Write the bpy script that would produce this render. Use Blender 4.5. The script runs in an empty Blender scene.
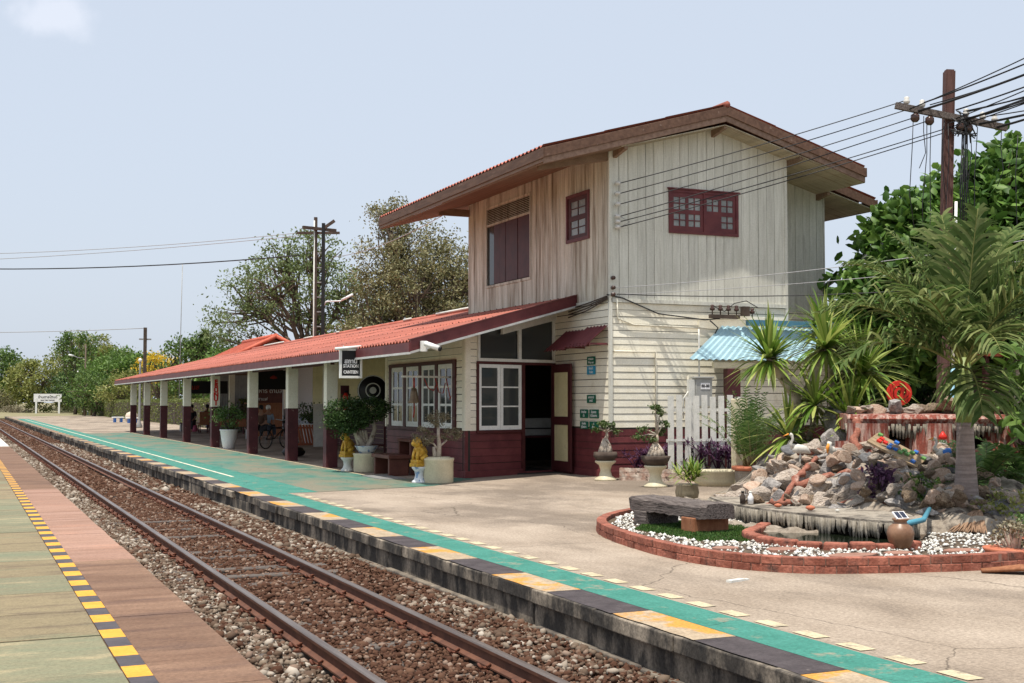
import bpy, bmesh, math, random
import numpy as np
from mathutils import Vector, Matrix
R=math.radians
sc=bpy.context.scene
COL=sc.collection
# ------------------------------------------------------------------ camera
cd=bpy.data.cameras.new('camera'); cam=bpy.data.objects.new('camera',cd); COL.objects.link(cam)
cd.sensor_width=36; cd.lens=1250/1024*36; cd.clip_end=3000; cd.clip_start=.05
cam.location=(0,0,1.807); cam.rotation_euler=(R(90+2.748),0,R(-23.84))
sc.camera=cam
# ------------------------------------------------------------------ light
SUN=Vector((-.22,-.18,1)).normalized()
w=bpy.data.worlds.new('World'); sc.world=w; w.use_nodes=True
nt=w.node_tree; bg=nt.nodes['Background']
sky=nt.nodes.new('ShaderNodeTexSky'); sky.sky_type='NISHITA'; sky.sun_disc=False
sky.sun_elevation=math.asin(SUN.z); sky.sun_rotation=math.atan2(SUN.x,SUN.y)
sky.air_density=1.0; sky.dust_density=4.0; sky.ozone_density=1.6; sky.altitude=0
tint=nt.nodes.new('ShaderNodeMix'); tint.data_type='RGBA'; tint.blend_type='MIX'
tc=nt.nodes.new('ShaderNodeTexCoord')
dot=nt.nodes.new('ShaderNodeVectorMath'); dot.operation='DISTANCE'
# one small thin cloud high over the far end of the line
cl=Vector((math.sin(R(3.0)),math.cos(R(3.0)),0)); cl=Vector((math.sin(R(3.5))*math.cos(R(16.3)),math.cos(R(3.5))*math.cos(R(16.3)),math.sin(R(16.3))))
mp=nt.nodes.new('ShaderNodeMapping'); mp.inputs['Scale'].default_value=(1,1,1.7)
nt.links.new(tc.outputs['Generated'],mp.inputs['Vector'])
nzw=nt.nodes.new('ShaderNodeTexNoise'); nzw.inputs['Scale'].default_value=38; nzw.inputs['Detail'].default_value=5
nt.links.new(tc.outputs['Generated'],nzw.inputs['Vector'])
dot.inputs[1].default_value=(cl.x,cl.y,cl.z*1.7)
nt.links.new(mp.outputs[0],dot.inputs[0])
ad=nt.nodes.new('ShaderNodeMath'); ad.operation='MULTIPLY_ADD'; ad.inputs[1].default_value=-.045; 
nt.links.new(nzw.outputs['Fac'],ad.inputs[0]); nt.links.new(dot.outputs['Value'],ad.inputs[2])
mr=nt.nodes.new('ShaderNodeMapRange'); mr.interpolation_type='SMOOTHSTEP'
mr.inputs['From Min'].default_value=.012; mr.inputs['From Max'].default_value=-.012; mr.inputs['To Min'].default_value=0; mr.inputs['To Max'].default_value=.3
nt.links.new(ad.outputs[0],mr.inputs['Value'])
# general haze veil over the sky: mixes the clear sky towards milky blue
veil=nt.nodes.new('ShaderNodeMix'); veil.data_type='RGBA'; veil.inputs[0].default_value=.7; veil.inputs[7].default_value=(7.5,8.3,9.5,1)
nt.links.new(sky.outputs[0],veil.inputs[6])
tint.inputs[7].default_value=(10.2,10.2,11.0,1)
nt.links.new(mr.outputs[0],tint.inputs[0]); nt.links.new(veil.outputs[2],tint.inputs[6]); nt.links.new(tint.outputs[2],bg.inputs['Color'])
bg.inputs['Strength'].default_value=.094
sd=bpy.data.lights.new('sun','SUN'); sd.energy=4.6; sd.angle=R(.6); sd.color=(1,.94,.84)
so=bpy.data.objects.new('sun',sd); COL.objects.link(so); so.location=(0,0,50)
so.rotation_euler=SUN.to_track_quat('Z','Y').to_euler()
vs=sc.view_settings; vs.view_transform='Standard'; vs.look='None'; vs.gamma=1; vs.use_curve_mapping=False; vs.exposure=0.25
# ------------------------------------------------------------------ materials
MATS={}
def mat(name,c1,c2=None,scale=4.,rough=.8,bump=0.,bscale=None,stretch=(1,1,1),metal=0.,c3=None,s3=1.2,t3=.5,w3=.12,attr=0.,spec=.3,coord='Object',trans=0.,detail=5,lo=.35,hi=.65,amt3=1.,grain=.12,gscale=35.,crack=0.,cw=.006):
    """noise blend of c1,c2 (+ optional blotches of c3); attr: per-piece random 'rnd' attribute brightness variation"""
    if name in MATS: return MATS[name]
    m=bpy.data.materials.new(name); m.use_nodes=True; t=m.node_tree; N=t.nodes; L=t.links
    b=N['Principled BSDF']; b.inputs['Roughness'].default_value=rough; b.inputs['Metallic'].default_value=metal
    b.inputs['Specular IOR Level'].default_value=spec
    co=N.new('ShaderNodeTexCoord'); ma=N.new('ShaderNodeMapping'); ma.inputs['Scale'].default_value=stretch
    L.new(co.outputs[coord],ma.inputs['Vector'])
    out=None
    if c2 is not None:
        nz=N.new('ShaderNodeTexNoise'); nz.inputs['Scale'].default_value=scale; nz.inputs['Detail'].default_value=detail; nz.inputs['Roughness'].default_value=.6
        L.new(ma.outputs[0],nz.inputs['Vector'])
        rp=N.new('ShaderNodeValToRGB'); rp.color_ramp.elements[0].position=lo; rp.color_ramp.elements[1].position=hi
        rp.color_ramp.elements[0].color=(*c1,1); rp.color_ramp.elements[1].color=(*c2,1)
        L.new(nz.outputs['Fac'],rp.inputs[0]); out=rp.outputs[0]
    else:
        rg=N.new('ShaderNodeRGB'); rg.outputs[0].default_value=(*c1,1); out=rg.outputs[0]
    if c3 is not None:
        n3=N.new('ShaderNodeTexNoise'); n3.inputs['Scale'].default_value=s3; n3.inputs['Detail'].default_value=8; n3.inputs['Roughness'].default_value=.65
        L.new(ma.outputs[0],n3.inputs['Vector'])
        r3=N.new('ShaderNodeMapRange'); r3.inputs['From Min'].default_value=t3; r3.inputs['From Max'].default_value=t3+w3; r3.inputs['To Max'].default_value=amt3
        L.new(n3.outputs['Fac'],r3.inputs['Value'])
        mx=N.new('ShaderNodeMix'); mx.data_type='RGBA'; L.new(r3.outputs[0],mx.inputs[0]); L.new(out,mx.inputs[6]); mx.inputs[7].default_value=(*c3,1); out=mx.outputs[2]
    if attr:
        at=N.new('ShaderNodeAttribute'); at.attribute_name='rnd'
        mr=N.new('ShaderNodeMapRange'); mr.inputs['To Min'].default_value=1-attr; mr.inputs['To Max'].default_value=1+attr
        L.new(at.outputs['Fac'],mr.inputs['Value'])
        mu=N.new('ShaderNodeVectorMath'); mu.operation='SCALE'; L.new(out,mu.inputs[0]); L.new(mr.outputs[0],mu.inputs['Scale']); out=mu.outputs[0]
    if crack:
        nd_=N.new('ShaderNodeTexNoise'); nd_.inputs['Scale'].default_value=2.5; nd_.inputs['Detail'].default_value=4; L.new(co.outputs[coord],nd_.inputs['Vector'])
        vm=N.new('ShaderNodeVectorMath'); vm.operation='MULTIPLY_ADD'; L.new(nd_.outputs['Color'],vm.inputs[0]); vm.inputs[1].default_value=(.35,.35,0); L.new(co.outputs[coord],vm.inputs[2])
        vo=N.new('ShaderNodeTexVoronoi'); vo.feature='DISTANCE_TO_EDGE'; vo.inputs['Scale'].default_value=crack; L.new(vm.outputs[0],vo.inputs['Vector'])
        mc_=N.new('ShaderNodeMapRange'); mc_.inputs['From Min'].default_value=0; mc_.inputs['From Max'].default_value=cw*crack; mc_.inputs['To Min'].default_value=.45; mc_.inputs['To Max'].default_value=1
        L.new(vo.outputs['Distance'],mc_.inputs['Value'])
        mk=N.new('ShaderNodeVectorMath'); mk.operation='SCALE'; L.new(out,mk.inputs[0]); L.new(mc_.outputs[0],mk.inputs['Scale']); out=mk.outputs[0]
    if grain:
        ng=N.new('ShaderNodeTexNoise'); ng.inputs['Scale'].default_value=gscale; ng.inputs['Detail'].default_value=4; ng.inputs['Roughness'].default_value=.75
        L.new(co.outputs[coord],ng.inputs['Vector'])
        mg=N.new('ShaderNodeMapRange'); mg.inputs['From Min'].default_value=.3; mg.inputs['From Max'].default_value=.7; mg.inputs['To Min'].default_value=1-grain; mg.inputs['To Max'].default_value=1+grain
        L.new(ng.outputs['Fac'],mg.inputs['Value'])
        m2=N.new('ShaderNodeVectorMath'); m2.operation='SCALE'; L.new(out,m2.inputs[0]); L.new(mg.outputs[0],m2.inputs['Scale']); out=m2.outputs[0]
    L.new(out,b.inputs['Base Color'])
    if bump:
        nb=N.new('ShaderNodeTexNoise'); nb.inputs['Scale'].default_value=bscale or scale*4; nb.inputs['Detail'].default_value=6
        L.new(ma.outputs[0],nb.inputs['Vector'])
        bp=N.new('ShaderNodeBump'); bp.inputs['Strength'].default_value=1.; bp.inputs['Distance'].default_value=bump
        L.new(nb.outputs['Fac'],bp.inputs['Height']); L.new(bp.outputs[0],b.inputs['Normal'])
    if trans:
        tr=N.new('ShaderNodeBsdfTranslucent'); L.new(out,tr.inputs['Color'])
        ms=N.new('ShaderNodeMixShader'); ms.inputs[0].default_value=trans
        L.new(b.outputs[0],ms.inputs[1]); L.new(tr.outputs[0],ms.inputs[2]); L.new(ms.outputs[0],N['Material Output'].inputs['Surface'])
    MATS[name]=m; return m
def leafmat(name,ca,cb,cc=None,trans=.3,rough=.5,spec=.35):
    """leaf colour picked by the per-leaf random attribute"""
    if name in MATS: return MATS[name]
    m=bpy.data.materials.new(name); m.use_nodes=True; t=m.node_tree; N=t.nodes; L=t.links
    b=N['Principled BSDF']; b.inputs['Roughness'].default_value=rough; b.inputs['Specular IOR Level'].default_value=spec
    at=N.new('ShaderNodeAttribute'); at.attribute_name='rnd'
    rp=N.new('ShaderNodeValToRGB'); e=rp.color_ramp.elements; e[0].color=(*ca,1); e[1].color=(*(cc or cb),1); e[1].position=1
    k=e.new(.5); k.color=(*cb,1)
    L.new(at.outputs['Fac'],rp.inputs[0]); L.new(rp.outputs[0],b.inputs['Base Color'])
    tr=N.new('ShaderNodeBsdfTranslucent'); L.new(rp.outputs[0],tr.inputs['Color'])
    ms=N.new('ShaderNodeMixShader'); ms.inputs[0].default_value=trans
    L.new(b.outputs[0],ms.inputs[1]); L.new(tr.outputs[0],ms.inputs[2]); L.new(ms.outputs[0],N['Material Output'].inputs['Surface'])
    MATS[name]=m; return m
def glassmat():
    m=bpy.data.materials.new('window_glass'); m.use_nodes=True; b=m.node_tree.nodes['Principled BSDF']
    b.inputs['Base Color'].default_value=(.05,.055,.055,1); b.inputs['Roughness'].default_value=.08; b.inputs['Specular IOR Level'].default_value=.5
    MATS['glass']=m; return m
glass=glassmat()
m_concrete=mat('platform_concrete',(.265,.213,.165),(.37,.305,.243),scale=1.1,rough=.95,spec=.1,grain=.34,gscale=32,crack=.28,cw=.012,bump=.006,bscale=45,c3=(.155,.125,.10),s3=.45,t3=.47,w3=.14,stretch=(1,.6,1),amt3=.75)
m_cream=mat('cream_paint',(.79,.735,.59),(.87,.825,.69),scale=3,rough=.6,bump=.001,bscale=20,attr=.07,c3=(.52,.46,.33),s3=2.2,t3=.6,w3=.12,amt3=.5)
m_ocream=mat('yellow_cream_paint',(.62,.55,.30),(.70,.63,.37),scale=3,rough=.6,attr=.05,c3=(.45,.38,.22),s3=3,t3=.62,w3=.1,amt3=.5)
m_maroon=mat('maroon_paint',(.105,.026,.030),(.155,.040,.042),scale=3,rough=.5,bump=.001,bscale=25,attr=.12,c3=(.22,.12,.12),s3=6,t3=.68,w3=.05,amt3=.6)
m_maroond=mat('dark_maroon_wood',(.058,.014,.016),(.085,.022,.022),scale=4,rough=.5,attr=.1)
m_postmar=mat('post_maroon_paint',(.065,.018,.022),(.095,.026,.03),scale=4,rough=.6,c3=(.30,.22,.19),s3=7,t3=.64,w3=.04)
m_vboard=mat('weathered_white_boards',(.57,.56,.485),(.68,.67,.595),scale=3,rough=.75,stretch=(6,6,.5),attr=.07,bump=.001,bscale=14,c3=(.40,.38,.33),s3=1.4,t3=.55,w3=.16,amt3=.7)
m_vbrown=mat('weathered_brown_boards',(.50,.45,.365),(.66,.62,.54),scale=3,rough=.8,stretch=(6,6,.45),attr=.13,bump=.001,bscale=14,c3=(.20,.145,.10),s3=.9,t3=.47,w3=.18,amt3=.85)
m_gap=mat('board_gap_shadow_wood',(.07,.06,.05),rough=.9)
m_soffit=mat('soffit_boards_brown',(.18,.115,.075),(.26,.175,.12),scale=5,rough=.8,stretch=(.4,6,1),attr=.15)
m_soffitc=mat('soffit_boards_pale',(.36,.31,.22),(.47,.41,.30),scale=5,rough=.8,stretch=(.4,6,1),attr=.12,c3=(.22,.15,.10),s3=1.5,t3=.55,w3=.15)
m_fascia=mat('fascia_wood',(.09,.047,.031),(.145,.08,.053),scale=4,rough=.65,stretch=(3,.5,3),c3=(.28,.20,.16),s3=3,t3=.62,w3=.1,attr=.1)
m_fascial=mat('fascia_wood_pale',(.19,.115,.08),(.27,.175,.13),scale=4,rough=.7,stretch=(3,.5,3),attr=.1)
m_roof=mat('red_corrugated_roof',(.31,.09,.062),(.41,.138,.1),scale=1.2,rough=.85,stretch=(.5,1.6,1),attr=.22,grain=.2,c3=(.22,.095,.075),s3=.7,t3=.5,w3=.2,amt3=.8,bump=.002,bscale=40)
m_roofdark=mat('roof_dark_stain',(.12,.045,.045),(.2,.07,.06),scale=5,rough=.8)
m_tile=mat('clay_tile_roof',(.40,.09,.05),(.50,.13,.08),scale=3,rough=.7,attr=.15)
m_white=mat('white_paint',(.72,.72,.69),(.80,.80,.77),scale=6,rough=.5)
m_offwhite=mat('dirty_white_paint',(.60,.60,.55),(.72,.71,.66),scale=5,rough=.6,c3=(.4,.38,.33),s3=5,t3=.62,w3=.1)
m_gutter=mat('grey_gutter_strip',(.48,.48,.46),(.62,.62,.60),scale=4,rough=.5)
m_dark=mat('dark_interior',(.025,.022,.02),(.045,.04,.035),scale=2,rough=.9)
m_black=mat('black_paint',(.015,.015,.016),rough=.45)
m_teal=mat('green_platform_paint',(.05,.155,.12),(.075,.20,.16),grain=.28,crack=.5,cw=.01,scale=2.2,rough=.75,stretch=(1,.5,1),c3=(.19,.17,.12),s3=1.1,t3=.40,w3=.2,amt3=.95,bump=.003,bscale=45)
m_teal2=mat('green_edge_line_paint',(.035,.17,.13),(.055,.215,.17),scale=3,grain=.28,crack=.5,cw=.01,rough=.8,c3=(.24,.22,.16),s3=4,t3=.58,w3=.08,amt3=.8,bump=.002,bscale=45)
m_edgey=mat('worn_yellow_edge_paint',(.31,.235,.155),(.42,.33,.23),scale=7,grain=.3,rough=.85,bump=.004,bscale=60,c3=(.52,.25,.05),s3=1.6,t3=.53,w3=.06)
m_edgeb=mat('worn_black_edge_paint',(.045,.036,.038),(.075,.062,.064),scale=5,grain=.25,rough=.8,bump=.003,bscale=60,c3=(.2,.17,.15),s3=7,t3=.68,w3=.05)
m_creamline=mat('cream_line_paint',(.44,.37,.24),(.54,.46,.31),scale=6,rough=.85,grain=.25,c3=(.28,.24,.18),s3=5,t3=.54,w3=.1)
m_wline=mat('worn_white_line_paint',(.60,.56,.42),(.70,.66,.54),scale=6,rough=.8,c3=(.22,.32,.26),s3=4,t3=.55,w3=.08)
m_face=mat('stained_platform_face',(.05,.044,.038),(.36,.30,.23),scale=2.4,rough=.95,bump=.02,bscale=14,stretch=(1,.9,.4),grain=.45,lo=.46,hi=.66,c3=(.03,.028,.026),s3=4,t3=.54,w3=.08,amt3=.85)
m_face2=mat('platform_footing',(.10,.085,.07),(.24,.20,.155),scale=4,rough=.95,bump=.01,bscale=18,c3=(.06,.05,.045),s3=3,t3=.5,w3=.15)
m_left_in=mat('green_tan_slab',(.225,.18,.105),(.15,.19,.12),grain=.25,gscale=45,scale=1.2,rough=.85,stretch=(.5,2.2,1),lo=.56,hi=.76,bump=.003,bscale=50,attr=.10,c3=(.12,.088,.06),s3=2.6,t3=.50,w3=.14,amt3=.7)
m_left_grn=mat('green_slab',(.165,.175,.11),(.205,.18,.11),grain=.25,gscale=45,scale=1.6,rough=.85,stretch=(.5,2.2,1),bump=.002,bscale=50,attr=.08,c3=(.30,.25,.15),s3=2,t3=.52,w3=.12)
m_left_brn=mat('brown_red_slab',(.14,.078,.05),(.215,.13,.085),grain=.3,gscale=45,scale=2.0,rough=.9,stretch=(.5,2.2,1),bump=.002,bscale=50,attr=.10,c3=(.11,.065,.05),s3=1.6,t3=.5,w3=.16,amt3=.75)
m_left_pnk=mat('pink_slab',(.26,.15,.105),(.33,.20,.15),grain=.25,gscale=45,scale=1.8,rough=.9,stretch=(.5,2.2,1),bump=.002,bscale=50,attr=.06,c3=(.36,.2,.14),s3=2,t3=.55,w3=.14)
m_dashy=mat('yellow_dash_paint',(.60,.29,.03),(.66,.34,.045),scale=6,rough=.7,grain=.15,c3=(.35,.22,.10),s3=7,t3=.62,w3=.08)
m_dashb=mat('black_dash_paint',(.06,.052,.058),(.085,.075,.08),scale=6,rough=.7,c3=(.25,.2,.15),s3=9,t3=.66,w3=.06)
m_railside=mat('rusty_rail_steel',(.10,.045,.03),(.17,.075,.045),scale=5,rough=.7,metal=.2,bump=.001,bscale=60)
m_railtop=mat('polished_rail_top',(.17,.13,.11),(.27,.22,.19),scale=3,rough=.38,metal=.7,stretch=(6,.3,1))
m_bed=mat('ballast_bed_dirt',(.13,.09,.065),(.21,.155,.11),scale=6,rough=1,bump=.02,bscale=20,c3=(.07,.05,.04),s3=3,t3=.55,w3=.1)
m_stone=leafmat('ballast_stone',(.072,.034,.021),(.125,.068,.043),(.27,.20,.155),trans=0.,rough=.95,spec=.15)
m_stoneg=leafmat('grey_ballast_stone',(.10,.065,.045),(.20,.155,.115),(.42,.37,.31),trans=0.,rough=.95,spec=.15)
m_sleeper=mat('oily_sleeper_wood',(.06,.05,.045),(.14,.115,.095),scale=4,rough=.85,stretch=(.5,4,1),bump=.006,bscale=12)
m_clip=mat('rusty_clip_steel',(.12,.045,.028),(.18,.07,.042),scale=10,rough=.8,metal=.2)
m_ground=mat('dry_ground',(.20,.17,.10),(.28,.24,.14),scale=.5,rough=1,c3=(.12,.15,.05),s3=.25,t3=.5,w3=.15,bump=.03,bscale=3)
m_bark=mat('tree_bark',(.10,.075,.055),(.17,.13,.10),scale=6,rough=.95,bump=.01,bscale=18,stretch=(2,2,.6))
m_barkd=mat('dark_tree_bark',(.055,.04,.032),(.10,.075,.06),scale=6,rough=.95)
m_steelgrey=mat('grey_steel',(.25,.25,.25),(.33,.33,.32),scale=4,rough=.5,metal=.3)
m_polewood=mat('brown_pole',(.085,.042,.036),(.13,.065,.055),scale=5,rough=.8,stretch=(3,3,.4),bump=.004,bscale=12)
m_wire=mat('wire_black',(.02,.02,.022),rough=.5)
m_wiregrey=mat('wire_grey',(.35,.35,.36),rough=.5)
m_ceramic=mat('ceramic_insulator',(.62,.60,.56),rough=.2,spec=.5)
m_brownins=mat('brown_insulator',(.06,.03,.022),rough=.2,spec=.5)
m_gold=mat('gold_paint',(.50,.28,.035),(.60,.36,.055),scale=12,rough=.35,metal=.25,c3=(.28,.17,.03),s3=9,t3=.58,w3=.08)
m_potcream=mat('cream_glazed_pot',(.58,.52,.36),(.66,.60,.43),scale=4,rough=.5,c3=(.45,.38,.24),s3=4,t3=.6,w3=.15,amt3=.6)
m_potwhite=mat('white_plastic_pot',(.76,.77,.77),(.80,.80,.80),scale=4,rough=.35)
m_potblue=mat('blue_white_porcelain',(.66,.68,.70),(.20,.30,.48),scale=9,rough=.3,lo=.52,hi=.58)
m_clay=mat('terracotta',(.42,.13,.07),(.50,.18,.10),scale=5,rough=.8,c3=(.3,.15,.11),s3=5,t3=.6,w3=.1)
m_brick=mat('red_brick',(.22,.07,.045),(.33,.125,.085),scale=6,rough=.95,attr=.25,grain=.3,bump=.012,bscale=22,c3=(.09,.05,.04),s3=4,t3=.54,w3=.12)
m_mortar=mat('old_mortar',(.30,.17,.13),(.2,.12,.09),scale=8,rough=1)
m_flag=mat('red_flagstone',(.24,.125,.09),(.33,.18,.135),scale=4,rough=.9,bump=.006,bscale=18)
m_redcement=mat('red_cement_root',(.22,.08,.055),(.32,.14,.10),scale=5,rough=.95,spec=.1,grain=.35,bump=.03,bscale=14,c3=(.58,.40,.33),s3=4,t3=.56,w3=.08,amt3=.7)
m_redstreak=mat('white_streaked_red_cement',(.24,.065,.045),(.46,.32,.27),scale=7,rough=.95,grain=.3,bump=.03,bscale=12,stretch=(2.5,2.5,.25),lo=.46,hi=.6)
m_rockg=mat('grey_limestone',(.19,.175,.165),(.40,.372,.352),scale=3,rough=.9,bump=.02,bscale=10,c3=(.10,.09,.085),s3=4,t3=.58,w3=.1)
m_rockd=mat('dark_slate_rock',(.09,.09,.095),(.19,.185,.19),scale=3,rough=.9,bump=.02,bscale=10)
m_rockw=mat('white_coral_rock',(.42,.345,.28),(.60,.515,.44),scale=5,rough=.95,bump=.04,bscale=12,c3=(.15,.12,.095),s3=7,t3=.57,w3=.07)
m_rockb=mat('brown_craggy_rock',(.20,.13,.08),(.40,.31,.22),scale=7,rough=.95,bump=.05,bscale=13,c3=(.06,.042,.03),s3=8,t3=.55,w3=.07)
m_rockc=mat('cream_sandstone_rock',(.38,.25,.18),(.54,.42,.33),scale=4,rough=.9,bump=.02,bscale=10,c3=(.2,.15,.11),s3=5,t3=.6,w3=.08)
m_mound=mat('mound_cement',(.22,.18,.14),(.36,.31,.25),scale=5,rough=1,bump=.04,bscale=10,c3=(.07,.055,.045),s3=4,t3=.5,w3=.1)
m_fringe=mat('stalactite_cement',(.17,.15,.12),(.36,.32,.26),scale=9,rough=.95,bump=.02,bscale=20,stretch=(1,1,.5),c3=(.09,.08,.07),s3=9,t3=.55,w3=.06,attr=.25)
m_poolcem=mat('pond_rim_cement',(.24,.205,.165),(.35,.31,.255),scale=4,rough=.95,grain=.3,bump=.02,bscale=20,c3=(.11,.095,.08),s3=3,t3=.5,w3=.12)
m_pondin=mat('pond_dark_water',(.01,.014,.008),rough=.1,spec=.5)
m_pebble=leafmat('white_pebble',(.36,.33,.28),(.58,.56,.51),(.72,.71,.68),trans=0,rough=.8,spec=.2)
m_turf=leafmat('turf_blade',(.03,.08,.015),(.05,.12,.02),(.09,.16,.03),trans=.2)
m_soil=mat('soil',(.07,.05,.035),(.13,.095,.065),scale=8,rough=1,bump=.02,bscale=25)
m_oldwood=mat('old_sleeper_wood',(.075,.06,.055),(.19,.16,.145),scale=5,rough=.9,stretch=(9,.7,9),bump=.012,bscale=8,lo=.35,hi=.7,c3=(.03,.025,.022),s3=6,t3=.56,w3=.07)
m_redwood=mat('orange_brown_wood',(.22,.085,.04),(.34,.15,.075),scale=5,rough=.8,stretch=(3,3,1),c3=(.1,.05,.03),s3=5,t3=.58,w3=.1)
m_benchwood=mat('dark_red_bench_wood',(.085,.028,.02),(.13,.045,.03),scale=5,rough=.5)
m_jar=mat('brown_glazed_jar',(.17,.085,.045),(.27,.15,.085),scale=6,rough=.4,spec=.5)
m_bluepvc=mat('blue_pipe',(.08,.27,.36),rough=.4)
m_skyblue=mat('sky_blue_sheet_metal',(.32,.50,.58),(.38,.57,.64),scale=3,rough=.5,c3=(.22,.06,.06),s3=6,t3=.70,w3=.02,stretch=(1,.6,.6))
m_palmtrunk=mat('ringed_palm_trunk',(.22,.17,.15),(.36,.29,.26),scale=2,rough=.9,bump=.01,bscale=10,stretch=(1,1,14))
m_palmgreen=mat('palm_crownshaft',(.16,.22,.06),(.24,.29,.09),scale=3,rough=.5)
m_caudex=mat('pale_caudex_bark',(.38,.31,.24),(.52,.45,.37),scale=8,rough=.9,bump=.01,bscale=20,c3=(.14,.10,.07),s3=7,t3=.57,w3=.07)
m_skin=mat('skin',(.30,.17,.11),rough=.6)
m_hair=mat('black_hair',(.012,.01,.01),rough=.6)
m_signgreen=mat('green_sign_enamel',(.012,.12,.07),rough=.4)
m_signblue=mat('blue_sign_enamel',(.03,.28,.46),rough=.4)
m_red=mat('red_paint',(.60,.03,.02),rough=.4)
m_redd=mat('dull_red_paint',(.30,.03,.02),rough=.5)
m_blue=mat('blue_paint',(.04,.16,.50),rough=.4)
m_grn=mat('green_paint',(.12,.28,.08),rough=.5)
m_purple=mat('purple_plastic',(.22,.12,.42),rough=.4)
m_signwhite=mat('white_sign_enamel',(.80,.79,.79),rough=.4)
m_stork=mat('white_plaster',(.52,.50,.45),(.62,.60,.54),scale=9,rough=.7)
m_orange=mat('orange_paint',(.75,.28,.04),rough=.5)
m_bell=mat('bronze_bell',(.15,.105,.065),(.22,.16,.10),scale=8,rough=.4,metal=.6)
m_greypaint=mat('grey_metal_box',(.30,.30,.28),(.38,.38,.36),scale=4,rough=.5)
m_solar=mat('solar_cell',(.03,.035,.06),rough=.15,spec=.6)
m_drystraw=mat('dry_palm_sheath',(.22,.13,.08),(.34,.22,.14),scale=4,rough=.9,stretch=(1,8,1),bump=.01,bscale=10)
# leaf sets
l_mid=leafmat('leaf_mid_green',(.05,.095,.02),(.085,.15,.03),(.15,.22,.05))
l_bright=leafmat('leaf_bright_green',(.065,.13,.02),(.11,.20,.035),(.18,.28,.065))
l_dark=leafmat('leaf_dark_green',(.025,.055,.015),(.045,.09,.022),(.08,.135,.035))
l_olive=leafmat('leaf_olive_brown',(.12,.125,.05),(.20,.195,.085),(.30,.26,.14),trans=.2)
l_yel=leafmat('leaf_yellow_green',(.15,.18,.04),(.22,.24,.06),(.30,.30,.10))
l_gold=leafmat('golden_blossom',(.55,.36,.02),(.70,.48,.03),(.40,.34,.05))
l_ltree=leafmat('leaf_grey_green',(.09,.13,.04),(.15,.20,.07),(.23,.28,.12))
l_big=leafmat('glossy_big_leaf',(.035,.085,.015),(.07,.15,.025),(.18,.30,.06),rough=.5,spec=.3,trans=.3)
l_palm=leafmat('palm_leaflet',(.055,.095,.025),(.11,.165,.045),(.23,.26,.10),rough=.6,spec=.15,trans=.35)
l_drac=leafmat('variegated_sword_leaf',(.08,.16,.02),(.17,.27,.04),(.45,.48,.14),rough=.4,spec=.4,trans=.3)
l_purp=leafmat('purple_leaf',(.05,.018,.05),(.09,.035,.085),(.15,.07,.13))
l_hedge=leafmat('hedge_leaf',(.075,.10,.025),(.13,.16,.035),(.20,.21,.06))
l_dry=leafmat('dry_twig_leaf',(.14,.12,.07),(.20,.17,.10),(.27,.23,.15),trans=.15)
l_fern=leafmat('fern_leaf',(.05,.11,.025),(.09,.17,.04),(.16,.24,.07))
l_bonsai=leafmat('bonsai_leaf',(.04,.085,.02),(.08,.13,.035),(.15,.18,.07))
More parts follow.
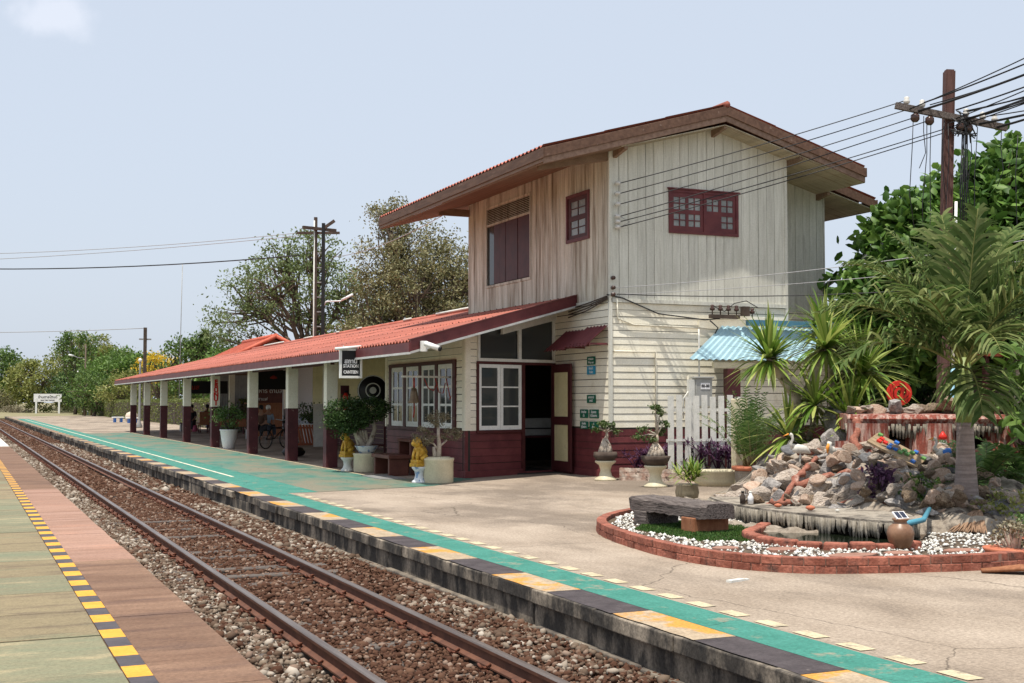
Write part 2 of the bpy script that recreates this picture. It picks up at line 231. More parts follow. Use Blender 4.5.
# ------------------------------------------------------------------ mesh helpers
def tag(o,label=None,cat=None,group=None,kind=None):
    if label: o['label']=label
    if cat: o['category']=cat
    if group: o['group']=group
    if kind: o['kind']=kind
    return o
def thing(name,label,cat,loc=(0,0,0),rz=0,group=None):
    o=bpy.data.objects.new(name,None); COL.objects.link(o); o.location=loc; o.rotation_euler=(0,0,rz); o.empty_display_size=.2
    return tag(o,label,cat,group)
def obj(name,me,m,parent=None):
    o=bpy.data.objects.new(name,me); COL.objects.link(o)
    if m is not None and not me.materials:
        for k in (m if isinstance(m,(list,tuple)) else [m]): me.materials.append(k)
    if parent is not None: o.parent=parent
    return o
class MB:
    def __init__(s): s.v=[]; s.f=[]; s.mi=[]; s.r=[]; s.sm=[]
    def add(s,vs,fs,mi=0,r=None,smooth=False):
        b=len(s.v); s.v+= [tuple(p) for p in vs]; rr=random.random() if r is None else r
        s.r+=[rr]*len(vs)
        for f in fs: s.f.append(tuple(b+i for i in f)); s.mi.append(mi); s.sm.append(smooth)
    def box(s,x0,x1,y0,y1,z0,z1,mi=0,r=None,rot=None,c=None):
        vs=[(x,y,z) for z in (z0,z1) for y in (y0,y1) for x in (x0,x1)]
        if rot is not None:
            cc=Vector(c) if c is not None else Vector(((x0+x1)/2,(y0+y1)/2,(z0+z1)/2))
            vs=[tuple(rot@(Vector(p)-cc)+cc) for p in vs]
        s.add(vs,[(0,2,3,1),(4,5,7,6),(0,1,5,4),(2,6,7,3),(0,4,6,2),(1,3,7,5)],mi,r)
    def hexa(s,b,t,mi=0,r=None):
        """bottom quad b and top quad t, same order (ccw from above)"""
        s.add(list(b)+list(t),[(3,2,1,0),(4,5,6,7),(0,1,5,4),(1,2,6,5),(2,3,7,6),(3,0,4,7)],mi,r)
    def slab(s,p,q,th0,th1,z0,z1,mi=0,r=None):
        """wall piece between plan points p,q; thickness from offset th0 to th1 along the left normal; z0,z1 may be (zp,zq)"""
        d=Vector((q[0]-p[0],q[1]-p[1])).normalized(); n=Vector((-d.y,d.x))
        z0=z0 if isinstance(z0,tuple) else (z0,z0); z1=z1 if isinstance(z1,tuple) else (z1,z1)
        P=lambda a,o,z:(a[0]+n.x*o,a[1]+n.y*o,z)
        s.hexa([P(p,th0,z0[0]),P(q,th0,z0[1]),P(q,th1,z0[1]),P(p,th1,z0[0])],[P(p,th0,z1[0]),P(q,th0,z1[1]),P(q,th1,z1[1]),P(p,th1,z1[0])],mi,r)
    def tube(s,pts,rad,n=8,mi=0,r=None,caps=True,smooth=True):
        pts=[Vector(p) for p in pts]; rad=rad if isinstance(rad,(list,tuple)) else [rad]*len(pts)
        vs=[];fs=[]; up=None
        for i,p in enumerate(pts):
            d=(pts[min(i+1,len(pts)-1)]-pts[max(i-1,0)])
            d=d.normalized() if d.length>1e-9 else Vector((0,0,1))
            if up is None:
                up=d.orthogonal().normalized()
            else:
                up=(up-d*up.dot(d)); up=up.normalized() if up.length>1e-6 else d.orthogonal().normalized()
            sd=d.cross(up)
            for k in range(n):
                a=2*math.pi*k/n; vs.append(p+(up*math.cos(a)+sd*math.sin(a))*rad[i])
        for i in range(len(pts)-1):
            for k in range(n): fs.append((i*n+k,i*n+(k+1)%n,(i+1)*n+(k+1)%n,(i+1)*n+k))
        if caps: fs.append(tuple(range(n-1,-1,-1))); fs.append(tuple((len(pts)-1)*n+k for k in range(n)))
        s.add(vs,fs,mi,r,smooth)
    def lathe(s,prof,c=(0,0,0),n=20,mi=0,r=None,smooth=True,sx=1,sy=1):
        vs=[(c[0]+a*math.cos(2*math.pi*k/n)*sx,c[1]+a*math.sin(2*math.pi*k/n)*sy,c[2]+z) for a,z in prof for k in range(n)]
        fs=[(i*n+k,i*n+(k+1)%n,(i+1)*n+(k+1)%n,(i+1)*n+k) for i in range(len(prof)-1) for k in range(n)]
        fs.append(tuple(range(n-1,-1,-1))); fs.append(tuple((len(prof)-1)*n+k for k in range(n)))
        s.add(vs,fs,mi,r,smooth)
    def build(s,name,m=None,parent=None,bevel=0,loc=None):
        me=bpy.data.meshes.new(name); me.from_pydata(s.v,[],s.f)
        for k in (m if isinstance(m,(list,tuple)) else [m]):
            if k: me.materials.append(k)
        me.polygons.foreach_set('material_index',s.mi); me.polygons.foreach_set('use_smooth',s.sm)
        a=me.attributes.new('rnd','FLOAT','POINT'); a.data.foreach_set('value',s.r); me.update()
        o=bpy.data.objects.new(name,me); COL.objects.link(o)
        if parent is not None: o.parent=parent
        if loc: o.location=loc
        if bevel:
            b=o.modifiers.new('bevel','BEVEL'); b.width=bevel; b.segments=2; b.limit_method='ANGLE'
        return o
def npmesh(name,V,F,rnd,m,parent=None,smooth=False):
    """V (n,3), F (k,s) constant-size faces, rnd (n,)"""
    me=bpy.data.meshes.new(name); n=len(V); k,sz=F.shape
    me.vertices.add(n); me.vertices.foreach_set('co',np.ascontiguousarray(V,dtype=np.float32).ravel())
    me.loops.add(k*sz); me.loops.foreach_set('vertex_index',np.ascontiguousarray(F,dtype=np.int32).ravel())
    me.polygons.add(k); me.polygons.foreach_set('loop_start',np.arange(0,k*sz,sz,dtype=np.int32))
    try: me.polygons.foreach_set('loop_total',np.full(k,sz,dtype=np.int32))
    except Exception: pass
    me.update(calc_edges=True)
    if smooth: me.polygons.foreach_set('use_smooth',np.ones(k,dtype=bool))
    a=me.attributes.new('rnd','FLOAT','POINT'); a.data.foreach_set('value',np.ascontiguousarray(rnd,dtype=np.float32))
    me.materials.append(m)
    o=bpy.data.objects.new(name,me); COL.objects.link(o)
    if parent is not None: o.parent=parent
    return o
RG=np.random.default_rng(7)
def unit(n,rg):
    v=rg.normal(size=(n,3)); return v/np.linalg.norm(v,axis=1,keepdims=True)
def leafcards(name,C,L,W,m,parent,rg,up=.35,dirs=None,fold=False,droop=0.):
    """leaf shaped cards centred at C; L,W length/width (scalars)"""
    n=len(C)
    d=unit(n,rg) if dirs is None else dirs
    d[:,2]-=droop; d/=np.linalg.norm(d,axis=1,keepdims=True)
    nr=unit(n,rg); nr[:,2]+=up*2; s=np.cross(d,nr); s/=np.linalg.norm(s,axis=1,keepdims=True)+1e-9
    nn=np.cross(s,d)
    l=L*rg.uniform(.65,1.25,(n,1)); wd=W*rg.uniform(.7,1.2,(n,1))
    if fold:
        P=[C, C+d*l*.3+s*wd*.5-nn*wd*.12, C+d*l*.75+s*wd*.42-nn*wd*.2, C+d*l-nn*l*.15, C+d*l*.75-s*wd*.42-nn*wd*.2, C+d*l*.3-s*wd*.5-nn*wd*.12, C+d*l*.5+nn*wd*.08]
        V=np.stack(P,1).reshape(-1,3); b=np.arange(n)[:,None]*7
        F=np.concatenate([b+np.array([[0,1,6]]),b+np.array([[1,2,6]]),b+np.array([[2,3,6]]),b+np.array([[3,4,6]]),b+np.array([[4,5,6]]),b+np.array([[5,0,6]])],0)
        rnd=np.repeat(rg.random(n),7)
    else:
        P=[C-d*l*.5, C+s*wd*.5, C+d*l*.5, C-s*wd*.5]
        V=np.stack(P,1).reshape(-1,3); F=np.arange(4*n).reshape(n,4); rnd=np.repeat(rg.random(n),4)
    return npmesh(name,V,F,rnd,m,parent,smooth=False)
def clumps(blobs,per,cr,rg,flat=.7,shell=.45):
    """clump centres inside ellipsoids, leaf points around them. blobs:(x,y,z,rx,ry,rz,n)"""
    cc=[]
    for (x,y,z,rx,ry,rz,n) in blobs:
        u=unit(n,rg)*(rg.uniform(shell,1,(n,1))**.6); cc.append(np.array([x,y,z])+u*np.array([rx,ry,rz]))
    cc=np.concatenate(cc,0); k=len(cc)
    sz=rg.uniform(.6,1.3,(k,1,1)); off=rg.normal(size=(k,per,3))*.5*np.array([1,1,flat])*cr*sz
    P=(cc[:,None,:]+off).reshape(-1,3)
    return cc,P
def branches(base,cc,fork,r0,rg,name,m,parent,nl=6,sub=True,lean=(0,0),tw=.012,sides=6):
    """trunk to fork height, main limbs to groups of clump centres, twigs to every centre"""
    mb=MB(); base=np.array(base,float); top=base+np.array([lean[0],lean[1],fork])
    mb.tube([base-np.array([0,0,.1]),base+(top-base)*.33+rg.normal(size=3)*r0*.3,base+(top-base)*.7+rg.normal(size=3)*r0*.3,top],[r0*1.35,r0,r0*.85,r0*.75],n=8)
    idx=rg.choice(len(cc),min(nl,len(cc)),replace=False); g=cc[idx].copy()
    for _ in range(4):
        a=np.argmin(((cc[:,None]-g[None])**2).sum(2),1)
        for k in range(len(g)):
            if (a==k).any(): g[k]=cc[a==k].mean(0)
    for k in range(len(g)):
        if not (a==k).any(): continue
        e=g[k]; mid=top*.55+e*.45+np.array([0,0,-.08*np.linalg.norm(e-top)])+rg.normal(size=3)*.06*np.linalg.norm(e-top)
        L1=[top,mid,e]; mb.tube(L1,[r0*.55,r0*.38,r0*.22],n=sides)
        for c in cc[a==k]:
            t=rg.uniform(.2,1); s=(mid*(1-t)+e*t) if t>.3 else top*(1-t/.3)*1+mid*(t/.3)
            m2=s*.5+c*.5+rg.normal(size=3)*.07*np.linalg.norm(c-s)
            mb.tube([s,m2,c],[r0*.16+tw,r0*.09+tw*.7,tw*.4],n=4,caps=False)
    return mb.build(name,m,parent)
def tree(name,label,cat,base,fork,r0,blobs,per,cr,L,W,lm,bm,seed,group=None,nl=6,flat=.7,fold=False,up=.35,shell=.45,tw=.012,lean=(0,0),droop=0.):
    rg=np.random.default_rng(seed); T=thing(name,label,cat,base,0,group)
    bl=[(b[0],b[1],b[2],b[3],b[4],b[5],b[6]) for b in blobs]
    cc,P=clumps(bl,per,cr,rg,flat,shell)
    branches((0,0,0),cc,fork,r0,rg,'trunk',bm,T,nl,lean=lean,tw=tw)
    leafcards('crown',P,L,W,lm,T,rg,fold=fold,up=up,droop=droop)
    return T
def copy_tree(o,parent=None):
    c=o.copy(); COL.objects.link(c)
    if parent is not None: c.parent=parent
    for ch in list(o.children): copy_tree(ch,c)
    return c
def text(body,size,m,parent,loc,rot,name='lettering',ext=.002,align='CENTER',sx=1,bold=0.):
    c=bpy.data.curves.new(name,'FONT'); c.body=body; c.size=size; c.extrude=ext; c.align_x=align; c.align_y='CENTER'; c.offset=bold; c.resolution_u=3
    t=bpy.data.objects.new('tmp_text',c); COL.objects.link(t)
    dg=bpy.context.evaluated_depsgraph_get(); me=bpy.data.meshes.new_from_object(t.evaluated_get(dg)); bpy.data.objects.remove(t); bpy.data.curves.remove(c)
    me.materials.clear(); me.materials.append(m); me.name=name
    o=bpy.data.objects.new(name,me); COL.objects.link(o); o.parent=parent; o.location=loc; o.rotation_euler=rot; o.scale=(sx,1,1)
    return o
def gz(x): return .19+max(0,min(.07,.018*(x-8.3)))
# ================================================================== SETTING
def S(o,kind='structure'): o['kind']=kind; return o
# ground sheet
mb=MB(); mb.box(-900,900,-300,2200,-.6,-.42); S(mb.build('ground',m_ground))
# ground strip behind building / right far area at platform level
mb=MB(); mb.box(34.0,300,-40,400,-.3,.16); mb.box(-40,40,146.5,420,-.4,.02); S(mb.build('dry_field',m_ground))
# platform on the station side
def sheet(name,x0,x1,y0,y1,m,dz=0.,nx=1,z=None):
    xs=[x0+(x1-x0)*i/nx for i in range(nx+1)] if nx>1 else [x0,x1]
    mb=MB(); vs=[];fs=[]
    for y in (y0,y1):
        for x in xs: vs.append((x,y,(gz(x) if z is None else z)+dz))
    n=len(xs)
    for i in range(n-1): fs.append((i,i+1,n+i+1,n+i))
    mb.add(vs,fs); return S(mb.build(name,m))
mb=MB()
xs=[4.92,8.3,9,10,11,12.2,13.5,34.1]; prof=[(x,gz(x)) for x in xs]
vs=[];n=len(prof)
for y in (-12,146): vs+=[(x,y,z) for x,z in prof]+[(xs[-1],y,-.35),(xs[0],y,-.35)]
k=n+2
mb.add(vs,[(i,(i+1)%k,k+(i+1)%k,k+i) for i in range(k)]+[tuple(range(k-1,-1,-1)),tuple(range(k,2*k))])
S(mb.build('platform',m_concrete))
# coping blocks along the platform edge
random.seed(3)
mb=MB(); y=-10
face=MB(); foot=MB()
while y<146:
    L=1.17; far=y>18.5
    o=random.uniform(-.02,.02) if not far else random.uniform(-.05,.05)
    x0=4.55+o; dz=random.uniform(-.006,.004)
    mb.box(x0,4.918,y+.004,y+L-.004,.07,.19+dz)
    y+=L
o=mb.build('platform_edge_coping',m_face,bevel=.01); S(o)
y=-10
while y<146:
    L=random.uniform(1.5,3.4); d=random.uniform(-.015,.02)
    face.box(4.60+d,4.915,y,y+L-.01,-.42,.069)
    y+=L
S(face.build('platform_face',m_face,bevel=.012))
y=-10
while y<24:
    L=random.uniform(.9,2.2); foot.box(4.54+random.uniform(-.02,.015),4.70,y,y+L-.012,-.42,-.115+random.uniform(-.02,.015)); y+=L
S(foot.build('platform_footing',m_face2,bevel=.012))
# painted edge blocks
yel=MB(); blk=MB(); y=9.65-1.17*16; k=0
while y<140:
    tgt=yel if k%2==0 else blk
    a=y+.006;b=y+1.164; pts=[]
    n=8
    j=lambda:random.uniform(-.012,.012)
    vs=[(4.575+j()*.8,a+(b-a)*i/n,.1965) for i in range(n+1)]+[(4.915,a+(b-a)*i/n,.1965) for i in range(n,-1,-1)]
    tgt.add(vs,[tuple(range(len(vs)-1,-1,-1))][::1]); 
    y+=1.17;k+=1
S(yel.build('yellow_edge_marking',m_edgey)); S(blk.build('black_edge_marking',m_edgeb))
sheet('green_edge_line',4.925,5.33,-12,21.9,m_teal2,.005,z=.19)
sheet('green_edge_line',4.925,5.9,21.9,125,m_teal2,.004,z=.19)
# green painted waiting zone (edge follows the office wall)
mb=MB(); mb.add([(5.9,21.9,.195),(8.35,22.6,.196),(9.7,23.9,gz(9.7)+.004),(9.7,24.3,gz(9.7)+.004),(8.2,25,.195),(8.2,67.2,.194),(5.9,67.2,.194)],[(0,1,2,3,4,5,6)])
S(mb.build('green_platform_paint',m_teal))
mb=MB()
y=-8.; 
while y<21.4:
    mb.add([(5.37,y,.1955),(5.50,y,.1955),(5.50,y+.26,.1955),(5.37,y+.26,.1955)],[(0,1,2,3)]); y+=.47
mb.add([(8.14,26.5,.1975),(8.20,26.5,.1975),(8.20,67.2,.1975),(8.14,67.2,.1975)],[(0,1,2,3)])
for yy in (29.5,34.4,46.5): mb.add([(7.4,yy,.199),(8.0,yy,.199),(8.0,yy+.10,.199),(7.4,yy+.10,.199)],[(0,1,2,3)])
S(mb.build('cream_floor_lines',m_creamline)); mb=MB(); mb.add([(5.36,27,.1985),(5.43,27,.1985),(5.49,120,.1985),(5.42,120,.1985)],[(0,1,2,3)]); S(mb.build('worn_white_line',m_wline))
# near platform where the camera stands
mb=[MB() for _ in range(4)]   # in, green, brown, pink
y=2.; random.seed(5); 
while y<160:
    L=random.choice([.95,1.1,.55,1.25]) if y<13 else random.uniform(.8,1.4)
    t=mb[1] if (random.random()<.2 or 17<y<22) else mb[0]
    t.box(-14,.925,y+.006,y+L-.006,-.1,.19+random.uniform(-.003,.002)); y+=L
y=2.5
while y<48:
    L=1.15+random.uniform(-.3,.5); p=13.2<y<24.5
    (mb[3] if p else mb[2]).box(1.085,1.69+random.uniform(-.008,.008),y+.003,y+L-.003,-.1,.19+random.uniform(-.003,.002)); y+=L
mb[2].box(-14,1.66,2,160,-.42,-.102)
mb[2].box(.93,1.08,2,160,-.1,.184)
S(mb[0].build('near_platform_slabs',m_left_in)); S(mb[1].build('near_platform_green_slabs',m_left_grn))
S(mb[2].build('near_platform_brown_slabs',m_left_brn)); S(mb[3].build('near_platform_pink_slabs',m_left_pnk))
mb=MB(); mb.box(1.085,1.69,48.2,66,-.1,.19); S(mb.build('near_platform_white_strip',m_offwhite))
mb=MB(); mb.box(1.085,1.69,66.2,160,-.1,.188); S(mb.build('near_platform_far_strip',m_concrete))
a=MB();b=MB(); y=7.67-.664*12; 
while y<62:
    a.add([(.93,y,.1955),(1.08,y,.1955),(1.08,y+.33,.1955),(.93,y+.33,.1955)],[(0,1,2,3)])
    b.add([(.93,y+.332,.1955),(1.08,y+.332,.1955),(1.08,y+.662,.1955),(.93,y+.662,.1955)],[(0,1,2,3)]); y+=.664
S(a.build('yellow_dash_marking',m_dashy)); S(b.build('black_dash_marking',m_dashb))
# ---------------- track
mb=MB(); n=60
mb.box(1.6,4.7,-5,148,-.41,-.20); mb.box(-3,9,148,420,-.41,-.18); S(mb.build('track_bed',m_bed))
def stone_field(name,regions,m,seed):
    rg=np.random.default_rng(seed)
    t=(1+5**.5)/2
    ico=np.array([(-1,t,0),(1,t,0),(-1,-t,0),(1,-t,0),(0,-1,t),(0,1,t),(0,-1,-t),(0,1,-t),(t,0,-1),(t,0,1),(-t,0,-1),(-t,0,1)],float); ico/=np.linalg.norm(ico[0])
    fa=np.array([(0,11,5),(0,5,1),(0,1,7),(0,7,10),(0,10,11),(1,5,9),(5,11,4),(11,10,2),(10,7,6),(7,1,8),(3,9,4),(3,4,2),(3,2,6),(3,6,8),(3,8,9),(4,9,5),(2,4,11),(6,2,10),(8,6,7),(9,8,1)])
    VV=[];FF=[];RR=[];base=0
    for (x0,x1,y0,y1,num,r,z0,z1) in regions:
        C=np.stack([rg.uniform(x0,x1,num),rg.uniform(y0,y1,num),rg.uniform(z0,z1,num)],1)
        sc_=r*rg.lognormal(0,.32,(num,1,1))*rg.uniform(.65,1.25,(num,1,3))
        P=ico[None]*rg.uniform(.72,1.2,(num,12,1))*sc_
        a=rg.uniform(0,6.28,num); b=rg.normal(0,.5,num)
        ca,sa=np.cos(a)[:,None],np.sin(a)[:,None]
        x=P[...,0]*ca-P[...,1]*sa; yv=P[...,0]*sa+P[...,1]*ca; z=P[...,2]*.75
        cb,sb=np.cos(b)[:,None],np.sin(b)[:,None]; x2=x*cb-z*sb; z2=x*sb+z*cb
        P=np.stack([x2,yv,z2],2)+C[:,None]
        VV.append(P.reshape(-1,3)); FF.append((fa[None]+(np.arange(num)*12)[:,None,None]+base).reshape(-1,3)); base+=num*12
        RR.append(np.repeat(np.clip(rg.random(num)**(3.2 if seed==1 else 1.8),0,1),12))
    return npmesh(name,np.concatenate(VV),np.concatenate(FF),np.concatenate(RR),m)
o=stone_field('ballast',[(2.60,3.54,5.5,26,30000,.0205,-.195,-.137),(3.66,4.62,5.5,26,27000,.021,-.195,-.13),(2.6,3.5,26,60,7000,.036,-.19,-.14),(3.66,4.6,26,60,7000,.036,-.19,-.14),(2.5,4.6,60,146,7000,.05,-.19,-.14),(1.9,2.45,9,24,1500,.028,-.19,-.13)],m_stone,1)
tag(o,'brown crushed stone ballast between and beside the rails','ballast',kind='stuff')
o=stone_field('grey_ballast',[(1.68,2.44,5.5,26,21000,.022,-.195,-.13),(1.68,2.44,26,60,6000,.036,-.19,-.14),(1.68,2.4,60,146,2500,.05,-.19,-.14),(3.95,4.6,15,24,1100,.03,-.16,-.12),(3.75,4.55,28,62,1300,.04,-.16,-.12),(4.0,4.55,5.5,12,900,.028,-.17,-.12)],m_stoneg,2)
tag(o,'pale grey crushed stone ballast along the near platform','ballast',kind='stuff')
def rail(x,label):
    T=thing('rail',label,'rail',(x,0,0))
    prof=[(-.055,-.13),(.055,-.13),(.055,-.118),(.012,-.10),(.009,-.045),(.031,-.034),(.033,-.010),(-.033,-.010),(-.031,-.034),(-.009,-.045),(-.012,-.10),(-.055,-.118)]
    mb=MB(); ys=[-6,10,30,60,100,148,210]; off=[0,0,0,0,0,0,-.6]
    vs=[(px+o_,y,pz) for y,o_ in zip(ys,off) for px,pz in prof]; n=len(prof)
    fs=[(i*n+k,i*n+(k+1)%n,(i+1)*n+(k+1)%n,(i+1)*n+k) for i in range(len(ys)-1) for k in range(n)]
    mb.add(vs,fs+[tuple(range(n))]); mb.build('rail_web',m_railside,T)
    mb=MB(); pr=[(-.0325,-.0098),(.0325,-.0098),(.027,-.001),(0,.001),(-.027,-.001)]; n=5
    vs=[(px+o_,y,pz) for y,o_ in zip(ys,off) for px,pz in pr]
    fs=[(i*n+k,i*n+(k+1)%n,(i+1)*n+(k+1)%n,(i+1)*n+k) for i in range(len(ys)-1) for k in range(n)]
    mb.add(vs,fs,smooth=False); mb.build('rail_head',m_railtop,T)
rail(2.53,'rusty steel rail on the side of the near platform with dashes'); rail(3.61,'rusty steel rail running closest to the station platform')
# sleepers with clips
random.seed(9)
sl=thing('sleeper','dark weathered sleeper half sunk in the ballast under the rails','sleeper',(3.07,6,0),0,'sleepers under the rails')
mb=MB(); mb.box(-.98,.98,-.11,.11,-.30,-.138); mb.build('sleeper_beam',m_sleeper,sl,bevel=.012)
for x in (2.53-3.07,3.61-3.07):
    for s in (-1,1):
        mb=MB(); c=Vector((x+s*.085,0,-.112))
        pts=[]
        for k in range(11):
            a=-.6+k/10*5.2; pts.append((c.x+s*(.045*math.cos(a)),c.y+.014*(k-5)/5+.05*math.sin(a),c.z+.022+.02*math.sin(k*.9)))
        mb.tube(pts,.011,n=6); mb.box(c.x-.035,c.x+.035,-.05,.05,-.136,-.120); mb.build('rail_clip',m_clip,sl)
y=6.0
for i in range(215):
    y+=.62
    if i<36: c=copy_tree(sl)
    else:
        c=sl.copy(); COL.objects.link(c)
        d=sl.children[0].copy(); COL.objects.link(d); d.parent=c
    c.location=(3.07,y,random.uniform(-.03,-.008)+(.02 if 13<y<23 else 0)); c.rotation_euler=(0,0,random.uniform(-.015,.015))
print('setting done')
# ================================================================== STATION BUILDING
def cells(s1,z0,z1,holes,s0=0.):
    """rectangles (s0,s1,z0,z1) of a wall minus rectangular holes"""
    cuts=sorted({s0,s1}|{min(max(h[0],s0),s1) for h in holes}|{min(max(h[1],s0),s1) for h in holes}); out=[]
    for a,b in zip(cuts[:-1],cuts[1:]):
        if b-a<1e-4: continue
        m=(a+b)/2; iv=[(z0,z1)]
        for h in holes:
            if h[0]<m<h[1]:
                nv=[]
                for c,d in iv:
                    if h[3]<=c or h[2]>=d: nv.append((c,d)); continue
                    if h[2]>c: nv.append((c,h[2]))
                    if h[3]<d: nv.append((h[3],d))
                iv=nv
        for c,d in iv:
            if d-c>1e-3: out.append((a,b,c,d))
    return out
def frame2(p,q):
    d=Vector((q[0]-p[0],q[1]-p[1])); L=d.length; d/=L; n=Vector((-d.y,d.x))
    return L,(lambda s,o,z:(p[0]+d.x*s+n.x*o,p[1]+d.y*s+n.y*o,z))
def backing(mb,p,q,z0,z1,holes=(),th=.09,top=None,mi=0):
    L,P=frame2(p,q)
    hs=list(holes)
    for a,b,c,d in cells(L,z0,z1,hs):
        n=max(1,int((b-a)/.5)) if top else 1
        for i in range(n):
            u=a+(b-a)*i/n; v=a+(b-a)*(i+1)/n
            du=d if not top else min(d,top(u)); dv=d if not top else min(d,top(v))
            if max(du,dv)<=c+.001: continue
            mb.hexa([P(u,.001,c),P(v,.001,c),P(v,th,c),P(u,th,c)],[P(u,.001,max(du,c)),P(v,.001,max(dv,c)),P(v,th,max(dv,c)),P(u,th,max(du,c))],mi)
def lap(mb,p,q,z0,z1,holes=(),top=None,ex=.142,mi=0,seg=None):
    L,P=frame2(p,q); z=z0
    while z<z1-.02:
        zt=min(z+ex-.011,z1); sag=random.uniform(-.006,.006); tl=random.uniform(-.008,.008)
        out=.013+random.uniform(-.003,.006)
        cutlist=[0]; 
        if L>2.5:
            x=random.uniform(1.,3.5)
            while x<L-.6: cutlist.append(x); x+=random.uniform(2.2,4)
        cutlist.append(L)
        for c0,c1 in zip(cutlist[:-1],cutlist[1:]):
            r=random.random(); dz=random.uniform(-.004,.004)
            for a,b,c,d in cells(c1-.002,z,zt,holes,c0):
                if d-c<.01: continue
                n=max(1,int((b-a)/.8))
                for i in range(n):
                    u=a+(b-a)*i/n; v=a+(b-a)*(i+1)/n
                    du=d if not top else min(d,top(u)); dv=d if not top else min(d,top(v))
                    if max(du,dv)<=c+.005: continue
                    du=max(du,c+.001); dv=max(dv,c+.001)
                    bu=c+dz+tl*u/L; bv=c+dz+tl*v/L
                    mb.hexa([P(u,-out,bu),P(v,-out,bv),P(v,-.001,bv),P(u,-.001,bu)],[P(u,-.006,du),P(v,-.006,dv),P(v,-.001,dv),P(u,-.001,du)],mi,r)
        z+=ex
def vboards(mb,p,q,z0,z1,holes=(),top=None,wd=.21,mi=0):
    L,P=frame2(p,q); s=0
    while s<L-.01:
        w_=min(wd+random.uniform(-.02,.02),L-s); th=.018+random.uniform(-.004,.005); r=random.random(); g=random.choice([.006,.008,.012])
        for a,b,c,d in cells(s+w_-g,z0+random.uniform(-.008,.004),z1,holes,s):
            da=d if not top else min(d,top(a)); db=d if not top else min(d,top(b))
            if min(da,db)<=c: continue
            mb.hexa([P(a,-th,c),P(b,-th,c),P(b,-.001,c),P(a,-.001,c)],[P(a,-th,da),P(b,-th,db),P(b,-.001,db),P(a,-.001,da)],mi,r)
        s+=w_
def fbox(mb,P,s0,s1,o0,o1,z0,z1,mi=0,r=None):
    """box in wall space; o = outward distance (positive outwards)"""
    mb.hexa([P(s0,-o1,z0),P(s1,-o1,z0),P(s1,-o0,z0),P(s0,-o0,z0)],[P(s0,-o1,z1),P(s1,-o1,z1),P(s1,-o0,z1),P(s0,-o0,z1)],mi,r)
B=thing('station_building','two storey timber station with cream and maroon lap boards, red roofs and long posted canopy','station',(12.1,22.42,.2))
def bb(mb,name,m,parent=B,bevel=0,label=None):
    o=mb.build(name,m,None,bevel)
    if parent is B: o.parent=B; o.matrix_parent_inverse=Matrix.Translation((-12.1,-22.42,-.2))
    else:
        o.parent=parent
    if label: o['label']=label
    return o
def sub(mb,name,m,parent,bevel=0):
    """sub-part, built in world coordinates under a part of B"""
    o=mb.build(name,m,None,bevel); o.parent=parent; o.matrix_parent_inverse=Matrix.Identity(4); return o
XF=12.1; YG=22.42; YB=30.15; XR=16.42; YS=23.6; XS=18.4
zs=lambda X:7.6-.265*abs(X-14.57)
zr=lambda X:8.0-.287*abs(X-14.57)
ZM=3.88; ZW=1.27
# windows of upper floor (in wall coords) ; front wall goes far->near as seen from outside: p=(XF,YB) q=(XF,YG)
pf,qf=(XF,YB),(XF,YG); Lf,Pf=frame2(pf,qf)
big=(YB-28.88,YB-26.29,4.70,6.62); small=(YB-24.36,YB-23.31,5.26,6.26)
signdoor=None
# office end wall meets front wall at Y=25.02
YJ=25.02
topf=lambda s:zs(XF)
g=MB(); backing(g,pf,qf,.16,7.1,[big,small,(0,YB-YJ,.1,3.4)],top=lambda s:zs(XF)-.0)
pg,qg=(XF,YG),(XR,YG); Lg,Pg=frame2(pg,qg)
gwin=(13.50-XF,15.16-XF,5.35,6.22)
tg=lambda s:zs(XF+s)
backing(g,pg,qg,.16,7.7,[gwin],top=tg)
backing(g,(XR,YG),(XR,YS),.16,7.3,top=lambda s:zs(XR))
backing(g,(XR,YS),(XS,YS),.16,7.3,top=lambda s:zs(XR+s)-.02)
backing(g,(XS,YS),(XS,YB),.16,6.3)
backing(g,(XS,YB),(XF,YB),.16,7.7,top=lambda s:zs(XS-s))
bb(g,'wall_core',m_gap)
random.seed(21)
mb=MB(); vboards(mb,pf,qf,ZM,7.3,[big,small],top=lambda s:zs(XF)-.01,wd=.2); bb(mb,'upper_front_wall',m_vbrown)
mb=MB(); vboards(mb,pg,qg,ZM,7.8,[gwin],top=lambda s:tg(s)-.01); vboards(mb,(XR,YG),(XR,YS),ZM,7.3,top=lambda s:zs(XR)-.01)
bb(mb,'upper_gable_wall',m_vboard)
mb=MB(); vboards(mb,(XR+.03,YS),(XS,YS),ZM-.02,7.8,top=lambda s:zs(XR+s)-.03); bb(mb,'upper_recessed_wall',m_vboard); mb=MB(); vboards(mb,(XS,YB),(XF,YB),ZM,7.7,top=lambda s:zs(XS-s)-.02); bb(mb,'upper_rear_wall',m_vboard)
mb=MB(); lap(mb,pf,qf,ZW+.005,ZM,[(0,YB-YJ+.02,.1,3.4)]); lap(mb,pg,qg,ZW+.005,ZM); lap(mb,(XR,YG),(XR,YS),ZW,ZM); lap(mb,(XR+.03,YS),(XS,YS),ZW,ZM); lap(mb,(XS,YB),(XF,YB),ZW,ZM)
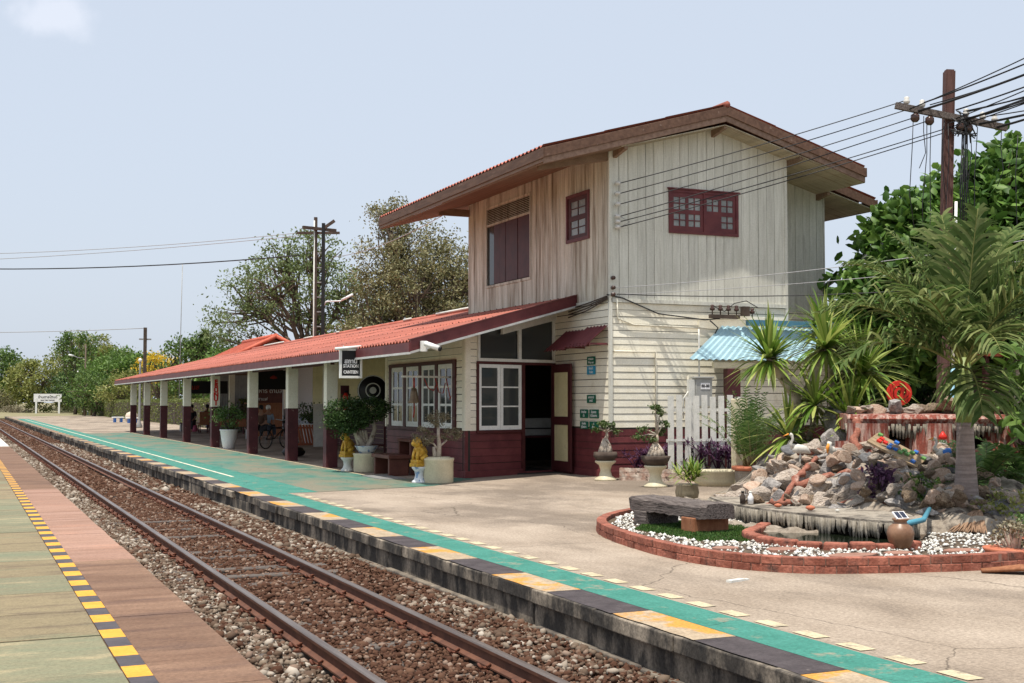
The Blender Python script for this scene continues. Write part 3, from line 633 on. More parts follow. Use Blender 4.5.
# repaired panel of wider boards
for k in range(3): fbox(mb,Pg,14.18-XF,15.6-XF,.03,.045+.004*k,2.98+k*.19,3.16+k*.19)
bb(mb,'lower_cream_siding',m_cream)
mb=MB(); lap(mb,(XF,YJ),qf,.40,ZW,[]); lap(mb,pg,qg,.40,ZW); lap(mb,(XR,YG),(XR,YS),.4,ZW); lap(mb,(XR+.03,YS),(XS,YS),.4,ZW)
bb(mb,'lower_maroon_siding',m_maroon)
mb=MB(); L_,P_=frame2((XF,YJ),qf); fbox(mb,P_,0,L_,.0,.045,.1,.405); fbox(mb,Pg,-.04,Lg,.0,.045,.1,.405); bb(mb,'plinth',m_maroon,bevel=.008)
mb=MB(); mb.box(XF-.045,XF+.02,YG-.045,YG+.02,ZW+.01,zs(XF)+.01); mb.box(XR-.03,XR+.04,YG-.04,YG+.02,.4,zs(XR)); bb(mb,'corner_board',m_vboard)
mb=MB(); fbox(mb,Pg,0,Lg,.018,.045,ZM-.05,ZM+.03); fbox(mb,Pf,YB-YJ+.02,Lf,.018,.045,ZM-.05,ZM+.03); bb(mb,'floor_band',m_vboard)
# service pipe on gable wall and conduit
mb=MB(); mb.tube([(12.16,YG-.05,2.83),(13.12,YG-.05,2.83),(13.12,YG-.05,.45)],.017,n=6); mb.tube([(13.9,YG-.05,2.0),(13.9,YG-.05,2.35)],.012,n=6)
bb(mb,'cream_conduit',m_cream)
# --- window builders ---
def grid_sash(P,s0,s1,z0,z1,cols,rows,o,fm,frame=.05,mun=.022,th=.035,parent=B,gl=True,name='window_sash'):
    mb=MB()
    fbox(mb,P,s0,s0+frame,o-th,o,z0,z1); fbox(mb,P,s1-frame,s1,o-th,o,z0,z1)
    fbox(mb,P,s0+frame,s1-frame,o-th,o,z0,z0+frame*1.2); fbox(mb,P,s0+frame,s1-frame,o-th,o,z1-frame,z1)
    iw=(s1-s0-2*frame); ih=z1-z0-2.2*frame
    for c in range(1,cols): x=s0+frame+iw*c/cols; fbox(mb,P,x-mun/2,x+mun/2,o-th+.005,o-.004,z0+frame,z1-frame)
    for r_ in range(1,rows):
        z=z0+frame*1.2+ih*r_/rows
        for c in range(cols):
            xa=s0+frame+iw*c/cols+(mun/2 if c else 0); xb=s0+frame+iw*(c+1)/cols-(mun/2 if c<cols-1 else 0)
            fbox(mb,P,xa,xb,o-th+.007,o-.007,z-mun/2,z+mun/2)
    w_=bb(mb,name,fm) 
    if gl:
        mb=MB(); fbox(mb,P,s0+frame*.7,s1-frame*.7,o-th+.010,o-th+.016,z0+frame*.7,z1-frame*.7)
        g_=mb.build('pane',glass); g_.parent=w_
    return w_
def hide_dark(P,s0,s1,z0,z1):
    mb=MB(); fbox(mb,P,s0,s1,-.30,-.28,z0,z1); return mb
# big shuttered window
s0,s1,z0,z1=big
mb=MB()
for a,b in ((s0-.06,s0),(s1,s1+.06)): fbox(mb,Pf,a,b,.0,.04,z0-.06,z1+.06)
fbox(mb,Pf,s0,s1,.0,.04,z0-.06,z0); fbox(mb,Pf,s0,s1,.0,.04,z1,z1+.06); fbox(mb,Pf,s0,s1,-.05,.035,6.18,6.24)
wf=bb(mb,'shuttered_window',m_vbrown,bevel=.004)
mb=MB(); n=6
for i in range(n):
    a=s0+.42+(s1-s0-.42)*i/n; b=s0+.42+(s1-s0-.42)*(i+1)/n-.012; fbox(mb,Pf,a,b,-.02,.012+random.uniform(0,.01),z0+.02,6.175)
sub(mb,'shutter_board',m_maroond,wf)
mb=MB(); fbox(mb,Pf,s0+.01,s0+.41,-.02,-.005,z0+.02,6.17); sub(mb,'side_pane',glass,wf)
mb=MB()
for c in range(2):
    a=s0+.02+(s1-s0)*c/2; b=a+(s1-s0)/2-.05
    z=6.26
    while z<z1-.02:
        mb.hexa([Pf(a,-.03,z),Pf(b,-.03,z),Pf(b,.03,z+.02),Pf(a,.03,z+.02)],[Pf(a,-.03,z+.012),Pf(b,-.03,z+.012),Pf(b,.03,z+.034),Pf(a,.03,z+.034)]); z+=.042
sub(mb,'louvre',m_vbrown,wf)
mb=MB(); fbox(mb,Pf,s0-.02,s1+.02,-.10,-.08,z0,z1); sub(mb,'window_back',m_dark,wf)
# small 2x4 window : two groups of 2x2
def group_sash(P,s0,s1,z0,z1,groups,o,fm,label=None):
    """maroon leaf whose panes sit in small 2x2 groups. groups: list of (s,z,w,h)"""
    mb=MB(); hs=[]
    for (gs,gz_,gw,gh) in groups:
        for i in range(2):
            for j in range(2): hs.append((gs+i*gw/2+.01,gs+(i+1)*gw/2-.01,gz_+j*gh/2+.01,gz_+(j+1)*gh/2-.01))
    for a,b,c,d in cells(s1,z0,z1,hs,s0): fbox(mb,P,a,b,o-.03,o,c,d,r=.5)
    w_=bb(mb,'window_leaf',fm)
    if label: w_['label']=label
    mb=MB()
    for h in hs: fbox(mb,P,h[0]+.001,h[1]-.001,o-.022,o-.015,h[2]+.001,h[3]-.001)
    g_=mb.build('pane',m_pane); g_.parent=w_
    return w_
m_pane=mat('dusty_pane',(.16,.17,.17),(.30,.31,.30),scale=3,rough=.25,spec=.5)
s0,s1,z0,z1=small
group_sash(Pf,s0+.05,s1-.05,z0+.05,z1-.05,[(s0+.17,z0+.12,.7,.33),(s0+.17,z0+.54,.7,.33)],.02,m_maroond)
mb=MB()
for a,b,c,d in cells(s1+.02,z0-.02,z1+.02,[(s0+.05,s1-.05,z0+.05,z1-.05)],s0-.02): fbox(mb,Pf,a,b,.0,.045,c,d,r=.4)
bb(mb,'window_frame',m_maroon)
# gable double window, one pane missing
s0,s1,z0,z1=gwin; mid=(s0+s1)/2
mb=MB()
for a,b,c,d in cells(s1+.03,z0-.03,z1+.03,[(s0+.03,mid-.015,z0+.03,z1-.03),(mid+.015,s1-.03,z0+.03,z1-.03)],s0-.03): fbox(mb,Pg,a,b,.0,.05,c,d,r=.5)
fbox(mb,Pg,s0-.06,s1+.06,.0,.08,z1+.03,z1+.055)
bb(mb,'window_frame',m_maroon)
for k,(a,b) in enumerate(((s0+.03,mid-.015),(mid+.015,s1-.03))):
    lw=(b-a-.16)/2
    G=[(a+.05,z0+.12,lw,.28),(a+.10+lw,z0+.12,lw,.28),(a+.05,z0+.47,lw,.28),(a+.10+lw,z0+.47,lw,.28)]
    if k==1: G.pop(0)
    group_sash(Pg,a,b,z0+.03,z1-.03,G,.03,m_maroon,'maroon window leaf with a blind lower panel' if k else None)
# --- main roof
def corr(name,fx,y0,y1,m,parent=B,per=.19,amp=.024,rows=3,step=.012,clip=None,seed=1,lab=None):
    """fx(u)->(x,z), u 0 eave..1 ridge; waves run down the slope"""
    rg=np.random.default_rng(seed); ns=int((y1-y0)/per)*6+1; ys=np.linspace(y0,y1,ns)
    wv=amp*np.cos((ys-y0)/per*2*np.pi)
    V=[];F=[];Rr=[];base=0
    sw=np.repeat(rg.random(int(ns/24)+2),24)[:ns]
    for r_ in range(rows):
        us=[r_/rows-(.012 if r_ else 0),(r_+.5)/rows,(r_+1)/rows]
        rr=np.clip(sw*.6+rg.random()*.4,0,1)
        for j,u in enumerate(us):
            x,z=fx(u); dz=step*(rows-r_)*0+ (step if j==0 else (step*.5 if j==1 else 0))
            X=np.full(ns,x); Y=ys.copy()
            if clip is not None: Y=np.maximum(Y,clip(x))
            V.append(np.stack([X,Y,z+dz+wv],1)); Rr.append(rr)
        for j in range(2):
            a=base+j*ns+np.arange(ns-1); F.append(np.stack([a,a+1,a+1+ns,a+ns],1))
        base+=3*ns
    V=np.concatenate(V);F=np.concatenate(F)
    V2=V.copy(); V2[:,2]-=.012; F2=F[:,::-1]+len(V)
    o=npmesh(name,np.concatenate([V,V2]),np.concatenate([F,F2]),np.concatenate(Rr+Rr),m)
    o.parent=parent
    if parent is B: o.matrix_parent_inverse=Matrix.Translation((-12.1,-22.42,-.2))
    if lab: o['label']=lab
    return o
XE=10.34; XE2=18.17; YR0=21.86; YR1=32.25; YX=23.15; XE3=19.55
up=corr('upper_roof',lambda u:(XE+(14.57-XE)*u-.02,zr(XE+(14.57-XE)*u)),YR0,YR1,m_roof,rows=3,seed=3,lab='high red corrugated roof over the upper floor')
def rs(mb_or,name,m,bevel=0): 
    o=mb_or.build(name,m,None,bevel); o.parent=up; return o
o=corr('rear_slope',lambda u:(XE2+(14.57-XE2)*u,zr(XE2+(14.57-XE2)*u)-.002),YR0,YR1,m_roof,parent=up,rows=3,seed=4)
o=corr('rear_slope_extension',lambda u:(XE3+(XE2-.1-XE3)*u,zr(XE3+(XE2-.1-XE3)*u)-.03),YX,YR1,m_roof,parent=up,rows=1,seed=5)
mb=MB(); mb.tube([(14.57,YR0-.03,8.01),(14.57,YR1,8.01)],.075,n=8); rs(mb,'ridge_cap',m_roof)
# rake fascia (two boards), eave fascia
def sl_board(mb,x0,x1,y0,y1,zf,a,b,n=1,mi=0,r=None):
    for i in range(n):
        u=x0+(x1-x0)*i/n; v=x0+(x1-x0)*(i+1)/n
        lo_,hi_=(u,v) if u<v else (v,u)
        mb.hexa([(lo_,y0,zf(lo_)+a),(hi_,y0,zf(hi_)+a),(hi_,y1,zf(hi_)+a),(lo_,y1,zf(lo_)+a)],[(lo_,y0,zf(lo_)+b),(hi_,y0,zf(hi_)+b),(hi_,y1,zf(hi_)+b),(lo_,y1,zf(lo_)+b)],mi,r)
mb=MB()
for x0,x1 in ((XE,14.57),(14.57,XE2)): sl_board(mb,x0,x1,YR0-.03,YR0,zr,-.22,-.026)
sl_board(mb,XE2-.8,XE3,YX-.03,YX,zr,-.27,-.07)
mb.box(XE-.03,XE-.001,YR0-.03,YR1,zr(XE)-.235,zr(XE)-.03)
mb.box(XE2+.001,XE2+.03,YR0-.03,YX-.03,zr(XE2)-.22,zr(XE2)-.02)
mb.box(XE3,XE3+.03,YX-.03,YR1,zr(XE3)-.25,zr(XE3)-.05)
rs(mb,'fascia',m_fascia,bevel=.006)
mb=MB()
for x0,x1 in ((XE,14.57),(14.57,XE2)): sl_board(mb,x0,x1,YR0,YR0+.03,zr,-.345,-.20)
mb.box(XE-.001,XE+.03,YR0+.03,YR1,zr(XE)-.30,zr(XE)-.10)
rs(mb,'lower_fascia',m_fascial,bevel=.006)
# soffit boards
mb=MB(); mc=MB(); k=0
x=XE+.03
while x<XF-.02:
    b=min(x+.13,XF-.02); mb.hexa([(x,YR0+.03,zs(x)-.02),(b-.008,YR0+.03,zs(b)-.02),(b-.008,YR1,zs(b)-.02),(x,YR1,zs(x)-.02)],[(x,YR0+.03,zs(x)),(b-.008,YR0+.03,zs(b)),(b-.008,YR1,zs(b)),(x,YR1,zs(x))]); x=b
x=XF-.02
while x<XE3-.02:
    b=min(x+.13,XE3); y1=YG+.06 if x<XR else YR1; y0=YR0+.03 if x<XE2 else YX
    if x<XR:
        mc.hexa([(x,y0,zs(x)-.02),(b-.008,y0,zs(b)-.02),(b-.008,y1,zs(b)-.02),(x,y1,zs(x)-.02)],[(x,y0,zs(x)),(b-.008,y0,zs(b)),(b-.008,y1,zs(b)),(x,y1,zs(x))])
        mb.hexa([(x,YB,zs(x)-.02),(b-.008,YB,zs(b)-.02),(b-.008,YR1,zs(b)-.02),(x,YR1,zs(x)-.02)],[(x,YB,zs(x)),(b-.008,YB,zs(b)),(b-.008,YR1,zs(b)),(x,YR1,zs(x))])
    else:
        mc.hexa([(x,y0,zs(x)-.02),(b-.008,y0,zs(b)-.02),(b-.008,y1,zs(b)-.02),(x,y1,zs(x)-.02)],[(x,y0,zs(x)),(b-.008,y0,zs(b)),(b-.008,y1,zs(b)),(x,y1,zs(x))])
    x=b
rs(mb,'front_soffit',m_soffit); rs(mc,'gable_soffit',m_soffitc)
mb=MB(); mb.box(XE+.2,XE3-.2,YR0+.2,YR1-.05,6.2,6.25) if False else None
mb=MB()
for x,y0,y1 in ((12.2,YR0+.05,YG),(14.57,YR0+.05,YG),(16.5,YR0+.05,YG+.3),(18.2,YX+.02,YS+.1)):
    z=zs(x)-.02; mb.hexa([(x-.04,y0,z-.06),(x+.04,y0,z-.06),(x+.04,y1,z-.16),(x-.04,y1,z-.16)],[(x-.04,y0,z),(x+.04,y0,z),(x+.04,y1,z),(x-.04,y1,z)])
for y in (YB-.05,): mb.box(XE+.9,XF-.02,y-.04,y+.04,zs(11.6)-.20,zs(11.6)-.02)
mb.hexa([(XE+.15,YG+.0,zs(XE+.15)-.10),(XF,YG+.0,zs(XF)-.20),(XF,YG+.08,zs(XF)-.20),(XE+.15,YG+.08,zs(XE+.15)-.10)],[(XE+.15,YG,zs(XE+.15)-.02),(XF,YG,zs(XF)-.02),(XF,YG+.08,zs(XF)-.02),(XE+.15,YG+.08,zs(XE+.15)-.02)])
rs(mb,'roof_bracket',m_soffit)
# --- lower canopy roof
YA=22.3; XEV=7.75; ZEV=2.94; ZX=4.06; sl_=(ZX-ZEV)/(12.1-XEV)
zc=lambda X:ZEV+sl_*(X-XEV) if X<13.5 else ZEV+sl_*(13.5-XEV)-sl_*(X-13.5)
clip=lambda X:YA+(X-XEV)*(23.93-YA)/(12.1-XEV)
lr=corr('canopy_roof',lambda u:(XEV+(12.08-XEV)*u,zc(XEV+(12.08-XEV)*u)),YA,71,m_roof,rows=4,clip=clip,seed=6,step=.014,lab='long low red corrugated canopy roof')
def ls(mb_or,name,m,bevel=0):
    o=mb_or.build(name,m,None,bevel); o.parent=lr; return o
corr('upper_strip',lambda u:(12.07+(13.5-12.07)*u,zc(12.07+(13.5-12.07)*u)+.004),YB+.03,71,m_roof,parent=lr,rows=1,seed=7)
corr('back_slope',lambda u:(17.4+(13.5-17.4)*u,zc(17.4+(13.5-17.4)*u)),YB+.03,71,m_roof,parent=lr,rows=3,seed=8)
mb=MB(); mb.tube([(13.5,YB,zc(13.5)+.02),(13.5,71.05,zc(13.5)+.02)],.08,n=8); ls(mb,'ridge_cap',m_roof)
mb=MB()
for a,b in ((33.5,36.2),(38.5,39.3),(44,44.6),(56,60),(47,47.4),(51,52.4)): mb.tube([(13.42,a,zc(13.5)+.085),(13.44,b,zc(13.5)+.085)],.035,n=6)
ls(mb,'white_ridge_mortar',m_offwhite)
mb=MB(); random.seed(8)
for u in (.02,.25,.5,.75,.97):
    x=XEV+(12.08-XEV)*u; y=clip(x)+.3
    while y<70.8:
        if random.random()<.85: mb.box(x-.009,x+.009,y-.009,y+.009,zc(x)+.02,zc(x)+.044)
        y+=.38
ls(mb,'roof_bolts',m_black)
mb=MB(); mb.add([(9.9,YA+2.3,zc(9.9)+.043),(12.05,24.6,zc(12.05)+.043),(12.05,27.8,zc(12.05)+.043),(11.0,30.2,zc(11)+.043),(10.6,28.5,zc(10.6)+.043)],[(0,1,2,3,4)]) if False else None
# dark rake flashing and fascias
def rake(mb,o0,o1,a,b,x0=XEV,x1=12.08,n=6):
    for i in range(n):
        u=x0+(x1-x0)*i/n; v=x0+(x1-x0)*(i+1)/n
        mb.hexa([(u,clip(u)-o1,zc(u)+a),(v,clip(v)-o1,zc(v)+a),(v,clip(v)-o0,zc(v)+a),(u,clip(u)-o0,zc(u)+a)],[(u,clip(u)-o1,zc(u)+b),(v,clip(v)-o1,zc(v)+b),(v,clip(v)-o0,zc(v)+b),(u,clip(u)-o0,zc(u)+b)])
mb=MB(); rake(mb,-.10,.05,.028,.045); ls(mb,'rake_flashing',m_roofdark)
mb=MB(); rake(mb,.0,.035,-.19,.022,x0=XEV-.0); mb.box(XEV-.03,XEV-.001,YA-.03,71.02,ZEV-.20,ZEV-.02)
for x0,x1 in ((XEV,13.5),(13.5,17.4)): sl_board(mb,x0,x1,71.0,71.03,zc,-.2,.0)
ls(mb,'fascia',m_maroon)
mb=MB(); mb.box(XEV-.045,XEV-.002,YA-.03,71.02,ZEV-.245,ZEV-.203); rake(mb,.0,.045,-.235,-.192); ls(mb,'gutter_strip',m_gutter)
# rafters / ceiling
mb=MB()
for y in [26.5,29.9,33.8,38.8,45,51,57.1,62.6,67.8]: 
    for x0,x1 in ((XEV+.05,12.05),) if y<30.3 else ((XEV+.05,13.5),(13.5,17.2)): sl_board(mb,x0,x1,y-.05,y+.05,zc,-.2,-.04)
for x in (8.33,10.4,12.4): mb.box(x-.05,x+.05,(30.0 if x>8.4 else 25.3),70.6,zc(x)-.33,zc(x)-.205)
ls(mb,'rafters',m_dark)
mb=MB(); mb.box(8.28,8.38,29.7,70.6,2.705,2.80); ls(mb,'eave_beam',m_maroond)
# posts
py=[29.85,33.75,38.75,44.95,51.0,57.15,62.6,67.7]
for i,y in enumerate(py):
    mb=MB(); mb.box(8.19,8.47,y-.14,y+.14,1.62,2.80); p_=bb(mb,'post',m_cream,bevel=.008)
    mb=MB(); mb.box(8.185,8.475,y-.145,y+.145,.17,1.62); o=mb.build('post_base',m_postmar,None,.008); o.parent=p_
    if i==3: pst=p_
pst['label']='canopy post carrying red vertical letters'
for ch,k in zip("EBUNU1",range(6)):
    o=text(ch,.20,m_red,pst,(8.33,py[3]-.146,2.50-k*.152),(R(90),0,0),sx=1.1,ext=.004,bold=.012); o.matrix_parent_inverse=Matrix.Identity(4)
for y in [45.0,51.,57.1,62.6,67.7]:
    mb=MB(); mb.box(12.28,12.54,y-.13,y+.13,1.5,3.5); p_=bb(mb,'inner_post',m_cream); mb=MB(); mb.box(12.275,12.545,y-.135,y+.135,.2,1.5); o=mb.build('post_base',m_postmar); o.parent=p_
# rear wall of waiting area near the office
mb=MB(); backing(mb,(12.55,47.5),(12.55,YB+.1),.18,3.75,[(2.2,3.4,.2,2.5)],th=.1); lap(mb,(12.55,47.5),(12.55,YB+.1),1.5,3.75,[(2.2,3.4,.2,2.5)]); bb(mb,'waiting_room_wall',m_ocream)
mb=MB(); lap(mb,(12.55,47.5),(12.55,YB+.1),.2,1.5,[(2.2,3.4,.2,2.5)]); bb(mb,'waiting_room_wainscot',m_maroond)
# --- office
A=(9.64,24.2); J=(12.1,25.02); D=(9.64,29.38)
La,Pa=frame2(A,J)
Ld,Pd=frame2(D,A)
topa=lambda s:zc(A[0]+(J[0]-A[0])*s/La)-.24
# end wall openings (s from A): window .30-1.62, door 1.66-2.56
WN=(.33,1.56,1.20,2.60); DR=(1.64,2.56,.15,2.60); TR=(.36,2.52,2.70,9)
mb=MB(); backing(mb,A,J,.16,3.9,[WN,DR,(.33,2.56,2.6,9)],top=topa,th=.1); backing(mb,D,A,.16,3.25,[(.24,4.66,1.25,2.62)],th=.1)
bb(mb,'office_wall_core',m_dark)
random.seed(31)
mb=MB(); lap(mb,A,J,1.20,3.2,[(.33,9,1,9)],top=topa); lap(mb,D,A,1.25,3.2,[(.24,4.66,1.2,2.62)]); 
bb(mb,'office_cream_siding',m_cream)
mb=MB(); lap(mb,A,J,.36,1.195,[(1.60,9,0,9)],ex=.155); lap(mb,D,A,.36,1.195,ex=.155); fbox(mb,Pa,-.03,.04,.0,.032,.36,1.195); fbox(mb,Pd,Ld-.05,Ld+.03,.0,.03,.36,1.195); bb(mb,'office_maroon_siding',m_maroon)
mb=MB(); fbox(mb,Pa,-.05,1.62,.0,.05,.1,.36); fbox(mb,Pd,0,Ld+.0,.0,.05,.1,.36); fbox(mb,Pa,1.62,2.5,-.05,.12,.1,.30); bb(mb,'office_plinth',m_maroon,bevel=.01)
mb=MB(); fbox(mb,Pa,-.03,.10,.0,.04,1.2,3.16); fbox(mb,Pd,Ld-.12,Ld+.035,.0,.035,1.2,3.16); mb.box(9.60,9.68,29.36,29.46,1.2,3.1); bb(mb,'office_corner_board',m_cream)
mb=MB()
fbox(mb,Pa,.28,2.60,.0,.05,2.60,2.655); fbox(mb,Pa,.28,.33,.0,.05,1.15,2.60); fbox(mb,Pa,1.56,1.645,.0,.05,.3,2.60); fbox(mb,Pa,2.53,2.60,.0,.05,.2,2.60); fbox(mb,Pa,.33,1.56,.0,.055,1.145,1.2)
bb(mb,'office_frame',m_maroond)
mb=MB(); fbox(mb,Pa,.30,2.56,.0,.06,2.657,2.72)
for s,wd in ((.30,.06),(1.46,.08),(2.50,.06)):
    fbox(mb,Pa,s,s+wd,.0,.05,2.72,topa(s)-.02)
L0=[Pa(.95,-.07,topa(.95)-.20),Pa(2.60,-.07,topa(2.60)-.22)]
mb.hexa([Pa(.95,-.10,topa(.95)-.18),Pa(2.58,-.10,topa(2.58)-.20),Pa(2.58,-.03,topa(2.58)-.20),Pa(.95,-.03,topa(.95)-.18)],[Pa(.95,-.10,topa(.95)+.0),Pa(2.58,-.10,topa(2.58)-.0),Pa(2.58,-.03,topa(2.58)),Pa(.95,-.03,topa(.95))])
bb(mb,'transom_frame',m_offwhite)
mb=MB()
for a,b in ((.36,1.46),(1.54,2.50)):
    mb.hexa([Pa(a,.02,2.72),Pa(b,.02,2.72),Pa(b,.03,2.72),Pa(a,.03,2.72)],[Pa(a,.02,topa(a)),Pa(b,.02,topa(b)),Pa(b,.03,topa(b)),Pa(a,.03,topa(a))])
bb(mb,'transom_pane',glass)
grid_sash(Pa,.335,.94,1.205,2.595,1,3,.03,m_white,frame=.075,mun=.03,name='casement')
grid_sash(Pa,.95,1.555,1.205,2.595,1,3,.03,m_white,frame=.075,mun=.03,name='casement')
# front casements: four, each two panes wide
sA,sB=.30,4.60; n=4; pitch=(sB-sA)/n
mb=MB()
for i in range(n+1): fbox(mb,Pd,sA+pitch*i-.08,sA+pitch*i+.08,.0,.05,1.22,2.62)
fbox(mb,Pd,sA-.08,sB+.08,.0,.055,2.62,2.70); fbox(mb,Pd,sA-.08,sB+.08,.0,.055,1.16,1.22)
bb(mb,'office_front_frame',m_maroond)
for i in range(n): grid_sash(Pd,sA+pitch*i+.09,sA+pitch*(i+1)-.09,1.225,2.615,2,3,.03,m_white,frame=.10,mun=.05,name='casement')
# open door leaf, swung back in front of the main wall
dl=thing('tmp','x','x'); bpy.data.objects.remove(dl)
h0=Vector((12.02,24.95)); e0=Vector((11.98,23.93))
Ll,Pl=frame2((h0.x,h0.y),(e0.x,e0.y))
mb=MB()
for a,b,c,d in cells(Ll,.30,2.62,[(.14,Ll-.14,.52,1.30),(.14,Ll-.14,1.48,2.44)]): fbox(mb,Pl,a,b,.0,.045,c,d,r=.5)
dr=bb(mb,'door_leaf',m_maroond,bevel=.004)
mb=MB(); fbox(mb,Pl,.141,Ll-.141,.01,.03,.521,1.299); fbox(mb,Pl,.141,Ll-.141,.01,.03,1.481,2.439); o=mb.build('door_panel',m_ocream); o.parent=dr
# inner boundary: dark office room
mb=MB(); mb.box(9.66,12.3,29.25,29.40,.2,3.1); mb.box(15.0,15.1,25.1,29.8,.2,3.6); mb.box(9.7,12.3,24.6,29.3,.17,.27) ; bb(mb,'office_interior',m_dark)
# awnings over the enamel signs
def awning(y0,y1,ztop,lab):
    mb=MB(); n=int((y1-y0)/.03); V=[]
    for i in range(n+1):
        y=y0+(y1-y0)*i/n; wv=.022*math.cos((y-y0)/.15*6.283)
        V.append((y,wv))
    vs=[];fs=[]
    for y,wv in V: vs+=[(12.06,y,ztop+wv),(11.56,y-.0,ztop-.42+wv),(11.56,y,ztop-.43+wv),(12.06,y,ztop-.012+wv)]
    for i in range(n):
        for k in range(4): fs.append((i*4+k,i*4+(k+1)%4,(i+1)*4+(k+1)%4,(i+1)*4+k))
    mb.add(vs,fs+[(0,3,2,1),(n*4,n*4+1,n*4+2,n*4+3)]); 
    mb.box(11.66,12.06,y0+.03,y0+.07,ztop-.40,ztop-.36); mb.box(11.66,12.06,y1-.07,y1-.03,ztop-.40,ztop-.36); mb.box(11.62,11.66,y0,y1,ztop-.41,ztop-.36)
    return bb(mb,'awning',m_maroon,label=lab)
awning(23.45,24.45,3.32,'corrugated maroon awning piece beside the open door'); awning(22.45,23.38,3.36,'corrugated maroon awning piece nearest the corner')
# tile gable roof behind the canopy
T2=thing('rear_tiled_building','small building with an orange clay tile gable roof showing above the canopy ridge','building',(18,60,.2))
rx0,rx1,yr,zt=16.6,21.5,62.,5.9
mb=MB(); zz=lambda x:6.35-.0
def gable(mb,xm,ym,hw,L,zt,drop,n=12):
    # ridge along Y from ym to ym+L at xm, slopes both sides
    for sgn in (-1,1):
        for i in range(n):
            u0=i/n;u1=(i+1)/n
            x0=xm+sgn*hw*u0;x1=xm+sgn*hw*u1;z0=zt-drop*u0+.0;z1=zt-drop*u1
            k=0; y=ym
            mb.add([(x0,ym,z0+.0),(x1,ym,z1+.03),(x1,ym+L,z1+.03),(x0,ym+L,z0)],[(0,1,2,3)],0)
            mb.add([(x1,ym,z1+.03),(x1,ym,z1-.01),(x1,ym+L,z1-.01),(x1,ym+L,z1+.03)],[(0,1,2,3)],0)
gable(mb,14.7,63.,2.1,8,5.12,1.0); mb.tube([(14.7,62.9,5.15),(14.7,71,5.15)],.12,n=8)
for sgn in (-1,1): mb.tube([(14.7,62.95,5.13),(14.7+sgn*2.15,62.95,4.1)],.10,n=8)
o=mb.build('tile_roof',m_tile); o.parent=T2; o.matrix_parent_inverse=Matrix.Translation((-18,-60,-.2))
mb=MB(); mb.box(13.3,17.0,66.6,72.6,.2,3.9); mb.add([(12.9,63.4,4.1),(16.5,63.4,4.1),(14.7,63.4,5.0)],[(0,1,2)])
o=mb.build('wall',m_fascial); o.parent=T2; o.matrix_parent_inverse=Matrix.Translation((-18,-60,-.2))
# ================================================================== PROPS ON THE PLATFORM
def world_child(o,root):
    """o was built in world coordinates; hang it under root (translation only)"""
    o.parent=root; o.matrix_parent_inverse=Matrix.Translation(-root.location); return o
def LD(l,d): c,s_=math.cos(R(23.84)),math.sin(R(23.84)); return (l*c+d*s_,-l*s_+d*c)
def spiky(mb,c,n,L,W,rg,up=.5,droop=.6,mi=0,seg=4,spread=1.,sd_=.45):
    """rosette of sword leaves"""
    for i in range(n):
        a=rg.uniform(0,6.283); el=rg.uniform(-.15,1.25)*spread if up>0 else 0
        el=max(-.3,min(1.5,rg.normal(up,sd_)))
        l=L*rg.uniform(.7,1.1); d=Vector((math.cos(a)*math.cos(el),math.sin(a)*math.cos(el),math.sin(el)))
        sd=Vector((-math.sin(a),math.cos(a),0)); p=Vector(c); vs=[];fs=[]; w0=W*rg.uniform(.8,1.15)
        dr=droop*rg.uniform(.5,1.4)
        for k in range(seg+1):
            t=k/seg; w_=w0*(.55+.9*t if t<.35 else .87*(1-((t-.35)/.65)**1.8))+.001
            vs+=[p-sd*w_*.5,p+sd*w_*.5]; p=p+d*(l/seg); d=(d+Vector((0,0,-dr/seg))).normalized()
        for k in range(seg): fs.append((2*k,2*k+1,2*k+3,2*k+2))
        mb.add(vs,fs,mi,float(rg.random()))
# ---- hanging station sign with tube lamp
sg=thing('hanging_sign','small black sign in a white frame hanging from the canopy edge below a tube lamp','sign',(7.62,25.75,2.62))
mb=MB(); 
for a,b,c,d in ((-.25,.25,.27,.32),(-.25,.25,-.32,-.27),(-.25,-.20,-.27,.27),(.20,.25,-.27,.27)): mb.box(a,b,-.03,.03,c,d)
mb.build('sign_frame',m_white,sg,bevel=.004)
mb=MB(); mb.box(-.20,.20,-.018,.018,-.27,.27); mb.build('sign_face',m_black,sg)
text("สถานี",.13,m_signwhite,sg,(0,-.020,.04),(R(90),0,0),bold=.004)
text("STATION",.095,m_signwhite,sg,(0,-.020,-.06),(R(90),0,0),bold=.003,sx=.85)
text("CANTEEN",.09,m_signwhite,sg,(0,-.020,-.19),(R(90),0,0),bold=.003,sx=.8)
mb=MB(); mb.tube([(-.36,-.06,.30),(.22,-.06,.36)],.03,n=8); mb.build('tube_lamp',m_white,sg)
mb=MB(); mb.tube([(.1,0,.3),(.12,.05,.38)],.012,n=6); mb.tube([(-.15,0,.3),(-.15,.05,.38)],.012,n=6); mb.build('hanger',m_steelgrey,sg)
# ---- security camera on the rake corner
cc=thing('security_camera','white security camera bracketed on the canopy corner','security camera',(8.05,22.28,2.83))
mb=MB(); mb.box(-.09,.03,-.04,.04,-.08,.12); mb.build('mount_box',m_white,cc,bevel=.006)
mb=MB(); mb.tube([(-.03,-.08,.07),(.17,-.30,-.03)],.05,n=10); mb.build('camera_body',m_white,cc)
mb=MB(); mb.tube([(.17,-.30,-.03),(.195,-.327,-.042)],.045,n=10); mb.build('lens',m_black,cc)
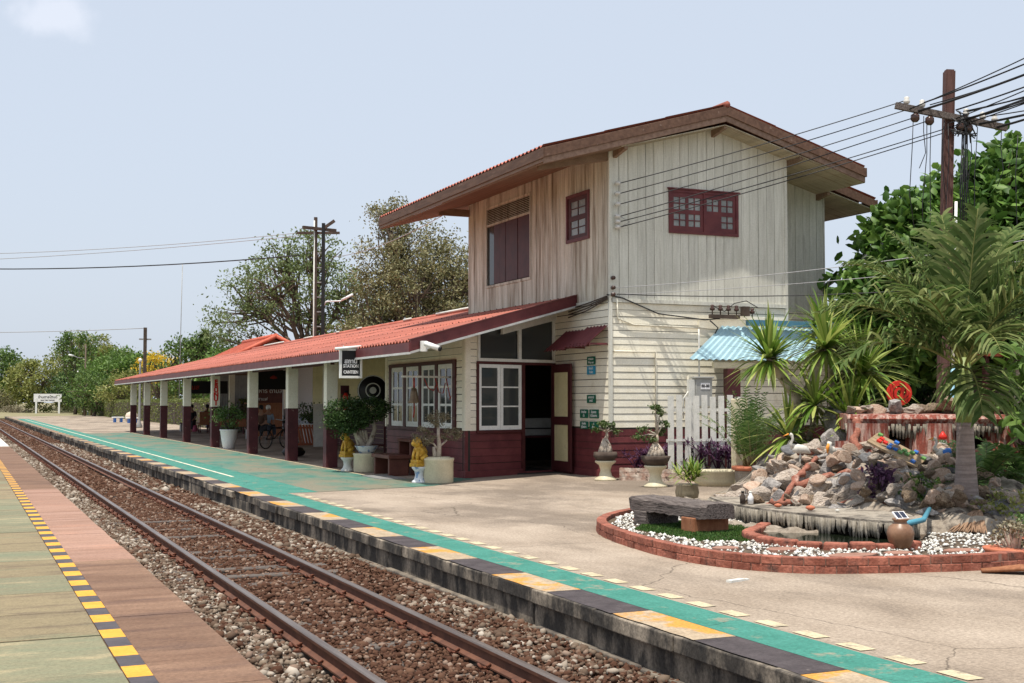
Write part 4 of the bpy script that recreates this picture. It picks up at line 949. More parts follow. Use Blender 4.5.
# ---- station bell on a bracket
bl=thing('station_bell','small bronze bell with red cord hanging from a pale wooden bracket at the office windows','bell',(9.2,25.0,2.25))
mb=MB(); mb.box(-.75,.55,-.045,.045,.06,.10,rot=Matrix.Rotation(R(14),3,'Z')); mb.build('bracket',m_offwhite,bl,bevel=.004)
mb=MB(); mb.lathe([(.02,.0),(.05,-.02),(.075,-.10),(.09,-.22),(.125,-.30),(.13,-.32),(.11,-.32)],(-.45,-.1,-.15),n=16); mb.build('bell_cup',m_bell,bl)
mb=MB(); mb.tube([(-.45,-.1,.06),(-.45,-.1,-.16)],.02,n=6); mb.tube([(-.45,-.1,-.46),(-.44,-.1,-.62),(-.46,-.1,-.78)],.014,n=6); mb.build('bell_rope',m_redd,bl)
mb=MB()
for k in range(3): mb.tube([(-.2+.25*k,-.03,.05),(-.12+.25*k,-.05,-.15-.1*k),(0+.22*k,-.05,-.22-.05*k),(.10+.18*k,-.03,-.05)],.012,n=5)
mb.tube([(.45,0,.05),(.47,-.02,-.25),(.38,-.02,-.40)],.014,n=5)
mb.build('red_cord',m_redd,bl)
# ---- lion statues on pedestals
def lion(name,loc,rz,label,ped):
    T=thing(name,label,'lion statue',loc,rz,'golden lion statues')
    mb=MB(); mb.lathe([(.15,0),(.155,.04),(.11,.08),(.085,.16),(.10,.24),(.155,.30),(.16,.33),(.15,.33)],n=14); mb.build('pedestal',ped,T)
    mb=MB(); mb.box(-.16,.16,-.12,.12,.33,.40); mb.box(-.145,.145,-.105,.105,.40,.47)
    mb.build('statue_base',m_gold,T,bevel=.012)
    mb=MB(); s=[]
    mb.lathe([(.02,0),(.10,.03),(.115,.10),(.10,.20),(.075,.27),(.03,.30)],(.03,0,.46),n=12,sx=1.,sy=.8)   # haunch/torso
    mb.tube([(.08,0,.52),(0,0,.66),(-.05,0,.74)],[.105,.10,.075],n=10)
    for s_ in (-1,1):
        mb.tube([(-.06,s_*.055,.68),(-.105,s_*.06,.56),(-.11,s_*.06,.47)],[.04,.033,.035],n=7)
        mb.tube([(.08,s_*.09,.55),(.0,s_*.10,.50),(-.05,s_*.10,.475)],[.065,.05,.035],n=7)
    mb.lathe([(.01,-.10),(.075,-.07),(.10,0),(.085,.06),(.045,.10),(.01,.115)],(-.065,0,.80),n=12)
    mb.tube([(-.13,0,.79),(-.18,0,.775)],[.055,.04],n=8)
    for k in range(9):
        a=k/9*6.283; mb.lathe([(.004,-.03),(.03,0),(.004,.03)],(-.03+.03*math.sin(a*2),.085*math.cos(a),.79+.085*math.sin(a)),n=6)
    mb.tube([(.13,0,.50),(.17,0,.62),(.12,0,.72)],[.03,.035,.015],n=7)
    mb.build('lion_body',m_gold,T)
    return T
lion('lion_statue',(8.25,28.1,.19),R(20),'golden lion statue on a stone pedestal beside the leafy topiary pot',m_offwhite)
lion('lion_statue',(8.36,23.45,.19),R(20),'golden lion statue on a blue and white pedestal beside the grey topiary tub',m_potblue)
# ---- topiary pots
tp=thing('potted_topiary','big bushy green topiary tree in a cream tub topped by a porcelain bowl','potted tree',(8.60,27.75,.19))
mb=MB(); mb.lathe([(.285,0),(.295,.03),(.295,.38),(.31,.40),(.31,.43),(.27,.43)],n=28); mb.build('tub',m_potcream,tp)
mb=MB(); mb.lathe([(.16,.43),(.21,.50),(.26,.58),(.28,.60),(.25,.60)],(-.0,0,0),n=24); mb.build('porcelain_bowl',m_potblue,tp)
mb=MB(); mb.tube([(0,0,.55),(.12,0,.75),(.20,0,.98),(.16,0,1.2)],[.07,.06,.05,.04],n=8); mb.tube([(-.05,0,.55),(-.15,.05,.75),(-.3,0,.95),(-.4,0,1.15)],[.08,.07,.05,.04],n=8)
for k in range(5): mb.tube([(.1-.07*k,.05*math.sin(k),.56),(.02-.06*k,.05,.75),(-.02-.07*k,0,.95)],[.03,.035,.03],n=6)
mb.build('trunk',m_caudex,tp)
rg=np.random.default_rng(5)
cc_,P=clumps([(-.45,0,1.32,.52,.42,.36,80),(.08,0,1.45,.40,.36,.26,50),(-.55,0,1.05,.30,.3,.2,18)],60,.16,rg,shell=.7); leafcards('foliage',P,.055,.04,l_dark,tp,rg)
t2=thing('potted_topiary','greyish bonsai with three clipped pompoms in a wide cream tub by the office corner','potted tree',(8.72,23.35,.19))
mb=MB(); mb.lathe([(.29,0),(.30,.03),(.30,.44),(.315,.46),(.315,.50),(.28,.50)],n=28); mb.build('tub',m_potcream,t2)
mb=MB(); mb.lathe([(.24,.47),(.25,.52),(.22,.52)],(-.02,0,0),n=22); mb.build('soil_ring',m_potcream,t2)
mb=MB(); mb.tube([(0,0,.48),(.02,0,.75),(.0,0,.95),(.0,0,1.12)],[.06,.045,.035,.03],n=8); mb.tube([(0,0,.7),(.18,0,.85)],.02,n=6); mb.tube([(0,0,.65),(-.1,0,.78),(-.28,0,.88)],.02,n=6); mb.tube([(-.06,.02,.48),(-.1,0,.72)],[.05,.03],n=6); mb.build('trunk',m_caudex,t2)
cc_,P=clumps([(-.30,0,.93,.20,.18,.16,34),(.0,0,1.27,.22,.2,.13,34),(.26,0,.97,.20,.18,.11,30)],40,.07,rg,shell=.85); leafcards('foliage',P,.03,.022,l_dry,t2,rg)
# ---- wooden bench and box behind
bn=thing('wooden_bench','low dark red wooden bench between the two lion statues','bench',(8.75,26.35,.19),R(0))
mb=MB(); mb.box(-.28,.24,-.62,.62,.38,.46); mb.build('seat',m_benchwood,bn,bevel=.01)
for s_ in (-1,1):
    mb=MB(); mb.box(-.24,.20,s_*.50-.05,s_*.50+.05,0,.378); mb.build('leg',m_benchwood,bn,bevel=.008)
bx=thing('wooden_stand','tall dark wooden stand with an open shelf behind the low bench','stand',(9.2,26.3,.2))
mb=MB(); mb.box(-.2,.2,-.45,.45,.72,.78); mb.build('top',m_benchwood,bx,bevel=.006)
for s_ in (-1,1):
    mb=MB(); mb.box(-.18,.18,s_*.38-.05,s_*.38+.05,0,.718); mb.build('side_panel',m_benchwood,bx,bevel=.006)
mb=MB(); mb.box(-.17,.17,-.329,.329,.30,.34); mb.build('shelf',m_benchwood,bx)
mt=MB(); mt.box(8.0,8.55,24.8,26.2,.197,.212); tag(mt.build('door_mat',m_steelgrey),'flat grey mat on the green floor in front of the bench','mat')
# ---- gong / round drum stand and extinguisher
gg=thing('round_drum','large black round drum with pale rings standing inside the canopy','drum',(9.98,31.67,.32),R(-15))
mb=MB(); mb.tube([(0,-.10,1.78),(0,.25,1.78)],.40,n=28); mb.build('drum_shell',m_black,gg)
mb=MB()
for r0,r1 in ((.375,.40),(.17,.20),(.0,.09)):
    vs=[];n=28
    for k in range(n):
        a=k/n*6.283; vs+=[(r0*math.cos(a),-.104,1.78+r0*math.sin(a)),(r1*math.cos(a),-.104,1.78+r1*math.sin(a))]
    mb.add(vs,[(2*k,2*k+1,(2*k+3)%(2*n),(2*k+2)%(2*n)) for k in range(n)])
mb.build('drum_rings',m_offwhite,gg)
mb=MB(); mb.box(-.35,-.29,-.05,.2,0,1.5); mb.box(.29,.35,-.05,.2,0,1.5); mb.box(-.29,.29,-.04,.18,.3,.36); mb.build('stand',m_maroond,gg)
fe=thing('fire_extinguisher','red fire extinguisher hung behind the first canopy post','fire extinguisher',(9.75,33.4,1.55))
mb=MB(); mb.lathe([(.07,0),(.085,.03),(.085,.40),(.05,.47),(.03,.50)],n=14); mb.build('cylinder_body',m_red,fe)
mb=MB(); mb.box(-.03,.05,-.02,.02,.50,.56); mb.tube([(.03,0,.52),(.11,0,.45),(.11,0,.2)],.012,n=6); mb.build('valve',m_black,fe)
mb=MB(); mb.box(-.05,.05,-.09,-.083,.15,.30); mb.build('paper_label',m_white,fe)
mb=MB(); mb.box(-.12,.12,.085,.12,-1.36,.7); mb.build('backing_post',m_postmar,fe)
# ---- pots, bin, leaning board
def bigpot(name,loc,label,lm,rg,h=.72,w=.32,fol=.5,blue=False):
    T=thing(name,label,'potted plant',loc,0)
    mb=MB(); mb.lathe([(w*.6,0),(w*.66,.02),(w*.85,h*.5),(w*.98,h*.93),(w*1.05,h*.96),(w*1.05,h),(w*.95,h)],n=24); mb.build('pot',m_potwhite,T)
    mb=MB(); cc_,P=clumps([(0,0,h+.42,fol,fol*.8,.38,34)],26,.22,rg,shell=.3)
    for c in cc_[::2]: mb.tube([(0,0,h*.9),(c[0]*.4,c[1]*.4,h+.15),tuple(c)],[.02,.012,.006],n=5,caps=False)
    mb.build('stems',m_barkd,T); leafcards('foliage',P,.10,.05,lm,T,rg); return T
bigpot('potted_plant',(8.48,43.2,.19),'bushy plant in a large white pot beside the lettered post',l_fern,rg,.66,.30,.56)
bigpot('potted_plant',(11.9,45.3,.24),'dark leafy plant in a white pot between the canopy posts',l_dark,rg,.75,.34,.6)
bi=thing('plastic_bin','slim purple plastic bin with pink rim behind a canopy post','bin',(8.72,35.3,.19))
mb=MB(); mb.lathe([(.13,0),(.16,.6),(.17,.62),(.15,.62)],n=16); mb.build('bin_body',m_purple,bi); mb=MB(); mb.lathe([(.16,.62),(.19,.70),(.15,.72)],n=16); mb.build('rim',mat('pink_plastic',(.5,.12,.2),rough=.5),bi)
bd=MB(); bd.box(-.26,.26,-.015,.015,0,1.5); o=bd.build('leaning_board',m_offwhite); o.location=(11.5,42.4,.24); o.rotation_euler=(R(-9),0,R(-10)); tag(o,'pale blank board leaning upright behind the canopy posts','board')
pc=thing('wooden_crate','red brown slatted wooden crate beside the leaning board','crate',(11.35,44.0,.24))
mb=MB()
for k in range(6): mb.box(-.3+k*.11,-.22+k*.11,-.2,-.17,0,.75,rot=Matrix.Rotation(R(-12),3,'Y'))
mb.box(-.3,.32,-.17,.17,0,.08); mb.box(-.3,.32,-.17,.17,.6,.66); mb.build('slats',m_clay,pc)
# bicycle behind the pots
by=thing('parked_bicycle','dark bicycle parked in the shade behind the white pot','bicycle',(9.9,42.3,.2),R(35))
for x in (-.5,.5):
    mb=MB(); pts=[(x+.31*math.cos(a/20*6.283),0,.33+.31*math.sin(a/20*6.283)) for a in range(21)]; mb.tube(pts,.022,n=6,caps=False)
    w_=mb.build('wheel',m_black,by); mb=MB()
    for k in range(8): a=k/8*3.1416; mb.tube([(x-.3*math.cos(a),0,.33-.3*math.sin(a)),(x+.3*math.cos(a),0,.33+.3*math.sin(a))],.004,n=4)
    o=mb.build('spokes',m_steelgrey,by); 
mb=MB()
for a,b in (((-.5,0,.33),(-.12,0,.33)),((-.12,0,.33),(-.2,0,.78)),((-.5,0,.33),(-.2,0,.72)),((-.2,0,.7),(.34,0,.74)),((-.12,0,.33),(.36,0,.66)),((.5,0,.33),(.33,0,.95))): mb.tube([a,b],.018,n=6)
mb.build('frame',m_black,by); mb=MB(); mb.box(-.32,-.1,-.07,.07,.78,.83); mb.build('saddle',m_black,by,bevel=.02); mb=MB(); mb.tube([(.28,-.26,1.0),(.33,0,.96),(.28,.26,1.0)],.014,n=6); mb.build('handlebar',m_steelgrey,by)
bg_=thing('travel_bag','dark soft bag lying at the foot of a canopy post','bag',(8.95,36.0,.19))
mb=MB(); mb.lathe([(.05,0),(.24,.04),(.30,.15),(.22,.27),(.05,.30)],n=14,sx=1.2,sy=.7); mb.build('bag_body',m_black,bg_); mb=MB(); mb.tube([(-.15,0,.25),(-.08,0,.4),(.08,0,.4),(.15,0,.25)],.015,n=6); mb.build('strap',m_steelgrey,bg_)
# hanging black boards, kiosk, white panel
hb=thing('black_hanging_board','black board with a dull red mark hung under the canopy ceiling','board',(10.75,46.,2.55))
mb=MB(); mb.box(-.75,.75,-.03,.03,-.3,.42); mb.build('panel',m_black,hb)
mb=MB(); mb.lathe([(.02,-.05),(.13,-.03),(.14,.0),(.06,.06),(.02,.08)],(-.1,-.035,.14),n=14,sy=.1); mb.build('red_mark',m_redd,hb)
mb=MB(); mb.box(-.7,-.68,0,.02,.42,.75); mb.box(.68,.7,0,.02,.42,.75); mb.build('hanger',m_steelgrey,hb)
hb2=thing('black_hanging_board','long black board with red lettering hung near the far canopy posts','board',(9.6,58.5,2.45))
mb=MB(); mb.box(-.1,1.8,-.03,.03,-.28,.3); mb.build('panel',m_black,hb2); text("ขนส",.3,m_redd,hb2,(.25,-.035,0),(R(90),0,0),bold=.006)
ki=thing('snack_kiosk','brown plank snack kiosk with white lettering on its fascia under the canopy','kiosk',(12.6,55.6,.25))
mb=MB(); mb.box(-.85,1.1,0,.08,0,1.45); mb.build('counter_front',m_redwood,ki); mb=MB(); mb.box(-.85,1.1,.02,.1,1.5,2.25); mb.build('fascia_board',m_benchwood,ki)
mb=MB(); mb.box(-.9,1.15,-.12,.6,1.45,1.5); mb.build('counter_top',m_redwood,ki)
text("อาหาร ตามสั่ง",.27,m_offwhite,ki,(.1,.015,2.02),(R(90),0,0),bold=.001); text("กาแฟ",.20,m_offwhite,ki,(-.2,.015,1.66),(R(90),0,0),bold=.001)
wp=thing('backdrop_panel','added white panel with a blue foot for the bright background behind the second and third canopy posts','display panel',(13.4,52.2,.25))  # added panel, stands in for the bright background seen through the opening
mb=MB(); mb.box(-.9,.55,0,.06,1.0,3.3); mb.build('panel',m_signwhite,wp); mb=MB(); mb.box(-.9,.55,0,.06,.35,.99); mb.build('blue_foot',m_potblue,wp); mb=MB(); mb.box(-.8,-.72,0.07,.12,0,3.2); mb.box(.4,.48,.07,.12,0,3.2); mb.build('frame_leg',m_steelgrey,wp)
br=MB(); br.tube([(11.1,46.2,1.0),(11.65,46.3,3.3)],.05,n=6); tag(br.build('leaning_pole',m_black),'black pole leaning against the canopy roof timbers','pole')
gw=thing('grey_partition','grey slatted partition with two dark pictures at the back of the waiting area','partition',(12.9,64.5,.25))
mb=MB()
for k in range(14): mb.box(-.75+k*.13,-.63+k*.13,0,.05,0,2.9)
mb.build('slats',m_steelgrey,gw); mb=MB(); mb.box(.75,1.9,-.02,.05,0,2.9); mb.build('cream_side',m_ocream,gw)
mb=MB(); mb.box(1.0,1.4,-.06,-.02,2.0,2.6); mb.build('picture',m_black,gw); mb=MB(); mb.box(1.05,1.3,-.06,-.02,1.0,1.5); mb.build('picture',m_black,gw)
ot=thing('cloth_table','table under an orange brown cloth in the waiting area','table',(11.9,60.5,.25))
mb=MB(); mb.box(-.7,.7,-.4,.4,.68,.72); mb.box(-.72,.72,-.42,-.41,.35,.73); mb.build('table_cloth',m_redwood,ot)
for x in (-.6,.6):
    mb=MB(); mb.box(x-.03,x+.03,-.35,-.29,0,.68); mb.build('leg',m_maroond,ot)
yc=thing('tan_chair','tan high backed chair beside the far canopy posts','chair',(11.2,63.2,.24))
mb=MB(); mb.box(-.25,.25,-.03,.03,.4,1.05); mb.build('backrest',m_redwood,yc,bevel=.02); mb=MB(); mb.box(-.25,.25,.03,.5,.4,.46); mb.build('seat',m_redwood,yc)
for x in (-.22,.22):
    for y in (0.,.46): mb=MB(); mb.box(x-.025,x+.025,y-.025,y+.025,0,.4); mb.build('leg',m_maroond,yc)
# waiting benches
for i,(x,y,lab) in enumerate(((12.0,52.6,'long plain waiting bench in front of the snack kiosk'),(11.6,67.3,'long plain waiting bench near the hedge end of the canopy'))):
    T=thing('waiting_bench',lab,'bench',(x,y,.245),0)
    mb=MB(); mb.box(-1.0,1.1,-.2,.2,.40,.45); mb.build('seat',m_benchwood,T)
    for xx in (-.9,1.0): mb=MB(); mb.box(xx-.04,xx+.04,-.18,.18,0,.4); mb.build('leg',m_steelgrey,T)
# ---- seated people (one continuous skinned body each)
def skin(name,verts,edges,rad,m,parent,sub=1):
    me=bpy.data.meshes.new(name); me.from_pydata(verts,edges,[]); o=bpy.data.objects.new(name,me); COL.objects.link(o); o.parent=parent; me.materials.append(m)
    sk=o.modifiers.new('skin','SKIN'); sv=me.skin_vertices[0].data
    for i,r_ in enumerate(rad): sv[i].radius=(r_,r_)
    sv[0].use_root=True; sk.use_smooth_shade=True
    ss=o.modifiers.new('ss','SUBSURF'); ss.levels=sub; ss.render_levels=sub
    return o
def person(loc,rz,label,shirt,trouser,lean=0.,hair=m_hair,cap=None,long=False,arms=0.,legs=0.):
    T=thing('person',label,'person',loc,rz,'people waiting under the canopy')
    # faces -Y, seat at z .45
    l_=lean
    V=[(0,.05,.52),(0,.03-l_*.3,.72),(0,.0-l_*.7,.95),(0,0-l_,1.05),(0,-.02-l_*1.15,1.14),(0,-.03-l_*1.25,1.24),(0,-.04-l_*1.3,1.32)]
    E=[(0,1),(1,2),(2,3),(3,4),(4,5),(5,6)]; Rr=[.14,.13,.15,.09,.05,.085,.07]
    for s_ in (-1,1):
        b=len(V); V+=[(s_*.17,.0-l_,1.0),(s_*.22,-.05-l_*.8,.76),(s_*.15+s_*arms,-.25-l_*.4,.64),(s_*.10+s_*arms,-.33-l_*.4,.62),(s_*.09+s_*arms,-.39-l_*.4,.61)]
        Rr+=[.07,.05,.04,.03,.035]; E+=[(3,b),(b,b+1),(b+1,b+2),(b+2,b+3),(b+3,b+4)]
        b=len(V); V+=[(s_*.10,.0,.50),(s_*.12,-.42,.50),(s_*.13,-.45-legs,.10),(s_*.13,-.46-legs,.045),(s_*.14,-.62-legs,.035)]
        Rr+=[.10,.07,.045,.045,.035]; E+=[(0,b),(b,b+1),(b+1,b+2),(b+2,b+3),(b+3,b+4)]
    skin('body',V,E,Rr,m_skin,T)
    SV=[V[0],V[1],V[2],V[3]]; SE=[(0,1),(1,2),(2,3)]; SR=[.15,.145,.165,.10]; 
    for k,b in enumerate((7,17)): SV+=[V[b],V[b+1]]; n=len(SV); SE+=[(3,n-2),(n-2,n-1)]; SR+=[.085,.068]
    skin('shirt',SV,SE,SR,shirt,T)
    TV=[V[0]];TE=[];TR=[.15]
    for b in (12,22): TV+=[V[b],V[b+1],(V[b+2][0],V[b+2][1],V[b+2][2]+.04)]; n=len(TV); TE+=[(0,n-3),(n-3,n-2),(n-2,n-1)]; TR+=[.115,.085,.06]
    skin('trousers',TV,TE,TR,trouser,T)
    hy=-.02-l_*1.3
    mb=MB(); mb.lathe([(.02,.13),(.07,.11),(.098,.05),(.10,-.02),(.085,-.07)],(0,hy+.015,1.30),n=14); mb.build('hair',cap or hair,T)
    if long: mb=MB(); mb.tube([(0,hy+.07,1.30),(0,hy+.10,1.15),(0,hy+.12,1.0)],[.08,.09,.05],n=8); mb.build('long_hair',hair,T)
    mb=MB(); mb.tube([(0,hy-.09,1.285),(0,hy-.115,1.262)],[.012,.018],n=6); mb.build('nose',m_skin,T)
    return T
cl=lambda n,c:mat('cloth_'+n,c,rough=.9)
person((11.9,52.4,.245),R(10),'person in a white cap and blue and white shirt sitting at the kiosk',cl('bluewhite',(.28,.36,.45)),cl('jean',(.05,.06,.08)),cap=m_white,lean=.05)
person((12.9,52.4,.245),R(-5),'person with long dark hair in black clothes sitting in front of the kiosk',cl('black',(.02,.02,.022)),cl('black',(.02,.02,.022)),long=True)
person((11.3,50.8,.245),R(-30),'person in a brown top half hidden behind the third canopy post',cl('brown',(.12,.07,.05)),cl('dark',(.03,.03,.035)),lean=.08)
person((11.85,66.9,.245),R(25),'person in a grey shirt bending forward beside the lettered post',cl('grey',(.28,.27,.28)),cl('blue',(.08,.14,.24)),lean=.18)
person((10.9,65.2,.245),R(-20),'person in dark clothes with legs stretched out by the fifth canopy post',cl('darkb',(.025,.022,.025)),cl('dark',(.03,.03,.035)),legs=.25)
pb=thing('pink_bag','small pink bag on the floor beside the bending person','bag',(11.2,66.0,.24)); mb=MB(); mb.lathe([(.12,0),(.17,.1),(.12,.33),(.05,.36)],n=12,sy=.6); mb.build('bag_body',mat('pink_plastic',(.5,.12,.2),rough=.5),pb)
mb=MB(); mb.tube([(-.08,0,.33),(0,0,.48),(.08,0,.33)],.012,n=6); mb.build('strap',m_redd,pb)
# ---- enamel signs on the front wall  (x = wall face)
def wsign(y,z,w_,h_,m,label,lines):
    T=thing('enamel_sign',label,'sign',(XF-.03,y,z),R(-90),'small enamel signs on the front wall')
    mb=MB(); mb.box(-w_/2,w_/2,-.008,.006,-h_/2,h_/2); mb.build('plate',m,T,bevel=.002)
    for k,t in enumerate(lines): text(t,h_*.40,m_signwhite,T,(0,-.0085,h_*(.2-.42*k)),(R(90),0,0),bold=.0012,ext=.001)
wsign(23.22,2.66,.36,.17,m_signgreen,'topmost green sign with white words under the awning',("ทางออก","Way out"))
wsign(23.22,2.46,.36,.18,m_signblue,'only blue sign among the green ones on the front wall',("ห้องน้ำ","Toilet"))
wsign(23.22,1.86,.38,.17,m_signgreen,'lone green sign between the blue sign and the four low ones',("นายสถานี","สถานี"))
wsign(23.55,1.55,.36,.18,m_signgreen,'upper green sign of the four low ones, on the side of the open door',("จำหน่าย","ตั๋ว"))
wsign(23.10,1.55,.40,.18,m_signgreen,'upper green sign of the four low ones, on the corner side',("ห้องขาย","ตั๋วโดยสาร"))
wsign(23.55,1.31,.36,.16,m_signgreen,'lowest green sign on the side of the open door',("ห้องพัก","ผู้โดยสาร"))
wsign(23.10,1.31,.40,.16,m_signgreen,'lowest green sign on the corner side',("ที่","ทำการ"))
# office equipment seen through the door
ac=thing('office_machine','pale grey office machine on a dark desk inside the open door','machine',(12.1,26.6,.27))
mb=MB(); mb.box(-.3,.75,-.25,.25,.75,1.15); mb.build('machine_body',m_greypaint,ac,bevel=.02); mb=MB(); mb.box(-.3,.75,-.27,-.251,.9,.93); mb.build('slot',m_black,ac); 
mb=MB(); mb.box(-.7,1.,-.35,.35,.70,.749); mb.build('desk_top',m_maroond,ac)
for x in (-.65,.95): mb=MB(); mb.box(x-.03,x+.03,-.3,.3,0,.7); mb.build('desk_leg',m_maroond,ac)
print('props done')
# ================================================================== RIGHT HAND GARDEN
# bonsai pots on pedestals
def bonsai(loc,label,s_,seed,tall=False):
    rg=np.random.default_rng(seed); T=thing('bonsai_pot',label,'bonsai',loc,0,'bonsai on cream pedestals')
    mb=MB(); mb.lathe([(.22,0),(.22,.03),(.13,.09),(.10,.20),(.13,.30),(.21,.36),(.21,.39)],n=20); mb.build('pedestal',m_potcream,T)
    mb=MB(); mb.lathe([(.17,.39),(.24,.47),(.28 if tall else .23,.56),(.25 if tall else .2,.56)],n=22); mb.build('pot',m_barkd,T)
    mb=MB()
    for k in range(9):
        a=k/9*6.283+rg.uniform(-.2,.2); r_=rg.uniform(.06,.15)
        mb.tube([(r_*math.cos(a),r_*math.sin(a),.54),(r_*.6*math.cos(a+.5),r_*.6*math.sin(a),.66),(r_*.2*math.cos(a),r_*.2*math.sin(a),.82 if not tall else .78)],[.045,.05,.03],n=6)
    top=(.03,0,.95); mb.tube([(0,0,.78),(.04,0,.88),top],[.05,.035,.025],n=6)
    ends=[(-.2,0,1.02),(.15,0,1.08),(.22,0,.98),(0,.1,1.12),(-.08,-.1,1.1)] if not tall else [(-.35,0,.92),(-.28,0,1.05),(.1,0,1.35),(.2,0,1.15),(0,0,1.45),(.15,.1,1.0),(-.12,0,.88)]
    for e in ends: mb.tube([top,((e[0]+top[0])/2,(e[1])/2,(e[2]+top[2])/2+.02),e],[.022,.014,.006],n=5)
    mb.build('caudex',m_caudex,T)
    cc_,P=clumps([(*e,.10,.08,.06,7) for e in ends],18,.06,rg,shell=.2); leafcards('foliage',P,.06,.03,l_bonsai,T,rg); return T
bonsai((11.72,21.95,.25),'small bonsai with pale knotted trunk on a cream pedestal against the maroon siding',1,11)
bonsai((11.66,19.9,.25),'taller leafy bonsai in a wide dark pot on a cream pedestal before the brick bed',1,12,True)
# low flower bed of old bricks + purple plants
bed=thing('brick_flower_bed','low whitewashed brick flower bed along the wall holding purple plants','flower bed',(12.4,21.3,.25))
mb=MB(); rr=random.Random(4)
for k in range(34):
    t=k/34; x=12.0+t*1.3; y=21.75-t*1.5
    for j in range(3): mb.box(x-.05,x+.04,y-.02,y+.05,.25+j*.085,.33+j*.085,rot=Matrix.Rotation(R(-48+rr.uniform(-4,4)),3,'Z'),r=rr.random())
m_bedbrick=mat('whitewashed_bed_brick',(.40,.25,.19),(.58,.50,.42),scale=9,rough=.95,attr=.2,bump=.01,bscale=25,c3=(.12,.08,.06),s3=8,t3=.56,w3=.06)
world_child(mb.build('brick_edging',m_bedbrick),bed)
mb=MB(); mb.hexa([(12.05,21.8,.2),(13.4,20.3,.2),(15.2,21.2,.2),(15.0,22.3,.2)],[(12.05,21.8,.44),(13.4,20.3,.44),(15.2,21.2,.44),(15.0,22.3,.44)]); world_child(mb.build('soil',m_soil),bed)
rg=np.random.default_rng(77)
for k in range(12):
    t=k/11; x=12.35+t*1.9; y=21.75-t*1.0
    T=thing('purple_plant','purple spiderwort plant in the brick bed below the picket fence','plant',(x,y,.42),0,'purple plants in the brick bed'); h=.34+.25*math.sin(t*3.1)+rg.uniform(-.05,.05)
    mb=MB(); 
    for j in range(7): mb.tube([(0,0,0),(rg.normal()*.1,rg.normal()*.1,h*.6),(rg.normal()*.18,rg.normal()*.18,h)],[.012,.010,.006],n=4)
    mb.build('stems',l_purp,T); mb=MB()
    for j in range(14): spiky(mb,(rg.normal()*.13,rg.normal()*.12,h*rg.uniform(.35,1)),9,.17,.035,rg,up=.4,droop=.5,seg=3)
    mb.build('leaves',l_purp,T)
# oval cream planter and plants
pl_=thing('oval_planter','long oval cream planter at the foot of the picket fence','planter',(12.75,19.5,.26),R(-24))
mb=MB(); mb.lathe([(.40,0),(.46,.1),(.50,.24),(.54,.26),(.54,.30),(.48,.30)],n=26,sy=.45); mb.build('trough',m_potcream,pl_); mb=MB(); mb.lathe([(.3,.22),(.48,.27)],n=20,sy=.44); mb.build('soil',m_soil,pl_)
# dark small pot with spiky plant
dp=thing('potted_spiky_plant','small olive glazed pot with a yellow green spiky plant behind the log bench','potted plant',(10.5,16.95,.23))
mb=MB(); mb.lathe([(.12,0),(.17,.06),(.19,.15),(.17,.26),(.18,.28),(.15,.28)],n=20); mb.build('pot',mat('olive_glaze',(.16,.135,.09),(.23,.2,.14),scale=5,rough=.4),dp)
mb=MB()
for j in range(9): spiky(mb,(rg.normal()*.12+.10,rg.normal()*.1,.32+rg.uniform(0,.2)),18,.30,.036,rg,up=.6,droop=.7)
mb.build('leaves',l_drac,dp)
# feathery palm in terracotta pot
pp=thing('potted_palm','bushy feather palm in a grey pot with terracotta rim next to the cream gate post','potted plant',(13.0,18.85,.26))
mb=MB(); mb.lathe([(.24,0),(.26,.04),(.28,.30),(.28,.31)],n=22); mb.build('pot',m_poolcem,pp); mb=MB(); mb.lathe([(.26,.31),(.33,.33),(.33,.39),(.28,.39)],n=22); mb.build('pot_rim',m_clay,pp)
mb=MB(); ms_=MB()
def frond(mb,base,az,el,L,nl,lw,ll,rg,droop=1.,ms=None,curl=.35,rw=.012,jit=.10,fwd=.55):
    p=Vector(base); d=Vector((math.cos(az)*math.cos(el),math.sin(az)*math.cos(el),math.sin(el))); n=14; pts=[p.copy()]; dirs=[d.copy()]
    for k in range(n): d=(d+Vector((0,0,-droop/n*(.4+1.2*k/n)))).normalized(); p=p+d*(L/n); pts.append(p.copy()); dirs.append(d.copy())
    (ms or mb).tube(pts,[rw*(1-.8*k/n) for k in range(n+1)],n=5,r=.9)
    for k in range(nl):
        t=.16+.84*k/nl; f=t*n; i=min(int(f),n-1); q=pts[i].lerp(pts[i+1],f-i); dd=dirs[i]; side=dd.cross(Vector((0,0,1)))
        side=side.normalized() if side.length>1e-3 else Vector((1,0,0)); upv=side.cross(dd)
        l=ll*(math.sin(min(1,t*1.15)*math.pi)**.6*.75+.3)*rg.uniform(.85,1.1)
        for s_ in (-1,1):
            v=(side*s_*.85+dd*fwd+upv*.25+Vector(rg.normal(size=3))*jit).normalized(); w_=(v.cross(upv)).normalized()
            a=q; v2=(v+Vector((0,0,-curl*rg.uniform(.5,1.5)))).normalized(); v3=(v2+Vector((0,0,-curl*1.6*rg.uniform(.4,1.6)))).normalized()
            b=a+v*l*.35; c=b+v2*l*.35; e=c+v3*l*.3
            mb.add([a-w_*lw*.25,a+w_*lw*.25,b+w_*lw*.5,b-w_*lw*.5,c+w_*lw*.42,c-w_*lw*.42,e],[(0,1,2,3),(3,2,4,5),(5,4,6)],0,float(rg.random()))
for k in range(24): frond(mb,(rg.normal()*.07,rg.normal()*.07,.4),rg.uniform(0,6.28),rg.uniform(1.0,1.5),rg.uniform(1.0,1.5),22,.022,.26,rg,droop=.9,ms=ms_,rw=.009)
for j in range(10): ms_.tube([(rg.normal()*.08,rg.normal()*.08,.35),(rg.normal()*.1,rg.normal()*.1,.85)],[.018,.010],n=5)
